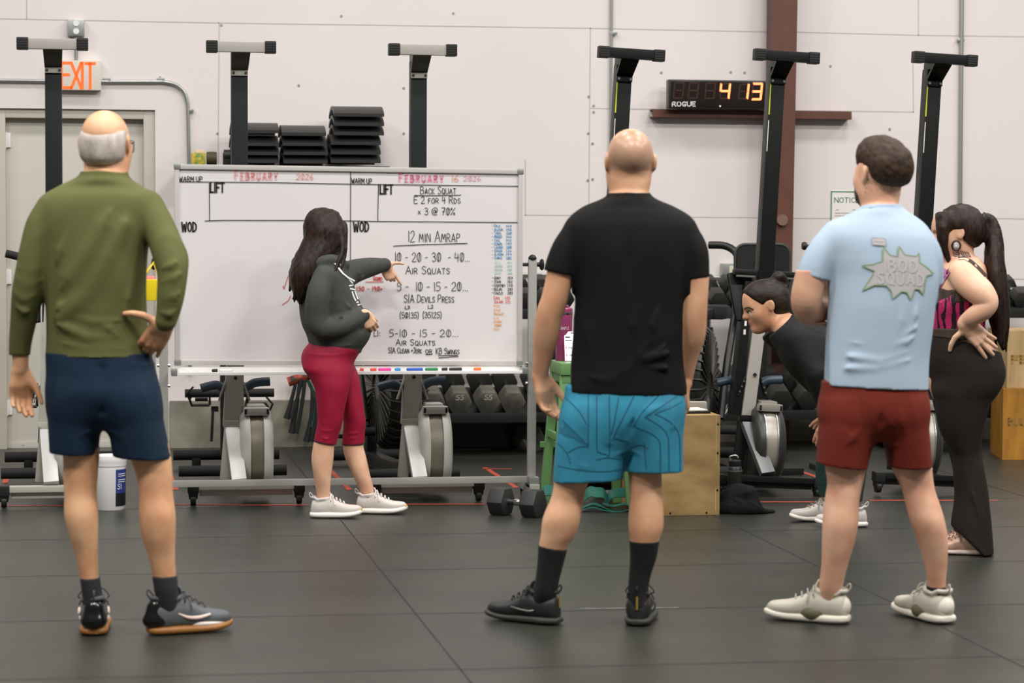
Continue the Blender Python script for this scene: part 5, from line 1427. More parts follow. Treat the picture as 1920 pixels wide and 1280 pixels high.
# shorts
K = Body()
K.u(A_.loft([(660, 87, 284, 0, .126), (700, 88, 290, 0, .135), (740, 91, 297, -.002, .14), (775, 100, 295, 0, .12), (800, 130, 270, 0, .09)], 2.4), .01)
K.u(A_.loft([(690, 110, 180, 0, .08), (720, 96, 192, 0, .11), (760, 91, 196, 0, .125), (800, 92, 189, 0, .117), (850, 95, 183, 0, .105)], 2.3), .04)
K.u(A_.loft([(690, 205, 280, 0, .08), (720, 194, 292, 0, .11), (760, 192, 301, 0, .125), (800, 203, 308, 0, .117), (858, 213, 320, 0, .105)], 2.3), .04)
for pts, amp, wd in ((((190, 700), (150, 735), (110, 750)), .006, .02), (((255, 680), (275, 740), (295, 830)), .006, .018), (((240, 700), (225, 760), (222, 830)), .005, .02), (((110, 690), (105, 760), (110, 840)), .005, .018), (((192, 690), (193, 770)), -.008, .016)):
    K.fold([A_.L(x, y, -.12) for x, y in pts], amp, wd)
K.d(wrinkle(8, .003, 8, 22, (1, 1, .5)))
K.i(p_plane(A_.L(140, 849), (-.06, 0, -1))); 
mk = K.mesh('shorts', .005); zh, zw = A_.L(A_.px, 838)[2], A_.L(A_.px, 700)[2]; ua, ub = A_.L(110, 800)[0], A_.L(285, 800)[0]
tuck(body.data, A_.cast(mk), lambda x, y, z: (z > zh) & (z < zw) & (x > ua) & (x < ub))
A_.add(mk, 'shorts', mat('navy_cloth', (18, 40, 60), .75, var=.15, scale=6, bump=.1, bscale=500, spec=.25))
# socks
M_sockA = mat('sock_charcoal', (38, 40, 42), .9, bump=.2, bscale=400)
for rows in ([(1082, 150, 187, -.004, .047), (1105, 153, 190, -.002, .047), (1140, 157, 195, .004, .048), (1168, 160, 192, .01, .04)], [(1078, 285, 332, -.004, .047), (1105, 289, 334, -.002, .047), (1135, 291, 334, .004, .041), (1166, 295, 330, .01, .032)]):
    q = Body(); q.u(A_.loft(rows, 2.1), .01); A_.add(q.mesh('sock', .005), 'sock', M_sockA)
# shoes
M_gum = mat('gum_sole', (150, 100, 46), .5); M_shoegrey = mat('shoe_grey', (84, 88, 90), .65, bump=.2, bscale=300); M_gloss = mat('shoe_gloss_black', (16, 16, 16), .18); M_mid = mat('midsole_white', (228, 214, 206), .5)
for px, py, yaw, nm in ((176, 1150, math.radians(10), 0.01), (311, 1150, math.radians(-64), 0.01)):
    so, T, mm, Rf, oo = shoe(A_, px, py, nm, yaw, .295, 'training_shoe', (M_shoegrey, M_gum, mat('lace_dark', (60, 60, 58), .8)), 1.0, 1.12, sole_t=.03)
    q = Body(); q.u(xf(p_ell((0, .028, .05), (.046, .052, .034)), Rf, oo), .004); q.u(xf(p_ell((0, .03, .085), (.036, .04, .045)), Rf, oo), .02); q.s(xf(p_ell((0, .058, .13), (.027, .042, .05)), Rf, oo), .006)
    A_.add(q.mesh('heel_counter', .0045), 'heel_counter', M_gloss, parent=so)
    q = Body(); q.u(xf(p_ell((0.002, .2, .032), (.0535, .085, .018)), Rf, oo), .004); A_.add(q.mesh('midsole', .0045), 'midsole', M_mid, parent=so)
    b = MB()
    for sx in (-1, 1):
        pts = [V(T(sx * x, y, z)) for x, y, z in ((.0415, .085, .075), (.0445, .12, .058), (.0475, .16, .055), (.049, .2, .064))]
        b.tube(smooth_path(pts, 4), [.002, .003, .004, .005, .006, .0065, .007, .007, .007, .0065, .006, .005, .0045], 8)
    b.build('curved_stripe', mat('stripe_pale', (222, 200, 186), .4), so)
# ================================================================ BALD MAN IN THE BLACK TEE
P2 = Person(1095, 1170, 'bald man seen from behind in a black tee and patterned blue shorts')
B = Body()
B.u(P2.loft([(372, 1140, 1215, .03, .065), (395, 1098, 1262, .03, .09), (430, 1072, 1294, .02, .11), (500, 1076, 1290, .015, .118), (580, 1086, 1280, .01, .115), (660, 1082, 1278, .0, .11), (730, 1070, 1282, 0, .12), (790, 1062, 1278, 0, .12), (830, 1075, 1260, 0, .11)]), .02)
B.u(P2.tube([(1178, 395, .02, 40), (1179, 362, .035, 35), (1180, 320, .05, 36)]), .035)
B.u(P2.loft([(770, 1060, 1160, 0, .09), (850, 1044, 1125, .0, .083), (895, 1040, 1106, .0, .074), (930, 1034, 1096, -.004, .068), (970, 1018, 1089, -.02, .066), (1000, 1014, 1080, -.02, .06), (1025, 1010, 1064, -.016, .052), (1070, 1006, 1050, -.005, .043), (1120, 1000, 1042, .01, .036), (1152, 1002, 1038, .012, .028)], 2.1), .02)
B.u(P2.loft([(770, 1172, 1272, 0, .09), (850, 1174, 1250, .0, .083), (890, 1178, 1241, .0, .074), (930, 1180, 1243, -.004, .068), (985, 1178, 1244, -.02, .067), (1015, 1181, 1235, -.02, .06), (1050, 1182, 1227, -.012, .048), (1090, 1181, 1216, -.002, .043), (1130, 1179, 1213, .0, .042), (1158, 1182, 1212, .01, .035)], 2.1), .02)
larm = [(1082, 440, 0, 28), (1062, 470, -.005, 31), (1050, 520, -.01, 26), (1040, 560, -.012, 25), (1030, 590, -.005, 25), (1024, 625, .01, 24), (1018, 665, .03, 19), (1013, 700, .045, 15), (1013, 708, .05, 14)]
rarm = [(1284, 440, 0, 28), (1300, 480, -.005, 30), (1305, 530, -.01, 24), (1303, 570, -.012, 23.5), (1301, 600, -.005, 24), (1299, 630, .01, 23), (1291, 670, .035, 17.5), (1285, 712, .06, 13.5), (1285, 718, .06, 13)]
B.u(P2.tube(larm), .02); B.u(P2.tube(rarm), .02)
add_hand(B, P2.L(1013, 704, .05), (.22, .0, -1), (.75, .65, .15), (.65, -.75, .1), .195, curl=(.4, .5, .55, .6), thumb=(.9, .42, .3), spread=.02)
add_hand(B, P2.L(1284, 714, .06), (.03, .15, -1), (-.15, 1, 0), (-1, -.1, 0), .19, curl=(.45, .5, .55, .55), thumb=(.8, .4, .35), spread=.02)
RB = frame(nrm((-.1, 1, -.03))); oB = P2.L(1181, 305, .045)
head(B, oB, RB, .236, True)
# beard edge shows beside the jaw
B.d(lambda x, y, z: 0 * x)
M_stub = mat('scalp_stubble', (192, 154, 126), .34, var=.22, scale=12, rgb2=(170, 132, 106), sss=.1)
hb = P2.L(1181, 335, .045)[2]; ht = P2.L(1181, 262, .045)[2]; zs = P2.L(1181, 330, 0)[2]
def zone(x, y, z):
    l = (np.stack([x, y, z], 1) - oB) @ RB / .236
    scalp = (l[:, 2] > -.13 - .3 * np.maximum(0, -.25 - l[:, 1])) & (l[:, 1] < .12) & (np.abs(l[:, 0]) < .345) & (np.linalg.norm(l, axis=1) < .7) & ((l[:, 2] < .36) | (l[:, 1] < -.2))
    return np.where(scalp, 1, 0)
B.i(p_plane((0, 0, .04), (0, 0, -1)), .004)
bodyB = P2.add(B.mesh('body', .0045), 'body', [M_skinB, M_stub], zone)
Br = Body(); Q_ = lambda pr: xf(pr, RB, oB, .236)
Br.u(Q_(p_ell((0, .13, -.1), (.295, .275, .35))), .02); Br.u(Q_(p_ell((0, .12, -.28), (.265, .27, .19))), .05); Br.i(Q_(p_plane((0, .1, -.02), (0, -.75, 1))), .01); Br.i(Q_(p_plane((0, .06, 0), (0, -1, .0))), .01)
P2.add(Br.mesh('beard', .0045), 'beard', mat('beard_brown', (60, 44, 34), .8, bump=.4, bscale=300))
# tee
S = Body()
S.u(P2.loft([(363, 1140, 1218, .035, .082), (367, 1138, 1221, .034, .084), (374, 1126, 1232, .032, .09), (386, 1098, 1262, .03, .098), (402, 1075, 1288, .025, .112), (425, 1062, 1302, .02, .124), (470, 1068, 1298, .012, .132), (520, 1074, 1292, .01, .133), (570, 1078, 1283, .005, .13), (620, 1075, 1279, .0, .128), (680, 1067, 1282, 0, .13), (725, 1057, 1288, 0, .135), (745, 1055, 1288, 0, .136)], 2.3), .02)
S.u(P2.tube([(1090, 436, .01, 32), (1070, 466, 0, 33), (1056, 500, -.008, 32), (1048, 530, -.01, 31)]), .025)
S.u(P2.tube([(1276, 436, .01, 32), (1296, 470, 0, 32), (1303, 510, -.008, 28), (1306, 545, -.01, 26)]), .025)
for pts, amp, wd in ((((1285, 600), (1260, 640), (1225, 665)), .008, .014), (((1284, 640), (1255, 662), (1210, 672), (1190, 655)), .010, .014), (((1278, 668), (1250, 690), (1215, 690)), .008, .013), (((1200, 560), (1190, 610), (1198, 650)), .006, .014), (((1240, 560), (1225, 610), (1222, 645)), .006, .014),
                     (((1270, 540), (1262, 590), (1268, 620)), .005, .012), (((1100, 540), (1092, 600), (1098, 660)), .004, .016), (((1085, 700), (1140, 715), (1200, 705)), .004, .014), (((1178, 400), (1178, 480), (1180, 540)), -.004, .02)):
    S.fold([P2.L(x, y, -.12) for x, y in pts], amp * 2, wd)
S.d(wrinkle(11, .005, 8, 22, (1, 1, .6)))
S.i(p_plane(P2.L(1165, 736), (-.02, 0, -1)))
c1, c2 = P2.L(1050, 512, -.01), P2.L(1306, 523, -.01)
cut = lambda x, y, z: None
# sleeves end at their cuffs: cut away everything outside the torso below the cuff line
def sleeve_cut(pt, side, tilt):
    pl = p_plane(pt, tilt); 
    return pl
def add_cuts(S_, P_, cuts):
    """cuts: (px, py, v, normal pointing down the arm, x limit pixel, side): removes sleeve cloth past the cuff"""
    for px, py, v, n_, lim, side in cuts:
        a = p_plane(P_.L(px, py, v), -np.array(n_, float)); b_ = p_plane(P_.L(lim, py, v), (-side, 0, 0.0))
        S_.s(Prim(lambda x, y, z, a=a, b_=b_: np.maximum(a.fn(x, y, z), b_.fn(x, y, z)) + 0 * (x + y + z), (-2, -2, -1), (2, 2, 3)), .004)
add_cuts(S, P2, [(1050, 512, -.01, (-.2, 0, -1), 1072, -1), (1306, 522, -.01, (.12, 0, -1), 1294, 1)])
mt = S.mesh('tee_shirt', .0045); z1, z2 = P2.L(P2.px, 509)[2], P2.L(P2.px, 380)[2]
tuck(bodyB.data, P2.cast(mt), lambda x, y, z: (z > z1) & (z < z2))
tee = P2.add(mt, 'tee_shirt', mat('black_cotton', (13, 13, 12), .8, bump=.1, bscale=500, spec=.2))
b = MB(); b.tube([V(P2.L(x, y, v)) for x, y, v in ((1139, 370, .03), (1143, 368, -.01), (1160, 367, -.04), (1180, 366, -.048), (1200, 367, -.04), (1216, 369, -.01), (1220, 371, .03))], .006, 8); b.build('collar', mat('black_cotton', (0, 0, 0)), tee)
# shorts with the contour print
K = Body()
K.u(P2.loft([(722, 1060, 1281, 0, .128), (760, 1056, 1281, 0, .136), (790, 1054, 1278, 0, .132), (820, 1070, 1265, 0, .11), (840, 1100, 1240, 0, .09)], 2.4), .01)
K.u(P2.loft([(730, 1080, 1170, 0, .09), (760, 1058, 1180, 0, .12), (800, 1048, 1190, 0, .128), (850, 1041, 1178, 0, .118), (907, 1037, 1163, 0, .11)], 2.4), .03)
K.u(P2.loft([(730, 1190, 1270, 0, .09), (760, 1184, 1281, 0, .12), (800, 1182, 1281, 0, .126), (850, 1176, 1281, 0, .116), (890, 1172, 1281, 0, .108)], 2.4), .03)
for pts, amp, wd in ((((1196, 745), (1184, 800), (1172, 870)), -.012, .012), (((1105, 740), (1100, 800), (1104, 840)), .005, .012), (((1140, 745), (1142, 830)), .004, .012), (((1070, 760), (1060, 820), (1052, 880)), .005, .016), (((1250, 760), (1215, 770), (1195, 790)), .007, .014), (((1060, 865), (1090, 875), (1140, 880)), .004, .012), (((1265, 750), (1262, 800)), .005, .014)):
    K.fold([P2.L(x, y, -.125) for x, y in pts], amp, wd)
K.d(wrinkle(17, .003, 8, 22, (1, 1, .5)))
cutl = p_plane(P2.L(1100, 899), (.05, 0, -1)); cutr = p_plane(P2.L(1230, 882), (0, 0, -1)); mid = P2.L(1170, 860)[0]
K.i(Prim(lambda x, y, z: np.where(x + 0 * z < F32(mid), cutl.fn(x, y, z), cutr.fn(x, y, z)), (-9,) * 3, (9,) * 3))
mk = K.mesh('shorts', .0045); bvh = P2.cast(mk); zh, zw = P2.L(P2.px, 872)[2], P2.L(P2.px, 750)[2]; ua, ub = P2.L(1075, 800)[0], P2.L(1262, 800)[0]
tuck(bodyB.data, bvh, lambda x, y, z: (z > zh) & (z < zw) & (x > ua) & (x < ub))
ks = P2.add(mk, 'shorts', mat('teal_blue_cloth', (54, 142, 170), .7, var=.18, scale=7, rgb2=(46, 120, 144), bump=.12, bscale=600, spec=.25))
LN = [[(1103, 735), (1103, 790), (1103, 838)], [(1119, 735), (1119, 835), (1124, 848), (1135, 851), (1143, 846), (1142, 735)], [(1055, 788), (1080, 812), (1103, 836)], [(1148, 826), (1165, 790), (1190, 740)], [(1152, 822), (1178, 828)],
      [(1188, 800), (1215, 810), (1233, 822), (1238, 838), (1238, 884)], [(1210, 782), (1235, 797), (1251, 815), (1254, 840), (1254, 884)], [(1228, 776), (1255, 790), (1272, 812), (1275, 845), (1275, 882)], [(1228, 776), (1262, 762), (1280, 752)], [(1210, 782), (1240, 762), (1270, 742)], [(1188, 800), (1205, 772), (1235, 742)],
      [(1040, 872), (1080, 880), (1130, 884), (1165, 880)], [(1060, 745), (1085, 770), (1100, 795)], [(1160, 745), (1152, 790), (1146, 815)], [(1062, 850), (1085, 838), (1103, 838)], [(1045, 830), (1062, 848), (1070, 870)], [(1208, 830), (1212, 880)], [(1180, 840), (1200, 834), (1216, 842)], [(1118, 862), (1140, 858), (1165, 862)]]
P2.decal(bvh, [[(p.x, p.y) for p in smooth_path([(x, y, 0) for x, y in l], 4)] for l in LN], 'contour_print', mat('print_dark_teal', (18, 74, 94), .7), ks, .0008, width=1.8)
P2.decal(bvh, [[(1058, 792), (1082, 815), (1100, 836), (1075, 822), (1055, 806)], [(1050, 800), (1075, 822), (1060, 818), (1048, 810)]], 'print_patch', mat('print_mid_teal', (26, 104, 130), .7), ks, .0007)
M_sockB = mat('sock_black', (18, 18, 18), .9, bump=.2, bscale=400)
for rows in ([(1020, 1009, 1066, -.016, .057), (1045, 1008, 1060, -.01, .052), (1075, 1005, 1052, -.004, .048), (1110, 1000, 1044, .0, .044), (1132, 998, 1042, .01, .037), (1152, 1000, 1040, .012, .03)], [(1013, 1180, 1237, -.02, .064), (1045, 1181, 1231, -.012, .055), (1080, 1179, 1220, -.004, .048), (1110, 1177, 1215, 0, .047), (1135, 1178, 1215, .001, .047), (1162, 1181, 1213, .006, .043)]):
    q = Body(); q.u(P2.loft(rows, 2.1), .01)
    if rows[0][0] == 1020: q.i(p_plane(P2.L(1037, 1024), (.15, 0, 1)))
    P2.add(q.mesh('sock', .0045), 'sock', M_sockB)
M_tb = mat('trainer_black', (30, 31, 28), .5, bump=.2, bscale=300); M_tsole = mat('trainer_sole', (48, 48, 42), .6)
for px, py, yaw in ((1021, 1150, math.radians(64)), (1197, 1150, math.radians(-8))):
    so, T, mm, Rf, oo = shoe(P2, px, py, .012, yaw, .285, 'training_shoe', (M_tb, M_tsole, mat('lace_black', (26, 26, 26), .8)), 1.0, 1.05, sole_t=.03)
    b = MB(); b.box((0, 0, 0), (.006, .004, .045)); b.v = [tuple(V(T(.0, -.003 - .0, .085)) + Matrix(Rf.tolist()) @ V(v)) for v in b.v]; b.build('heel_tab', mat('tab_ochre', (150, 126, 40), .6), so)
    b = MB()
    for sx in (-1, 1): b.tube(smooth_path([V(T(sx * .036, .05, .07)), V(T(sx * .043, .09, .05)), V(T(sx * .046, .13, .052)), V(T(sx * .046, .17, .06))], 4), [.001, .002, .003, .0035, .0035, .0035, .0035, .0035, .003, .003, .002, .002, .001], 6)
    b.build('side_stripe', mat('stripe_gloss', (120, 122, 118), .2), so)
# ================================================================ BEARDED MAN IN THE LIGHT BLUE TEE
P3 = Person(1620, 1168, 'bearded man in a light blue printed tee and rust red shorts, arms folded')
B = Body()
B.u(P3.loft([(395, 1618, 1684, .04, .065), (415, 1580, 1715, .035, .09), (450, 1552, 1742, .02, .11), (520, 1558, 1745, .01, .12), (600, 1558, 1742, .0, .12), (680, 1548, 1732, .0, .118), (740, 1544, 1734, 0, .122), (800, 1544, 1736, 0, .12), (830, 1560, 1720, 0, .1)]), .02)
B.u(P3.tube([(1652, 415, .03, 38), (1652, 385, .045, 32), (1653, 345, .055, 34)]), .035)
B.u(P3.loft([(770, 1543, 1640, 0, .09), (840, 1545, 1632, 0, .085), (875, 1547, 1625, .0, .078), (905, 1551, 1618, -.002, .07), (940, 1546, 1611, -.01, .068), (980, 1542, 1609, -.022, .068), (1020, 1541, 1601, -.02, .06), (1060, 1540, 1589, -.012, .05), (1100, 1536, 1580, -.004, .042), (1125, 1537, 1580, .005, .036), (1158, 1542, 1576, .01, .026)], 2.1), .02)
B.u(P3.loft([(770, 1650, 1738, .03, .09), (840, 1662, 1744, .03, .085), (875, 1672, 1747, .03, .078), (915, 1690, 1752, .028, .07), (945, 1698, 1762, .02, .069), (975, 1706, 1771, .01, .068), (1010, 1718, 1777, .012, .06), (1050, 1731, 1776, .02, .05), (1092, 1739, 1773, .03, .042), (1115, 1740, 1774, .034, .038), (1145, 1744, 1772, .036, .028)], 2.1), .02)
# folded arms: upper arm down, forearm across the chest in front
B.u(P3.tube([(1556, 452, .01, 28), (1532, 490, 0, 31), (1518, 530, .0, 30), (1512, 565, .01, 29), (1520, 582, .06, 27), (1550, 575, .14, 24), (1600, 566, .19, 21), (1640, 562, .19, 18)]), .02)
B.u(P3.tube([(1720, 452, .01, 28), (1738, 490, .02, 31), (1740, 540, .04, 29), (1722, 575, .13, 26), (1660, 580, .22, 22), (1590, 575, .2, 18), (1556, 570, .14, 15)]), .02)
add_hand(B, P3.L(1562, 566, .15), (-.75, -.55, .1), (.0, .1, 1), (.55, -.7, 0), .17, curl=(.5, .55, .6, .6), thumb=(.7, .6, .2), spread=.03)
add_hand(B, P3.L(1640, 562, .19), (1, .1, -.1), (0, 0, 1), (0, -1, 0), .18, curl=(.5, .5, .5, .5))
RC = frame(nrm((-.52, 1, .02))); oC = P3.L(1653, 328, .06)
head(B, oC, RC, .236, True, es=.88)
B.i(p_plane((0, 0, .04), (0, 0, -1)), .004)
nf = noise3(77, 10, 150, 700)
def fade(x, y, z):
    l = (np.stack([x, y, z], 1) - oC) @ RC / .236
    f = (l[:, 2] + .36 + .35 * np.minimum(0, l[:, 1] + .05)) / .42 + .9 * nf(x, y, z) - 2.2 * np.maximum(0, l[:, 1] - .12)
    ok = (np.linalg.norm(l, axis=1) < .75) & (l[:, 1] < -.02) & (np.abs(l[:, 0]) < .338)
    return np.where(ok & (f > .78), 2, np.where(ok & (f > .42), 1, 0))
bodyC = P3.add(B.mesh('body', .004), 'body', [M_skinC, mat('fade_light', (184, 142, 114), .7), mat('fade_dark', (142, 106, 82), .8)], fade)
Q_ = lambda pr: xf(pr, RC, oC, .236)
H_ = Body()
H_.u(Q_(p_ell((0, -.045, .15), (.345, .44, .385))), .02); H_.u(Q_(p_ell((0, .12, .33), (.28, .3, .22))), .06); H_.u(Q_(p_ell((.02, -.25, .1), (.3, .25, .28))), .05)
H_.i(Q_(p_plane((0, -.1, -.06), (0, -.28, 1))) if 0 else Q_(p_plane((0, -.28, -.16), (0, .5, -1))), .02); H_.i(Q_(p_plane((0, .33, .2), (0, 1, -.15))), .03)
for sx in (-1, 1): H_.s(Q_(p_ell((sx * .42, .1, -.14), (.14, .22, .27))), .05)
hn = noise3(21, 10, 40, 110); hn2 = noise3(22, 8, 120, 260); H_.d(lambda x, y, z: .004 * np.abs(hn(x, y, z)) * 2 + .0018 * hn2(x, y, z))
P3.add(H_.mesh('hair', .004), 'hair', mat('hair_brown', (66, 46, 29), .6, spec=.25, var=.3, scale=60, rgb2=(38, 26, 17), bump=.4, bscale=250))
G_ = Body(); G_.u(Q_(p_ell((0, .16, -.13), (.29, .275, .35))), .02); G_.u(Q_(p_ell((0, .16, -.32), (.25, .28, .2))), .05); G_.i(Q_(p_plane((0, .2, -.06), (0, -.35, 1))), .02); G_.i(Q_(p_plane((0, .06, 0), (0, -1, .25))), .01)
hn3 = noise3(23, 8, 120, 260); G_.d(lambda x, y, z: .002 * hn3(x, y, z))
P3.add(G_.mesh('beard', .0045), 'beard', mat('beard_dark', (52, 40, 32), .8, bump=.4, bscale=300))
# tee
S = Body()
S.u(P3.loft([(385, 1617, 1688, .045, .078), (389, 1614, 1691, .044, .08), (396, 1602, 1700, .04, .088), (406, 1582, 1714, .035, .096), (422, 1558, 1728, .03, .114), (445, 1546, 1744, .02, .127), (480, 1550, 1753, .012, .134), (520, 1556, 1756, .006, .136), (570, 1555, 1750, .0, .138), (620, 1549, 1744, .0, .138), (670, 1543, 1738, .0, .138), (715, 1537, 1737, 0, .142), (738, 1536, 1738, 0, .143)], 2.3), .02)
S.u(P3.tube([(1570, 446, .015, 32), (1549, 470, .005, 33), (1532, 500, .0, 33), (1522, 530, 0, 33)]), .028)
S.u(P3.tube([(1712, 446, .02, 31), (1734, 480, .03, 32), (1738, 525, .05, 31), (1738, 545, .06, 31)]), .028)
for pts, amp, wd in ((((1560, 445), (1590, 455), (1612, 480)), .006, .012), (((1556, 465), (1585, 480), (1600, 510)), .006, .011), (((1553, 490), (1575, 505), (1590, 535)), .006, .011), (((1552, 512), (1570, 530), (1578, 560)), .006, .011),
                     (((1545, 650), (1590, 668), (1650, 676), (1700, 660)), .008, .013), (((1542, 680), (1580, 690), (1640, 690), (1735, 668)), .008, .013), (((1550, 625), (1580, 640), (1620, 645)), .006, .012), (((1735, 620), (1700, 640), (1660, 650)), .007, .012), (((1738, 590), (1718, 615), (1690, 630)), .006, .012),
                     (((1700, 560), (1690, 600), (1678, 640)), .006, .012), (((1725, 550), (1718, 590), (1708, 620)), .006, .012), (((1590, 600), (1582, 640)), .004, .012), (((1542, 700), (1570, 702), (1600, 700)), .005, .01), (((1640, 430), (1600, 470), (1580, 520)), .004, .02)):
    S.fold([P3.L(x, y, -.13) for x, y in pts], amp * 1.15, wd)
for pts in (((1505, 490), (1530, 500), (1552, 492)), ((1512, 470), (1535, 478), (1556, 470)), ((1505, 508), (1528, 516), (1550, 515)), ((1520, 450), (1545, 460), (1565, 455))):
    S.fold([P3.L(x, y, -.075) for x, y in pts], .006, .010)
S.d(wrinkle(31, .006, 8, 24, (1, 1, .6))); S.d(wrinkle(32, .006, 4, 12, (1, 1, .6)))
S.i(p_plane(P3.L(1636, 724), (-.045, 0, -1)))
add_cuts(S, P3, [(1526, 517, 0, (-.28, .1, -1), 1553, -1), (1738, 532, .05, (.1, .2, -1), 1756, 1)])
mt = S.mesh('tee_shirt', .0045); bvh = P3.cast(mt); z1, z2 = P3.L(P3.px, 506)[2], P3.L(P3.px, 402)[2]
tuck(bodyC.data, bvh, lambda x, y, z: (z > z1) & (z < z2))
zq, uq = P3.L(P3.px, 555)[2], P3.L(1700, 560)[0]; tuck(bodyC.data, bvh, lambda x, y, z: (z > zq - .1) & (z < z2) & (x > uq))
z3, z4 = P3.L(P3.px, 714)[2], P3.L(P3.px, 606)[2]; tuck(bodyC.data, bvh, lambda x, y, z: (z > z3) & (z < z4))
tee = P3.add(mt, 'tee_shirt', mat('sky_cotton', (166, 184, 199), .8, bump=.12, bscale=500, spec=.25))
b = MB(); b.tube([V(P3.L(x, y, v)) for x, y, v in ((1615, 393, .04), (1619, 391, .0), (1634, 389, -.028), (1652, 388, -.036), (1671, 389, -.028), (1686, 391, .0), (1690, 393, .04))], .0055, 8); b.build('collar', mat('sky_cotton', (0, 0, 0)), tee)
burst = [(1616, 498), (1636, 496), (1655, 490), (1656, 463), (1668, 478), (1683, 482), (1685, 461), (1696, 478), (1718, 481), (1722, 474), (1723, 492), (1736, 501), (1749, 513), (1736, 517), (1733, 530), (1730, 552), (1722, 542), (1714, 542), (1707, 562), (1700, 548), (1690, 546), (1674, 560), (1671, 545), (1662, 535), (1640, 534), (1617, 545), (1634, 520), (1640, 508)]
P3.decal(bvh, [burst], 'burst_print', mat('print_grey', (176, 172, 172), .7), tee, .0038)
P3.decal(bvh, [burst + burst[:1]], 'burst_outline', mat('print_green', (126, 150, 108), .7), tee, .0046, width=2.2)
P3.decal(bvh, [[(1634, 446), (1660, 447.5), (1661, 461), (1636, 459)]], 'print_tag', mat('print_grey', (0, 0, 0)), tee, .0038)
P3.decal(bvh, [[(1634, 446), (1660, 447.5), (1661, 461), (1636, 459), (1634, 446)], [(1639, 453), (1656, 454)]], 'tag_outline', mat('print_soft', (150, 150, 152), .7), tee, .0046, width=.9)
lt = []
for t_, x, y, h, w in (('BOD', 1666, 508, 22, 52), ('SQUAD', 1646, 531, 21, 84)):
    lt += glyph_strokes(t_, x, y, h, w, gap=.35, slope=.05)
P3.decal(bvh, lt, 'print_lettering', mat('print_letter', (183, 179, 180), .7), tee, .005, width=4.2)
P3.decal(bvh, [[(x + 1.4, y + 1.8) for x, y in s_] for s_ in lt], 'letter_shadow_print', mat('print_letter_dark', (140, 136, 137), .7), tee, .0044, width=2.6)
# shorts
K = Body()
K.u(P3.loft([(714, 1541, 1735, 0, .133), (750, 1537, 1738, 0, .14), (780, 1538, 1738, 0, .135), (805, 1560, 1725, 0, .11), (825, 1590, 1700, 0, .08)], 2.4), .01)
K.u(P3.loft([(725, 1560, 1640, 0, .09), (750, 1540, 1652, 0, .12), (800, 1535, 1648, 0, .13), (840, 1533, 1634, 0, .122), (885, 1532, 1624, 0, .112)], 2.4), .03)
K.u(P3.loft([(725, 1650, 1725, .01, .09), (750, 1645, 1737, .01, .12), (800, 1652, 1740, .02, .13), (840, 1660, 1743, .025, .122), (890, 1668, 1746, .03, .112)], 2.4), .03)
for pts, amp, wd in ((((1650, 740), (1652, 790), (1645, 830)), -.010, .014), (((1570, 740), (1562, 800), (1560, 860)), .006, .016), (((1600, 735), (1605, 790), (1600, 850)), .005, .016), (((1680, 740), (1690, 790), (1705, 850)), .006, .016), (((1715, 745), (1722, 800), (1728, 860)), .006, .014), (((1625, 790), (1600, 820), (1575, 850)), .006, .014), (((1668, 790), (1690, 815), (1725, 835)), .006, .014)):
    K.fold([P3.L(x, y, -.13) for x, y in pts], amp, wd)
K.d(wrinkle(37, .003, 8, 22, (1, 1, .5)))
cutl = p_plane(P3.L(1580, 873), (-.12, 0, -1)); cutr = p_plane(P3.L(1706, 876), (.0, 0, -1)); mid = P3.L(1648, 850)[0]
K.i(Prim(lambda x, y, z, cutl=cutl, cutr=cutr, mid=mid: np.where(x + 0 * z < F32(mid), cutl.fn(x, y, z), cutr.fn(x, y, z)), (-9,) * 3, (9,) * 3))
mk = K.mesh('shorts', .0045); zh, zw = P3.L(P3.px, 858)[2], P3.L(P3.px, 745)[2]; ua, ub = P3.L(1555, 800)[0], P3.L(1725, 800)[0]
tuck(bodyC.data, P3.cast(mk), lambda x, y, z: (z > zh) & (z < zw) & (x > ua) & (x < ub))
P3.add(mk, 'shorts', mat('rust_cloth', (114, 39, 25), .78, var=.15, scale=6, bump=.12, bscale=600, spec=.25))
for rows, pl in (([(1120, 1535, 1582, .005, .04), (1138, 1537, 1581, .008, .036), (1158, 1541, 1577, .01, .028)], None), ([(1098, 1737, 1776, .032, .044), (1116, 1739, 1776, .034, .041), (1140, 1743, 1773, .036, .03)], None)):
    q = Body(); q.u(P3.loft(rows, 2.1), .01); P3.add(q.mesh('sock', .0045), 'sock', M_sockB)
M_tg = mat('trainer_bone', (190, 184, 168), .7, bump=.25, bscale=260); M_tgs = mat('trainer_sole_bone', (218, 210, 194), .6); M_ol = mat('trainer_olive', (92, 90, 62), .6)
for px, py, v, yaw in ((1559, 1140, .01, math.radians(70)), (1758, 1130, .035, math.radians(28))):
    so, T, mm, Rf, oo = shoe(P3, px, py, v, yaw, .3, 'training_shoe', (M_tg, M_tgs, mat('lace_bone', (170, 164, 150), .8)), 1.05, 1.0, sole_t=.034)
    q = Body(); q.u(xf(p_ell((0, .12, .034), (.054, .062, .042)), Rf, oo), .004); q.s(xf(p_ell((0, .12, .07), (.04, .08, .03)), Rf, oo), .01); q.i(p_plane(oo + np.array((0, 0, .003)), (0, 0, -1)))
    P3.add(q.mesh('side_guard', .0045), 'side_guard', M_ol, parent=so)
    q = Body(); q.u(xf(p_ell((0, .035, .06), (.043, .045, .045)), Rf, oo), .004); q.s(xf(p_ell((0, .065, .125), (.03, .05, .06)), Rf, oo), .006); P3.add(q.mesh('heel_cup', .0045), 'heel_cup', M_tgs, parent=so)
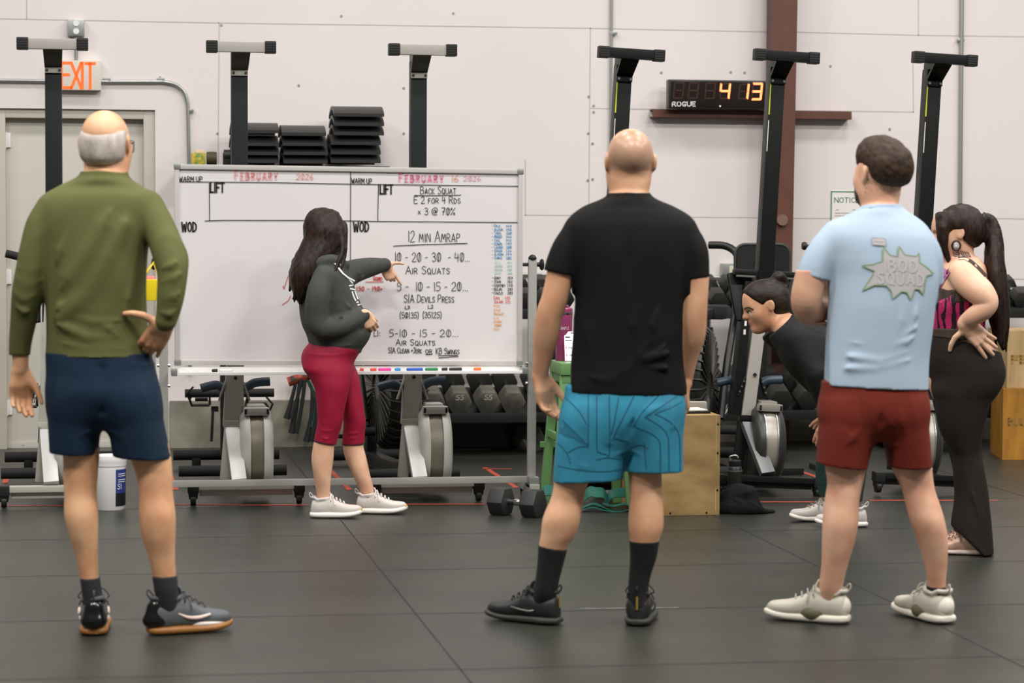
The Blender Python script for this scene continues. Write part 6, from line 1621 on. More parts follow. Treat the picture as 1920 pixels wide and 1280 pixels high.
# ================================================================ COACH POINTING AT THE BOARD
P4 = Person(640, 966, 'woman with long dark hair in a charcoal hoodie pointing at the whiteboard')
B = Body()
B.u(P4.loft([(492, 604, 640, 0, .1), (510, 590, 648, 0, .14), (545, 578, 660, 0, .14), (590, 575, 680, 0, .13), (620, 584, 684, 0, .13), (648, 582, 672, 0, .135), (668, 572, 666, 0, .148), (690, 574, 660, 0, .145), (715, 592, 655, 0, .12)], 2.2), .02)
B.u(P4.tube([(618, 510, 0, 26), (622, 485, .02, 21), (622, 455, .03, 22)]), .03)
near = [(690, 582, 652, -.08, .085), (725, 592, 651, -.085, .085), (760, 597, 645, -.085, .076), (792, 597, 640, -.085, .066), (815, 593, 632, -.085, .058), (835, 587, 627, -.085, .055), (862, 584, 625, -.085, .056), (892, 588, 621, -.085, .05), (918, 592, 619, -.085, .034), (936, 595, 618, -.085, .029), (955, 596, 622, -.085, .024)]
far = [(690, 612, 662, .08, .085), (725, 628, 673, .085, .085), (760, 638, 677, .085, .076), (792, 646, 682, .085, .066), (815, 644, 680, .085, .058), (835, 643, 681, .085, .055), (858, 647, 687, .085, .056), (890, 661, 694, .085, .05), (916, 673, 701, .085, .034), (934, 679, 703, .085, .029), (950, 680, 706, .085, .024)]
B.u(P4.loft(near, 2.1), .03); B.u(P4.loft(far, 2.1), .02)
B.u(P4.tube([(606, 516, -.15, 14), (596, 560, -.18, 14), (594, 602, -.17, 13), (630, 610, -.15, 12), (662, 600, -.11, 10), (684, 590, -.07, 9)]), .02)
B.u(P4.tube([(645, 515, .13, 14), (680, 503, .17, 13), (708, 497, .22, 11), (724, 496, .25, 9)]), .02)
add_hand(B, P4.L(678, 587, -.105), (.5, .45, -.72), (.35, .0, .9), (-.6, .8, 0), .155, curl=(.4, .45, .5, .55), thumb=(.9, .3, .25), spread=.03)
add_hand(B, P4.L(719, 497, .25), (.5, .2, -.85), (.9, .1, .5), (-.2, .95, -.3), .14, curl=(.02, 1.0, 1.15, 1.2), thumb=(.2, .95, .1), spread=.03)
RD = frame(nrm((.85, .55, .0))); oD = P4.L(611, 434, .02)
head(B, oD, RD, .205, False)
B.i(p_plane((0, 0, .04), (0, 0, -1)), .004)
bodyD = P4.add(B.mesh('body', .004), 'body', M_skinD)
# hair: cap and a long fall down the back
H_ = Body(); Q_ = lambda pr: xf(pr, RD, oD, .205)
H_.u(Q_(p_ell((0, -.06, .16), (.40, .46, .40))), .02); H_.i(Q_(p_plane((0, .26, .1), (0, 1, -.45))), .02)
H_.u(P4.loft([(402, 590, 632, -.01, .06), (425, 577, 647, -.015, .088), (450, 568, 648, -.02, .092), (475, 557, 636, -.04, .09), (498, 547, 620, -.06, .085), (520, 543, 602, -.075, .075), (540, 546, 588, -.08, .06), (558, 553, 575, -.085, .04), (571, 560, 566, -.085, .015)], 2.2), .03)
H_.u(P4.tube([(646, 420, -.02, 5), (649, 455, -.06, 5), (645, 485, -.09, 4.5), (636, 508, -.12, 3.5), (628, 520, -.14, 1.5)]), .02)
H_.u(P4.tube([(640, 430, -.06, 6), (641, 470, -.1, 5.5), (628, 505, -.14, 4), (612, 532, -.17, 2)]), .02)
H_.u(P4.tube([(560, 480, -.05, 5), (546, 510, -.06, 4), (543, 545, -.06, 2)]), .02)
for i in range(9):
    t = i / 8; H_.u(P4.tube([(570 + 40 * t, 500, -.13 + .02 * t, 4), (556 + 28 * t, 535, -.13, 3.2), (549 + 22 * t, 560 + 8 * math.sin(i * 2.1), -.11, 1.2)]), .012)
hn = noise3(41, 12, 130, 340, (1, 1, .05)); hn2 = noise3(42, 8, 40, 80, (1, 1, .06)); H_.d(lambda x, y, z: .0045 * hn(x - .3 * z, y, z) + .006 * hn2(x - .3 * z, y, z))
M_hairD = mat('hair_dark_brown', (48, 32, 21), .48, spec=.22, var=.35, scale=14, rgb2=(20, 13, 10), bump=.25, bscale=14, aniso=(9, 9, .35))
P4.add(H_.mesh('hair', .004), 'hair', M_hairD)
# hoodie
S = Body()
S.u(P4.loft([(488, 600, 640, .0, .09), (496, 590, 648, .0, .13), (512, 580, 656, 0, .16), (535, 571, 664, 0, .165), (562, 563, 674, 0, .16), (590, 564, 687, 0, .155), (612, 568, 695, 0, .155), (628, 575, 695, 0, .155), (642, 579, 688, 0, .15), (652, 579, 680, 0, .145), (660, 579, 676, 0, .14)], 2.3), .02)
S.u(P4.tube([(608, 520, -.14, 21), (596, 555, -.185, 22), (594, 592, -.18, 23), (602, 612, -.18, 21), (630, 613, -.165, 20), (655, 604, -.13, 18), (672, 595, -.1, 15), (682, 590, -.082, 12.5)]), .02)
S.u(P4.tube([(648, 516, .12, 24), (668, 508, .155, 21), (690, 502, .19, 17.5), (706, 499, .215, 14.5), (716, 497, .235, 12.5), (721, 496.5, .243, 12)]), .025)
S.u(P4.tube([(648, 497, -.04, 9), (625, 490, -.1, 12), (595, 492, -.1, 14), (572, 500, -.03, 15), (575, 497, .06, 14), (610, 490, .1, 12), (645, 497, .03, 9)]), .02)
S.u(P4.tube([(560, 492, -.02, 14), (565, 505, .02, 16)]), .03)
for pts, v0, amp, wd in ((((588, 545), (600, 570), (598, 600)), -.2, .006, .012), (((600, 530), (615, 560), (612, 590)), -.19, .007, .012), (((620, 600), (640, 592), (660, 586)), -.19, .008, .010), (((612, 625), (640, 618), (665, 607)), -.17, .007, .010), (((625, 582), (632, 600), (628, 618)), -.19, .008, .009),
                     (((640, 590), (648, 602), (650, 614)), -.17, .007, .009), (((580, 600), (588, 615), (600, 628)), -.2, .007, .01), (((655, 622), (675, 618), (690, 610)), -.1, -.006, .010), (((600, 640), (640, 648), (680, 645)), -.14, .004, .008), (((585, 560), (575, 590), (578, 615)), -.15, .005, .012), (((605, 505), (592, 530), (586, 552)), -.17, -.005, .008), (((640, 560), (655, 575), (668, 580)), -.14, .005, .012),
                     (((668, 498), (672, 512), (668, 525)), .1, .007, .009), (((688, 492), (692, 503), (688, 514)), .16, .007, .008), (((655, 520), (675, 522), (690, 514)), .12, .005, .008)):
    S.fold([P4.L(x, y, v0) for x, y in pts], amp * 2.1, wd)
S.d(wrinkle(43, .006, 10, 28))
S.i(p_plane(P4.L(625, 652), (.0, 0, -1) if 0 else (-.2, 0, -1)), .006)
hn3 = S.mesh('hoodie', .0042); bvh = P4.cast(hn3); z1, z2, u1 = P4.L(P4.px, 640)[2], P4.L(P4.px, 500)[2], P4.L(662, 600)[0]
tuck(bodyD.data, bvh, lambda x, y, z: (z > z1) & (z < z2) & (x < u1))
M_hood = mat('charcoal_fleece', (62, 64, 60), .9, var=.15, scale=30, bump=.2, bscale=350)
hd = P4.add(hn3, 'hoodie', M_hood)
b = MB(); 
q = Body(); q.u(P4.tube([(674, 594, -.097, 13.2), (682, 590, -.083, 12.4)]), .002); P4.add(q.mesh('cuff', .004), 'cuff', M_hood, parent=hd)
q = Body(); q.u(P4.tube([(708, 498, .22, 13), (721, 496, .244, 12.6)]), .002); P4.add(q.mesh('cuff', .004), 'cuff', M_hood, parent=hd)
M_prw = mat('hoodie_print_white', (222, 220, 216), .7)
P4.decal(bvh, [[(627, 493), (634, 503), (642, 513), (652, 521), (664, 527)], [(633, 492), (640, 500)]], 'drawstring', M_prw, hd, .004, width=3.0)
P4.decal(bvh, [[(648, 517), (655, 524), (661, 531)], [(654, 536), (662, 534), (667, 538)], [(656, 541), (666, 543)], [(660, 546), (663, 556), (667, 564)], [(665, 545), (669, 556), (671, 561)], [(668, 567), (676, 565)], [(670, 572), (677, 570)]], 'chest_print', M_prw, hd, .0012, width=2.6)
# crimson capri leggings
K = Body()
K.u(P4.loft([(624, 584, 680, 0, .135), (641, 580, 682, 0, .143), (655, 570, 678, 0, .155), (668, 565.5, 670, 0, .157), (684, 567, 662, 0, .155), (702, 579, 658, 0, .14), (718, 598, 654, 0, .11)], 2.2), .01)
gro = lambda rows, g, gv, y0, y1: [(py, xl - g, xr + g, vc, vh + gv) for py, xl, xr, vc, vh in rows if y0 <= py <= y1]
K.u(P4.loft([(668, 585, 650, -.08, .07), (690, 571, 657, -.08, .093), (706, 580, 657, -.082, .094), (725, 589, 655, -.085, .092), (746, 592, 651, -.085, .086), (770, 594, 646, -.085, .08), (792, 594.5, 642.5, -.085, .072), (815, 590.5, 635, -.085, .064), (838, 586, 629, -.085, .06)], 2.1), .03)
K.u(P4.loft([(668, 612, 656, .08, .07), (690, 612, 667, .08, .093), (709, 620, 673.5, .082, .094), (730, 630, 677, .085, .09), (746, 635, 680, .085, .086), (770, 641, 683, .085, .08), (790, 644, 685.5, .085, .072), (812, 643, 684, .085, .064), (836, 641, 683, .085, .06)], 2.1), .02)
for pts, v0, amp, wd in ((((595, 806), (615, 808), (638, 804)), -.15, .0035, .006), (((594, 792), (612, 792), (628, 790)), -.15, .003, .006), (((592, 818), (612, 823), (632, 820)), -.15, .0035, .006), (((643, 812), (662, 813), (684, 809)), .02, .004, .006), (((643, 820), (662, 822), (684, 819)), .02, .003, .005)):
    K.fold([P4.L(x, y, v0) for x, y in pts], amp, wd)
K.d(wrinkle(47, .0012, 10, 30))
c1 = p_plane(P4.L(607, 829, -.085), (-.2, 0, -1)); c2 = p_plane(P4.L(662, 832, .085), (.03, 0, -1)); 
K.i(Prim(lambda x, y, z, c1=c1, c2=c2: np.where(y + 0 * z < 0, c1.fn(x, y, z), c2.fn(x, y, z)), (-9,) * 3, (9,) * 3))
lg = P4.add(K.mesh('capri_leggings', .004), 'capri_leggings', mat('crimson_jersey', (150, 18, 50), .62, bump=.06, bscale=500, spec=.3))
M_hem = mat('hem_black', (28, 16, 20), .8)
for rows, pt, tl in (([(822, 588, 632, -.085, .0625), (840, 585.5, 627.5, -.085, .0595)], (607, 829), (-.2, 0, -1)), ([(824, 641, 684, .085, .0625), (840, 640.5, 682.5, .085, .0595)], (662, 832), (.03, 0, -1))):
    q = Body(); q.u(P4.loft(rows, 2.1), .002); p_ = P4.L(pt[0], pt[1], rows[0][3]); q.i(p_plane(p_ - np.array((0, 0, .002)), tl)); q.i(p_plane(p_ + np.array((0, 0, .004)), -np.array(tl, float))); P4.add(q.mesh('hem_trim', .0025), 'hem_trim', M_hem, parent=lg)
q = Body(); q.u(P4.loft([(924, 675, 704, .085, .034), (946, 678, 708, .085, .028)], 2.1), .002); P4.add(q.mesh('sock', .004), 'sock', mat('sock_grey', (58, 56, 56), .9))
M_kn = mat('trainer_oat', (206, 197, 189), .75, bump=.35, bscale=240); M_kns = mat('trainer_sole_cream', (236, 230, 218), .5)
for px, py, yaw in ((607, 950, math.radians(-88)), (692, 950, math.radians(-94))):
    so, T, mm, Rf, oo = shoe(P4, px, py, -.085 if px < 650 else .085, yaw, .245, 'running_shoe', (M_kn, M_kns, mat('lace_white', (224, 217, 210), .8)), .98, 1.02, sole_t=.036, toe_spring=.016, at=.072)
    q = Body(); q.u(xf(p_ell((0, .238, .036), (.022, .009, .014)), Rf, oo), .003); P4.add(q.mesh('toe_bumper', .003), 'toe_bumper', mat('gum_toe', (190, 150, 84), .6), parent=so)
# ================================================================ WOMAN BENDING FORWARD BEHIND THE BLUE TEE
P5 = Person(1560, 982, 'woman with a dark bun bending forward in a black top, seen in profile')
B = Body()
LEGX = {-1: ((1606, 728), (1604, 800), (1602, 850), (1600, 890), (1602, 935), (1603, 962)), 1: ((1606, 728), (1578, 800), (1560, 850), (1553, 890), (1553, 935), (1554, 955))}
for v in (-.08, .08):
    B.u(P5.tube([(1476, 618, v * .8, 26), (1522, 655, v, 44), (1570, 698, v, 46), (1606, 726, v, 46)]), .06)
    B.u(P5.tube([(x, y, v * 1.2, r) for (x, y), r in zip(LEGX[int(np.sign(v))], (42, 34, 26, 22, 13, 10))]), .03)
    B.u(P5.tube([(1500, 632, v * 2.1, 17), (1536, 705, v * 2.4, 15), (1560, 772, v * 1.8, 12), (1556, 784, v * 1.6, 11)]), .03)
    add_hand(B, P5.L(1558, 780, v * 1.6), (-.45, 0, -1), (-.7, -.3 * np.sign(v), .3), (.8, 0, -.2), .165, curl=(.3, .3, .3, .35), spread=.02)
B.u(P5.tube([(1478, 617, 0, 27), (1462, 600, 0, 22), (1450, 585, 0, 22)]), .03)
RE = frame(nrm((-1, -.06, -.27)), (-.1, 0, 1)); oE = P5.L(1437, 573, 0)
HE = .228
head(B, oE, RE, HE, False, es=.82)
Q_ = lambda pr: xf(pr, RE, oE, HE)
B.u(Q_(p_ell((0, .31, .2), (.2, .1, .16))), .05); B.u(Q_(p_ell((0, .385, -.238), (.085, .05, .024))), .01); B.u(Q_(p_ell((0, .375, -.285), (.075, .05, .028))), .01); B.u(Q_(p_ell((0, .345, -.41), (.07, .06, .055))), .03)
B.u(Q_(p_tube([(0, .39, .04), (0, .45, -.07), (0, .487, -.115)], [.03, .036, .042])), .015)
def lips(x, y, z):
    l = (np.stack([x, y, z], 1) - oE) @ RE / HE
    return np.where((l[:, 1] > .385) & (l[:, 2] < -.212) & (l[:, 2] > -.312) & (np.abs(l[:, 0]) < .1), 1, 0)
B.i(p_plane((0, 0, .04), (0, 0, -1)), .004)
mb_ = B.mesh('body', .0035); bvE = P5.cast(mb_); bodyE = P5.add(mb_, 'body', [M_skinE, mat('lip_rose', (184, 116, 100), .5)], lips)
# eyes and brows
Tt = lambda x, y, z: V(oE + RE @ (np.array((x, y, z)) * HE))
M_eye = mat('eye_white', (222, 216, 208), .25); M_iris = mat('iris_dark', (40, 26, 20), .2); M_brow = mat('brow_dark', (44, 32, 26), .8)
P5.decal(bvE, [[(1395.5, 579.5), (1399, 576.8), (1404, 576.2), (1409, 578), (1413, 581)]], 'eyebrow', M_brow, P5.e, .0012, width=2.0)
P5.decal(bvE, [[(1398.5, 585.2), (1402, 583.2), (1406, 583.4), (1410, 585.8)]], 'lash_line', M_brow, P5.e, .0012, width=1.1)
P5.decal(bvE, [[(1399.5, 585.5), (1403, 584.2), (1407, 585), (1409, 586), (1405, 587.2), (1401.5, 587)]], 'eye_white', M_eye, P5.e, .0009)
P5.decal(bvE, [[(1401, 584.6), (1404, 584.4), (1404.3, 586.6), (1401.6, 586.7)]], 'iris', M_iris, P5.e, .0015)
b = MB()
for sx in (-1, 1): b.cyl(Tt(sx * .37, -.02, -.12), Tt(sx * .4, -.02, -.12), .004, 10)
b.build('ear_stud', M_steel, P5.e)
# hair and bun
H_ = Body()
H_.u(Q_(p_ell((0, -.05, .14), (.362, .46, .395))), .02); H_.u(Q_(p_ell((0, .13, .26), (.27, .29, .22))), .05); H_.u(Q_(p_ell((0, -.2, -.08), (.28, .26, .25))), .05)
H_.i(Q_(p_plane((0, .40, .26), (0, 1, -.2))), .02); H_.i(Q_(p_plane((0, .12, -.02), (0, .95, -.75))), .02)
for sx in (-1, 1): H_.s(Q_(p_ell((sx * .4, .0, -.04), (.12, .1, .16))), .015)
bx_ = np.linalg.inv(RE) @ (P5.L(1456, 520, 0) - oE) / HE
H_.u(Q_(p_tube([(0, bx_[1] + .06, bx_[2] - .13), (0, bx_[1] + .05, bx_[2] - .05)], [.08, .06])), .03)
H_.u(Q_(p_ell((0, bx_[1] - .03, bx_[2] + .0), (.14, .11, .1))), .015); H_.u(Q_(p_tube([(0, bx_[1] - .08, bx_[2]), (.02, bx_[1] - .17, bx_[2] - .1), (.0, bx_[1] - .19, bx_[2] - .2)], [.07, .06, .03])), .03)
hn = noise3(51, 12, 90, 220, (.3, .5, 1)); H_.d(lambda x, y, z: .002 * hn(x, y, z))
P5.add(H_.mesh('hair', .0035), 'hair', mat('hair_darkest', (46, 33, 24), .48, spec=.25, var=.35, scale=14, rgb2=(22, 16, 12), bump=.2, bscale=14, aniso=(.5, 9, 9)))
b = MB(); ctr = np.array((0, bx_[1] + .055, bx_[2] - .055)); ring = []
for k in range(17):
    a = 2 * math.pi * k / 16; ring.append(Tt(*(ctr + np.array((math.cos(a) * .085, math.sin(a) * .08, math.sin(a) * .03)))))
b.tube(ring, .0065, 8); b.build('scrunchie', mat('scrunchie_blue', (104, 132, 172), .8), P5.e)
# black long sleeve top
S = Body()
for v in (-.09, .09):
    S.u(P5.tube([(1474, 622, v * .8, 34), (1498, 636, v, 46), (1524, 658, v, 60), (1570, 700, v, 62), (1606, 730, v, 58)]), .06)
    S.u(P5.tube([(1496, 634, v * 1.9, 24), (1530, 700, v * 2.5, 21), (1552, 768, v * 1.9, 17)]), .04)
S.u(P5.tube([(1448, 628, .1, 19), (1480, 640, .1, 30)]), .03)
for pts in (((1480, 600), (1500, 640), (1520, 680)), ((1500, 598), (1530, 620), (1560, 640)), ((1490, 660), (1510, 690), (1525, 730)), ((1475, 640), (1490, 670), (1510, 700))):
    S.fold([P5.L(x, y, -.2) for x, y in pts], .006, .012)
S.d(wrinkle(53, .003, 10, 26))
S.i(p_plane(P5.L(1466, 604, 0), P5.L(1452, 590, 0) - P5.L(1476, 616, 0)), .004)
P5.add(S.mesh('long_sleeve_top', .0045), 'long_sleeve_top', mat('black_jersey', (26, 27, 26), .75, bump=.1, bscale=500, spec=.25))
K = Body()
for v in (-.09, .09):
    K.u(P5.tube([(1608, 722, v, 55)] + [(x, y, v * 1.08, r) for (x, y), r in zip(LEGX[int(np.sign(v))], (48, 38, 28, 24, 15.5, 15))]), .03)
K.i(p_plane(P5.L(1560, 934, 0), (0, 0, -1)))
P5.add(K.mesh('leggings', .005), 'leggings', mat('pine_jersey', (22, 52, 46), .7))
M_gs = mat('sock_grey_rib', (120, 112, 104), .9, bump=.3, bscale=200)
for v, x, y0 in ((.096, 1553, 962), (-.096, 1602, 970)):
    q = Body(); q.u(P5.tube([(x, 930, v, 14.5), (x + 1, y0, v, 11.5)]), .002); P5.add(q.mesh('sock', .004), 'sock', M_gs)
    shoe(P5, x, 950, v, math.radians(91), .24, 'running_shoe', (M_kn, M_kns, mat('lace_olive', (150, 144, 128), .8)), .98, 1.02, sole_t=.034, toe_spring=.016, at=.07)
# ================================================================ WOMAN WITH THE LONG PONYTAIL
P6 = Person(1815, 1035, 'woman with a long dark ponytail, pink patterned crop top and brown flared pants')
B = Body()
B.u(P6.loft([(484, 1776, 1836, .0, .1), (500, 1764, 1846, 0, .145), (530, 1750, 1850, 0, .155), (565, 1742, 1846, 0, .15), (600, 1742, 1842, 0, .142), (628, 1740, 1850, 0, .15), (655, 1738, 1868, 0, .165), (690, 1738, 1878, 0, .17), (730, 1744, 1866, 0, .16), (760, 1756, 1850, 0, .13)], 2.2), .02)
B.u(P6.tube([(1802, 500, 0, 30), (1800, 475, .0, 25), (1802, 445, .0, 25)]), .03)
B.u(P6.loft([(740, 1756, 1852, -.07, .09), (800, 1770, 1837, -.07, .078), (850, 1791, 1832, -.07, .06), (900, 1797, 1834, -.07, .055), (950, 1806, 1838, -.07, .05), (1000, 1813, 1839, -.07, .03), (1022, 1814, 1838, -.07, .024)], 2.1), .03)
B.u(P6.loft([(740, 1756, 1852, .09, .09), (800, 1770, 1837, .09, .078), (850, 1791, 1832, .09, .06), (900, 1797, 1834, .09, .055), (950, 1806, 1838, .09, .05), (985, 1813, 1839, .09, .03)], 2.1), .03)
# near arm on the hip, far arm hidden the same way
B.u(P6.tube([(1806, 512, -.15, 29), (1818, 530, -.19, 28), (1838, 548, -.23, 26), (1853, 566, -.25, 19), (1845, 580, -.245, 19), (1828, 591, -.225, 18), (1812, 601, -.2, 14), (1808, 606, -.195, 13)]), .025)
B.u(P6.tube([(1800, 512, .15, 28), (1824, 540, .2, 25), (1845, 566, .24, 18), (1808, 606, .19, 13)]), .025)
add_hand(B, P6.L(1810, 606, -.2), (.68, .12, -.62), (-.62, .05, -.5), (-.1, 1, .1), .19, curl=(.1, .1, .12, .15), thumb=(-.1, 1, .12), spread=.13)
add_hand(B, P6.L(1810, 606, .2), (.68, -.12, -.62), (-.62, -.05, -.5), (-.1, -1, .1), .17, curl=(.1, .1, .12, .15), thumb=(-.1, 1, .12), spread=.1)
RF = frame(nrm((-1, .1, -.04))); HF = .222; oF = P6.L(1794, 436, 0)
head(B, oF, RF, HF, False, es=.9)
Q_ = lambda pr: xf(pr, RF, oF, HF)
B.u(Q_(p_ell((0, .385, -.238), (.085, .055, .026))), .01); B.u(Q_(p_ell((0, .375, -.285), (.075, .055, .03))), .01); B.u(Q_(p_ell((0, .32, .2), (.2, .1, .16))), .05)
zt0, zt1 = P6.L(1800, 487, 0)[2], P6.L(1800, 462, 0)[2]
def zoneF(x, y, z):
    l = (np.stack([x, y, z], 1) - oF) @ RF / HF
    lip = (l[:, 1] > .385) & (l[:, 2] < -.212) & (l[:, 2] > -.315) & (np.abs(l[:, 0]) < .1)
    nk = (z > zt0) & (z < zt1) & (y < -.02) & (np.abs(x - oF[0] - .015) < .045) & (np.sin((z * 1.0 + .35 * np.abs(x - oF[0] - .02)) * 620) > -.15)
    fa = 0 * z > 1
    fa_ = (y > -.3) & (y < -.17) & (z < P6.L(0 + 1800, 618, -.2)[2]) & (z > P6.L(1800, 634, -.2)[2]) & (x < P6.L(1797, 620, -.2)[0]) & (x > P6.L(1786, 620, -.2)[0]) & (np.sin(z * 900) + np.sin(x * 700) > 0)
    be = (y > -.185) & (z < P6.L(1760, 630)[2]) & (z > P6.L(1760, 652)[2]) & (x < P6.L(1790, 640)[0]) & (y < 0) & (np.sin(z * 420 + 3 * np.sin(x * 160)) + np.sin(x * 300) > .5)
    return np.where(lip, 1, 0)
B.i(p_plane((0, 0, .04), (0, 0, -1)), .004)
P6.add(B.mesh('body', .0035), 'body', [M_skinF, mat('lip_rose', (0, 0, 0)), mat('tattoo_ink', (62, 54, 50), .5)], zoneF)
Tt = lambda x, y, z: V(oF + RF @ (np.array((x, y, z)) * HF))
for sx in (-1, 1):
    q = Body(); q.u(Q_(p_ell((sx * .15, .338, .0), (.066, .055, .036))), .002); ey = P6.add(q.mesh('eye', .002), 'eye', M_eye)
    q = Body(); q.u(Q_(p_ell((sx * .165, .372, .0), (.032, .028, .03))), .002); P6.add(q.mesh('iris', .0016), 'iris', M_iris, parent=ey)
    b = MB(); b.tube(smooth_path([Tt(sx * .05, .41, .085), Tt(sx * .12, .4, .11), Tt(sx * .21, .34, .085)], 4), .003, 6); b.build('eyebrow', M_brow, P6.e)
    # stretched lobe with a dark plug and a pale stone
    c = P6.L(1790, 461, 0); c = np.array((c[0], sx * .09 if 0 else 0, c[2]))
    lx = (np.linalg.inv(RF) @ (P6.L(1790, 460, 0) - oF)) / HF
    q = Body(); q.u(Q_(p_ell((sx * .375, lx[1], lx[2]), (.022, .1, .115))), .002); q.s(Q_(p_ell((sx * .375, lx[1], lx[2]), (.05, .06, .075))), .005); P6.add(q.mesh('ear_plug', .0025), 'ear_plug', mat('plug_dark', (40, 32, 28), .4))
    q = Body(); q.u(Q_(p_ell((sx * .378, lx[1], lx[2]), (.018, .052, .066))), .002); P6.add(q.mesh('plug_stone', .0025), 'plug_stone', mat('plug_stone', (226, 222, 218), .15, var=.5, scale=240, rgb2=(130, 124, 124)))
b = MB(); b.tube([Tt(-.06, .45, -.1), Tt(-.075, .46, -.11)], .0018, 6); b.build('nose_stud', M_chrome, P6.e)
# hair, fringe, ponytail
H_ = Body()
H_.u(Q_(p_ell((0, -.07, .16), (.385, .475, .40))), .02); H_.u(Q_(p_ell((0, -.26, -.06), (.31, .27, .25))), .05)
H_.i(Q_(p_plane((0, .32, .2), (0, 1, -.1))), .02); H_.i(Q_(p_plane((0, .06, -.05), (0, .9, -1))), .03)
for sx in (-1, 1):
    H_.s(Q_(p_ell((sx * .42, .01, -.1), (.14, .12, .17))), .015)
    H_.u(Q_(p_tube([(sx * .26, .24, .3), (sx * .33, .27, .1), (sx * .33, .28, -.12), (sx * .3, .27, -.3), (sx * .27, .2, -.5), (sx * .26, .14, -.68)], [.1, .1, .09, .075, .05, .015])), .03)
    H_.u(Q_(p_tube([(sx * .12, .34, .33), (sx * .25, .36, .15), (sx * .29, .35, -.05), (sx * .27, .31, -.28)], [.06, .055, .04, .008])), .03)
tl = Body()
tail = [(1842, 414, 0, 6), (1850, 409, 0, 10), (1860, 420, 0, 13), (1864, 450, -.01, 17), (1865, 490, -.03, 19), (1869, 530, -.05, 20), (1872, 570, -.06, 20), (1874, 605, -.06, 17), (1877, 632, -.06, 9), (1880, 655, -.06, 2)]
for bb in (H_,):
    bb.u(P6.tube(tail), .015)
    for i, (dx, dv, e) in enumerate(((-12, -.02, 640), (-6, -.05, 632), (6, -.05, 652), (12, -.02, 660), (-15, .02, 625), (0, -.06, 645), (14, .02, 640), (9, .03, 655), (-9, .03, 648))):
        bb.u(P6.tube([(1862 + dx * .5, 450, dv * .6, 5), (1867 + dx, 520, dv - .04, 5.5), (1873 + dx * 1.05, 590, dv - .05, 5), (1876 + dx * .9, e, dv - .05, 1.2)]), .015)
hn = noise3(61, 12, 130, 320, (1, 1, .06)); hn2 = noise3(62, 8, 40, 80, (1, 1, .08)); H_.d(lambda x, y, z: .0035 * hn(x, y, z) + .003 * hn2(x, y, z))
P6.add(H_.mesh('hair', .0038), 'hair', M_hairD)
b = MB(); c = P6.L(1845, 411, 0); b.tube([V(c) + V((.012 * math.cos(a) * .5, .026 * math.cos(a), .026 * math.sin(a))) for a in np.linspace(0, 6.283, 15)], .006, 8); b.build('hair_tie', M_black, P6.e)
# crop top
S = Body()
S.u(P6.loft([(516, 1752, 1846, 0, .15), (530, 1744, 1853, 0, .163), (550, 1736, 1853, 0, .166), (572, 1733, 1850, 0, .164), (595, 1735, 1846, 0, .156), (622, 1738, 1846, 0, .152)], 2.2), .01)
S.i(p_plane(P6.L(1790, 545, -.1), (-.62, -.0, 1.0)), .008); S.i(p_plane(P6.L(1790, 618, -.1), (0, 0, -1)))
S.d(wrinkle(63, .0015, 10, 30))
M_pk = bpy.data.materials.new('sequin_pink'); M_pk.use_nodes = True
nt = M_pk.node_tree; bs = nt.nodes['Principled BSDF']; bs.inputs['Roughness'].default_value = .32; bs.inputs['Metallic'].default_value = .25
tc = nt.nodes.new('ShaderNodeTexCoord'); mp = nt.nodes.new('ShaderNodeMapping'); mp.inputs['Scale'].default_value = (1, 1, .35); nt.links.new(tc.outputs['Object'], mp.inputs['Vector'])
wv = nt.nodes.new('ShaderNodeTexWave'); wv.inputs['Scale'].default_value = 9.5; wv.inputs['Distortion'].default_value = 7; wv.inputs['Detail'].default_value = 1.5; wv.inputs['Detail Scale'].default_value = 2.2; nt.links.new(mp.outputs[0], wv.inputs['Vector'])
vr = nt.nodes.new('ShaderNodeTexVoronoi'); vr.inputs['Scale'].default_value = 260; nt.links.new(tc.outputs['Object'], vr.inputs['Vector'])
cr = nt.nodes.new('ShaderNodeValToRGB'); cr.color_ramp.elements[0].position = .42; cr.color_ramp.elements[0].color = (*lin((24, 12, 18)), 1); cr.color_ramp.elements[1].position = .5; cr.color_ramp.elements[1].color = (*lin((186, 36, 100)), 1)
nt.links.new(wv.outputs['Fac'], cr.inputs['Fac']); nt.links.new(cr.outputs[0], bs.inputs['Base Color'])
bp_ = nt.nodes.new('ShaderNodeBump'); bp_.inputs['Strength'].default_value = .6; bp_.inputs['Distance'].default_value = .003; nt.links.new(vr.outputs['Distance'], bp_.inputs['Height']); nt.links.new(bp_.outputs[0], bs.inputs['Normal'])
mt = S.mesh('crop_top', .004); bvh = P6.cast(mt)
ct = P6.add(mt, 'crop_top', M_pk)
M_lace = mat('lace_umber', (44, 34, 26), .8, var=.4, scale=180, rgb2=(70, 54, 42), bump=.5, bscale=300)
# lace side band, straps and the sheer waistband
q = Body(); q.u(P6.loft([(535, 1747, 1857, 0, .169), (550, 1742, 1857, 0, .1715), (566, 1738, 1855, 0, .171)], 2.2), .004); q.i(p_plane(P6.L(1762, 541, -.1), (.1, 0, 1))); q.i(p_plane(P6.L(1790, 566, -.1), (.12, 0, -1))); q.i(p_plane(P6.L(1757, 560, -.1), (-1, 0, .35)))
q.d(lambda x, y, z: .0025 * np.sin(x * 160) * np.sin(z * 90)); P6.add(q.mesh('lace_band', .004), 'lace_band', M_lace, parent=ct)
q = Body(); q.u(P6.loft([(612, 1737, 1846, 0, .157), (626, 1738, 1850, 0, .158), (634, 1738, 1852, 0, .16)], 2.2), .004); q.i(p_plane(P6.L(1760, 615, -.1), (0, 0, 1))); q.i(p_plane(P6.L(1760, 632, -.1), (-.1, 0, -1)))
P6.add(q.mesh('sheer_waistband', .004), 'sheer_waistband', mat('mesh_umber', (66, 52, 40), .7, var=.3, scale=100), parent=ct)
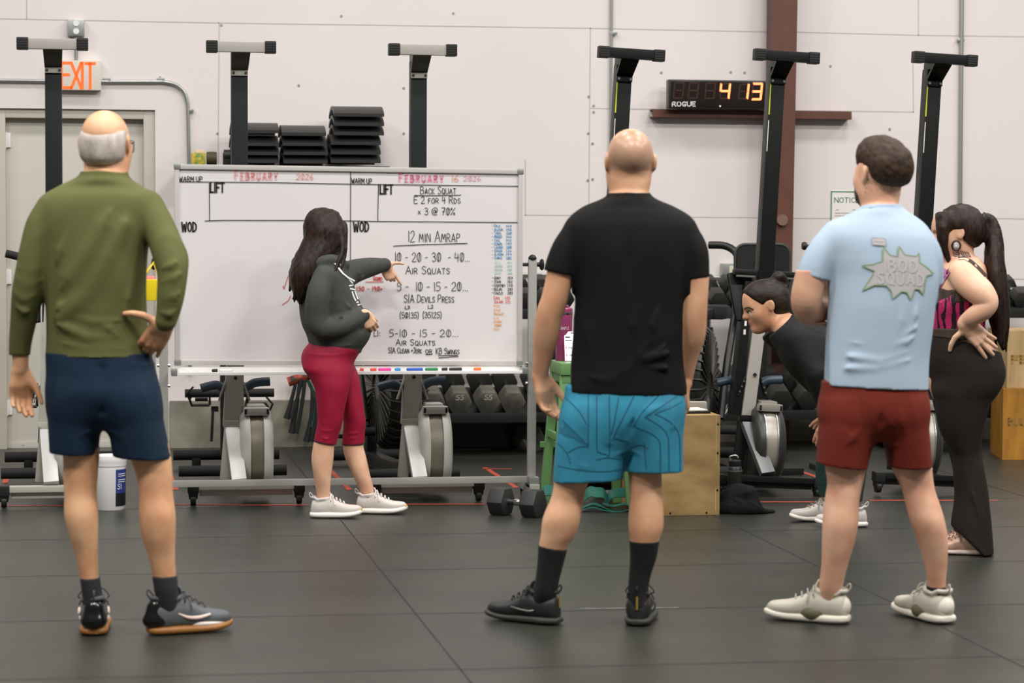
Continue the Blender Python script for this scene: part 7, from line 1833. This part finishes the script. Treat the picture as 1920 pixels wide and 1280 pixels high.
bm_ = B.mesh('tmp', .006); bvb = P6.cast(bm_); bpy.data.meshes.remove(bm_)
P6.decal(bvb, [[(1797, 485), (1808, 484), (1820, 490), (1834, 502), (1845, 514), (1852, 526)]], 'shoulder_strap', M_lace, ct, .003, width=5.5)
P6.decal(bvb, [[(1777, 506), (1768, 520), (1757, 540), (1748, 560)]], 'front_strap', mat('strap_pink', (196, 92, 160), .4), ct, .004, width=14)
P6.decal(bvb, [[(1780, 505), (1771, 522), (1761, 545), (1756, 562)]], 'strap_piping', M_lace, ct, .006, width=2)
M_ink = mat('tattoo_ink', (62, 54, 50), .5)
P6.decal(bvb, [[(1786, 468 + 3.6 * k), (1791, 470.5 + 3.4 * k), (1796, 470 + 3.2 * k), (1800, 473 + 2.9 * k)] for k in range(4)] + [[(1801 + 3.4 * k, 469 + .8 * k), (1803 + 3.6 * k, 475 + .7 * k), (1806 + 3.6 * k, 481 + .5 * k)] for k in range(5)], 'neck_tattoo', M_ink, P6.e, .0012, width=1.5)
P6.decal(bvb, [[(1744, 647), (1752, 641), (1760, 644), (1768, 638)], [(1748, 652), (1758, 648), (1770, 644), (1780, 638)], [(1756, 638), (1764, 641), (1776, 637)]], 'hip_tattoo', M_ink, P6.e, .0012, width=1.1)
# flared pants
K = Body()
K.u(P6.loft([(618, 1741, 1846, 0, .15), (632, 1738, 1855, 0, .158), (650, 1735, 1870, 0, .17), (672, 1733, 1879, 0, .178), (695, 1736, 1884, 0, .18), (720, 1744, 1879, 0, .175), (745, 1752, 1862, 0, .15), (765, 1765, 1840, 0, .12)], 2.2), .01)
K.u(P6.loft([(700, 1760, 1862, -.07, .09), (730, 1748, 1868, -.07, .105), (750, 1752, 1858, -.07, .104), (775, 1755, 1851, -.07, .1), (805, 1762, 1844, -.07, .092), (835, 1776, 1839, -.07, .08), (852, 1785, 1838, -.07, .074), (880, 1787, 1845, -.07, .075), (930, 1790, 1853, -.07, .082), (985, 1784, 1859, -.07, .095), (1040, 1786, 1863, -.07, .105)], 2.2), .03)
K.u(P6.loft([(700, 1760, 1855, .09, .09), (730, 1748, 1860, .09, .105), (775, 1755, 1848, .09, .1), (835, 1776, 1839, .09, .08), (880, 1787, 1845, .09, .075), (930, 1790, 1853, .09, .082), (985, 1788, 1857, .09, .095), (1025, 1790, 1858, .09, .1)], 2.2), .02)
for pts, amp, wd in ((((1785, 850), (1810, 853), (1838, 847)), .006, .007), (((1784, 857), (1812, 860), (1840, 855)), .005, .006), (((1870, 735), (1856, 748), (1840, 752)), -.006, .008), (((1815, 870), (1825, 930), (1845, 1000)), .007, .012), (((1800, 880), (1802, 940), (1795, 980)), .006, .012), (((1835, 900), (1845, 960), (1855, 1020)), .005, .01)):
    K.fold([P6.L(x, y, -.16) for x, y in pts], amp, wd)
K.d(wrinkle(67, .002, 8, 22, (1, 1, .5)))
K.i(p_plane(P6.L(1796, 636, 0), (.3, 0, 1)), .004)
c1 = p_plane(P6.L(1787, 990, -.15), (-1, 0, -.82)); K.s(Prim(lambda x, y, z, c1=c1: np.maximum(-c1.fn(x, y, z), z - F32(.115)) + 0 * y, (-2, -2, -.1), (2, 2, .2)), .004) if 0 else None
pA, pB = P6.L(1789, 990, -.07), P6.L(1834, 1034, -.07)
dn = nrm(np.array((pB[2] - pA[2], 0, -(pB[0] - pA[0]))))
K.i(p_plane(pA, dn if dn[2] < 0 else -dn), .004)
K.i(p_plane((0, 0, .006), (0, 0, -1)))
P6.add(K.mesh('flared_pants', .0045), 'flared_pants', mat('umber_jersey', (30, 23, 17), .75, bump=.06, bscale=500, spec=.25))
M_rg = mat('trainer_rose', (198, 158, 138), .42, .15, bump=.2, bscale=260)
for px, py, v in ((1826, 1000, -.07), (1822, 1000, .09)):
    shoe(P6, px, py, v, math.radians(86), .235, 'trainer', (M_rg, mat('trainer_sole_pink', (222, 206, 194), .5), mat('lace_rose', (150, 112, 98), .8)), 1.0, 1.0, sole_t=.03)
# ================================================================ SOFT HEAPS ON THE FLOOR
class Spot(Person):
    def __init__(s, px, py, name, label, cat):
        p = on_floor(px, py); s.h = hdist(p); s.px = px; s.base = p; s.Rw = Matrix.Rotation(-YAW, 3, 'Z'); s.ppm = FPX / s.h
        s.e = thing(name, label, cat, p, -YAW)
Q6 = Spot(1404, 962, 'clothes_heap', 'heap of black clothes on the floor beside the plywood box', 'clothes')
W = Body()
for pts in ([(1352, 938, .06, 14), (1372, 932, .04, 17), (1400, 930, .05, 17), (1415, 945, .02, 13)], [(1350, 955, .0, 11), (1375, 952, 0, 15), (1405, 955, -.02, 14), (1432, 960, 0, 9), (1448, 961, .03, 7)], [(1365, 920, .1, 8), (1385, 918, .08, 12), (1408, 918, .09, 8)],
            [(1356, 942, .12, 12), (1390, 935, .14, 14), (1420, 950, .1, 9)]):
    W.u(Q6.tube(pts), .03)
for pts in (((1360, 925), (1385, 940), (1400, 958)), ((1385, 922), (1405, 940), (1430, 955)), ((1352, 945), (1380, 950), (1410, 962)), ((1370, 935), (1375, 950), (1372, 962))):
    W.fold([Q6.L(x, y, -.03) for x, y in pts], .012, .012)
W.d(wrinkle(71, .012, 14, 40)); W.i(p_plane((0, 0, .002), (0, 0, -1)))
Q6.add(W.mesh('cloth', .004), 'cloth', mat('heap_black', (22, 22, 22), .85, spec=.2))
Q7 = Spot(1110, 958, 'resistance_band', 'teal exercise bands lying folded under the green stool', 'exercise band')
M_teal = mat('band_teal', (26, 94, 80), .5, var=.15, scale=14)
def band(pts, w=.055, th=.004, tilt=0):
    P_ = smooth_path([V(Q7.L(x, y, v)) for x, y, v in pts], 6); b = MB(); vs = []
    for i, p in enumerate(P_):
        t = (P_[min(i + 1, len(P_) - 1)] - P_[max(i - 1, 0)]).normalized()
        sd = V((0, 1, tilt)).normalized(); up = sd.cross(t).normalized()
        vs += [p + sd * w / 2 + up * th / 2, p - sd * w / 2 + up * th / 2, p - sd * w / 2 - up * th / 2, p + sd * w / 2 - up * th / 2]
    for v in vs: v.z = max(v.z, .001)
    fs = []
    for i in range(len(P_) - 1):
        for k in range(4): fs.append((4 * i + k, 4 * i + (k + 1) % 4, 4 * i + 4 + (k + 1) % 4, 4 * i + 4 + k))
    fs += [(0, 1, 2, 3), tuple(4 * (len(P_) - 1) + k for k in (3, 2, 1, 0))]
    b.add(vs, fs); b.build('band_loop', M_teal, Q7.e, angle=60)
band([(1092, 952, 0), (1112, 944, 0), (1132, 950, 0), (1150, 957, 0), (1172, 956, 0), (1181, 950, 0), (1170, 944, 0), (1150, 948, 0), (1130, 943, 0)])
band([(1088, 957, -.02), (1110, 950, -.02), (1130, 955, -.02), (1150, 958, -.02), (1165, 958, -.02)])
band([(1092, 935, .1), (1105, 922, .1), (1118, 923, .1), (1132, 925, .1), (1140, 940, .1)], .09, .004, .5)
band([(1138, 938, .12), (1145, 927, .12), (1160, 923, .12), (1176, 926, .12), (1178, 940, .12)], .09, .004, .4)
band([(1010, 935, .08), (1022, 920, .08), (1038, 921, .08), (1052, 922, .08), (1060, 940, .08)], .09, .004, .5)
band([(1008, 948, .03), (1020, 938, .03), (1035, 942, .03), (1050, 950, .03)])
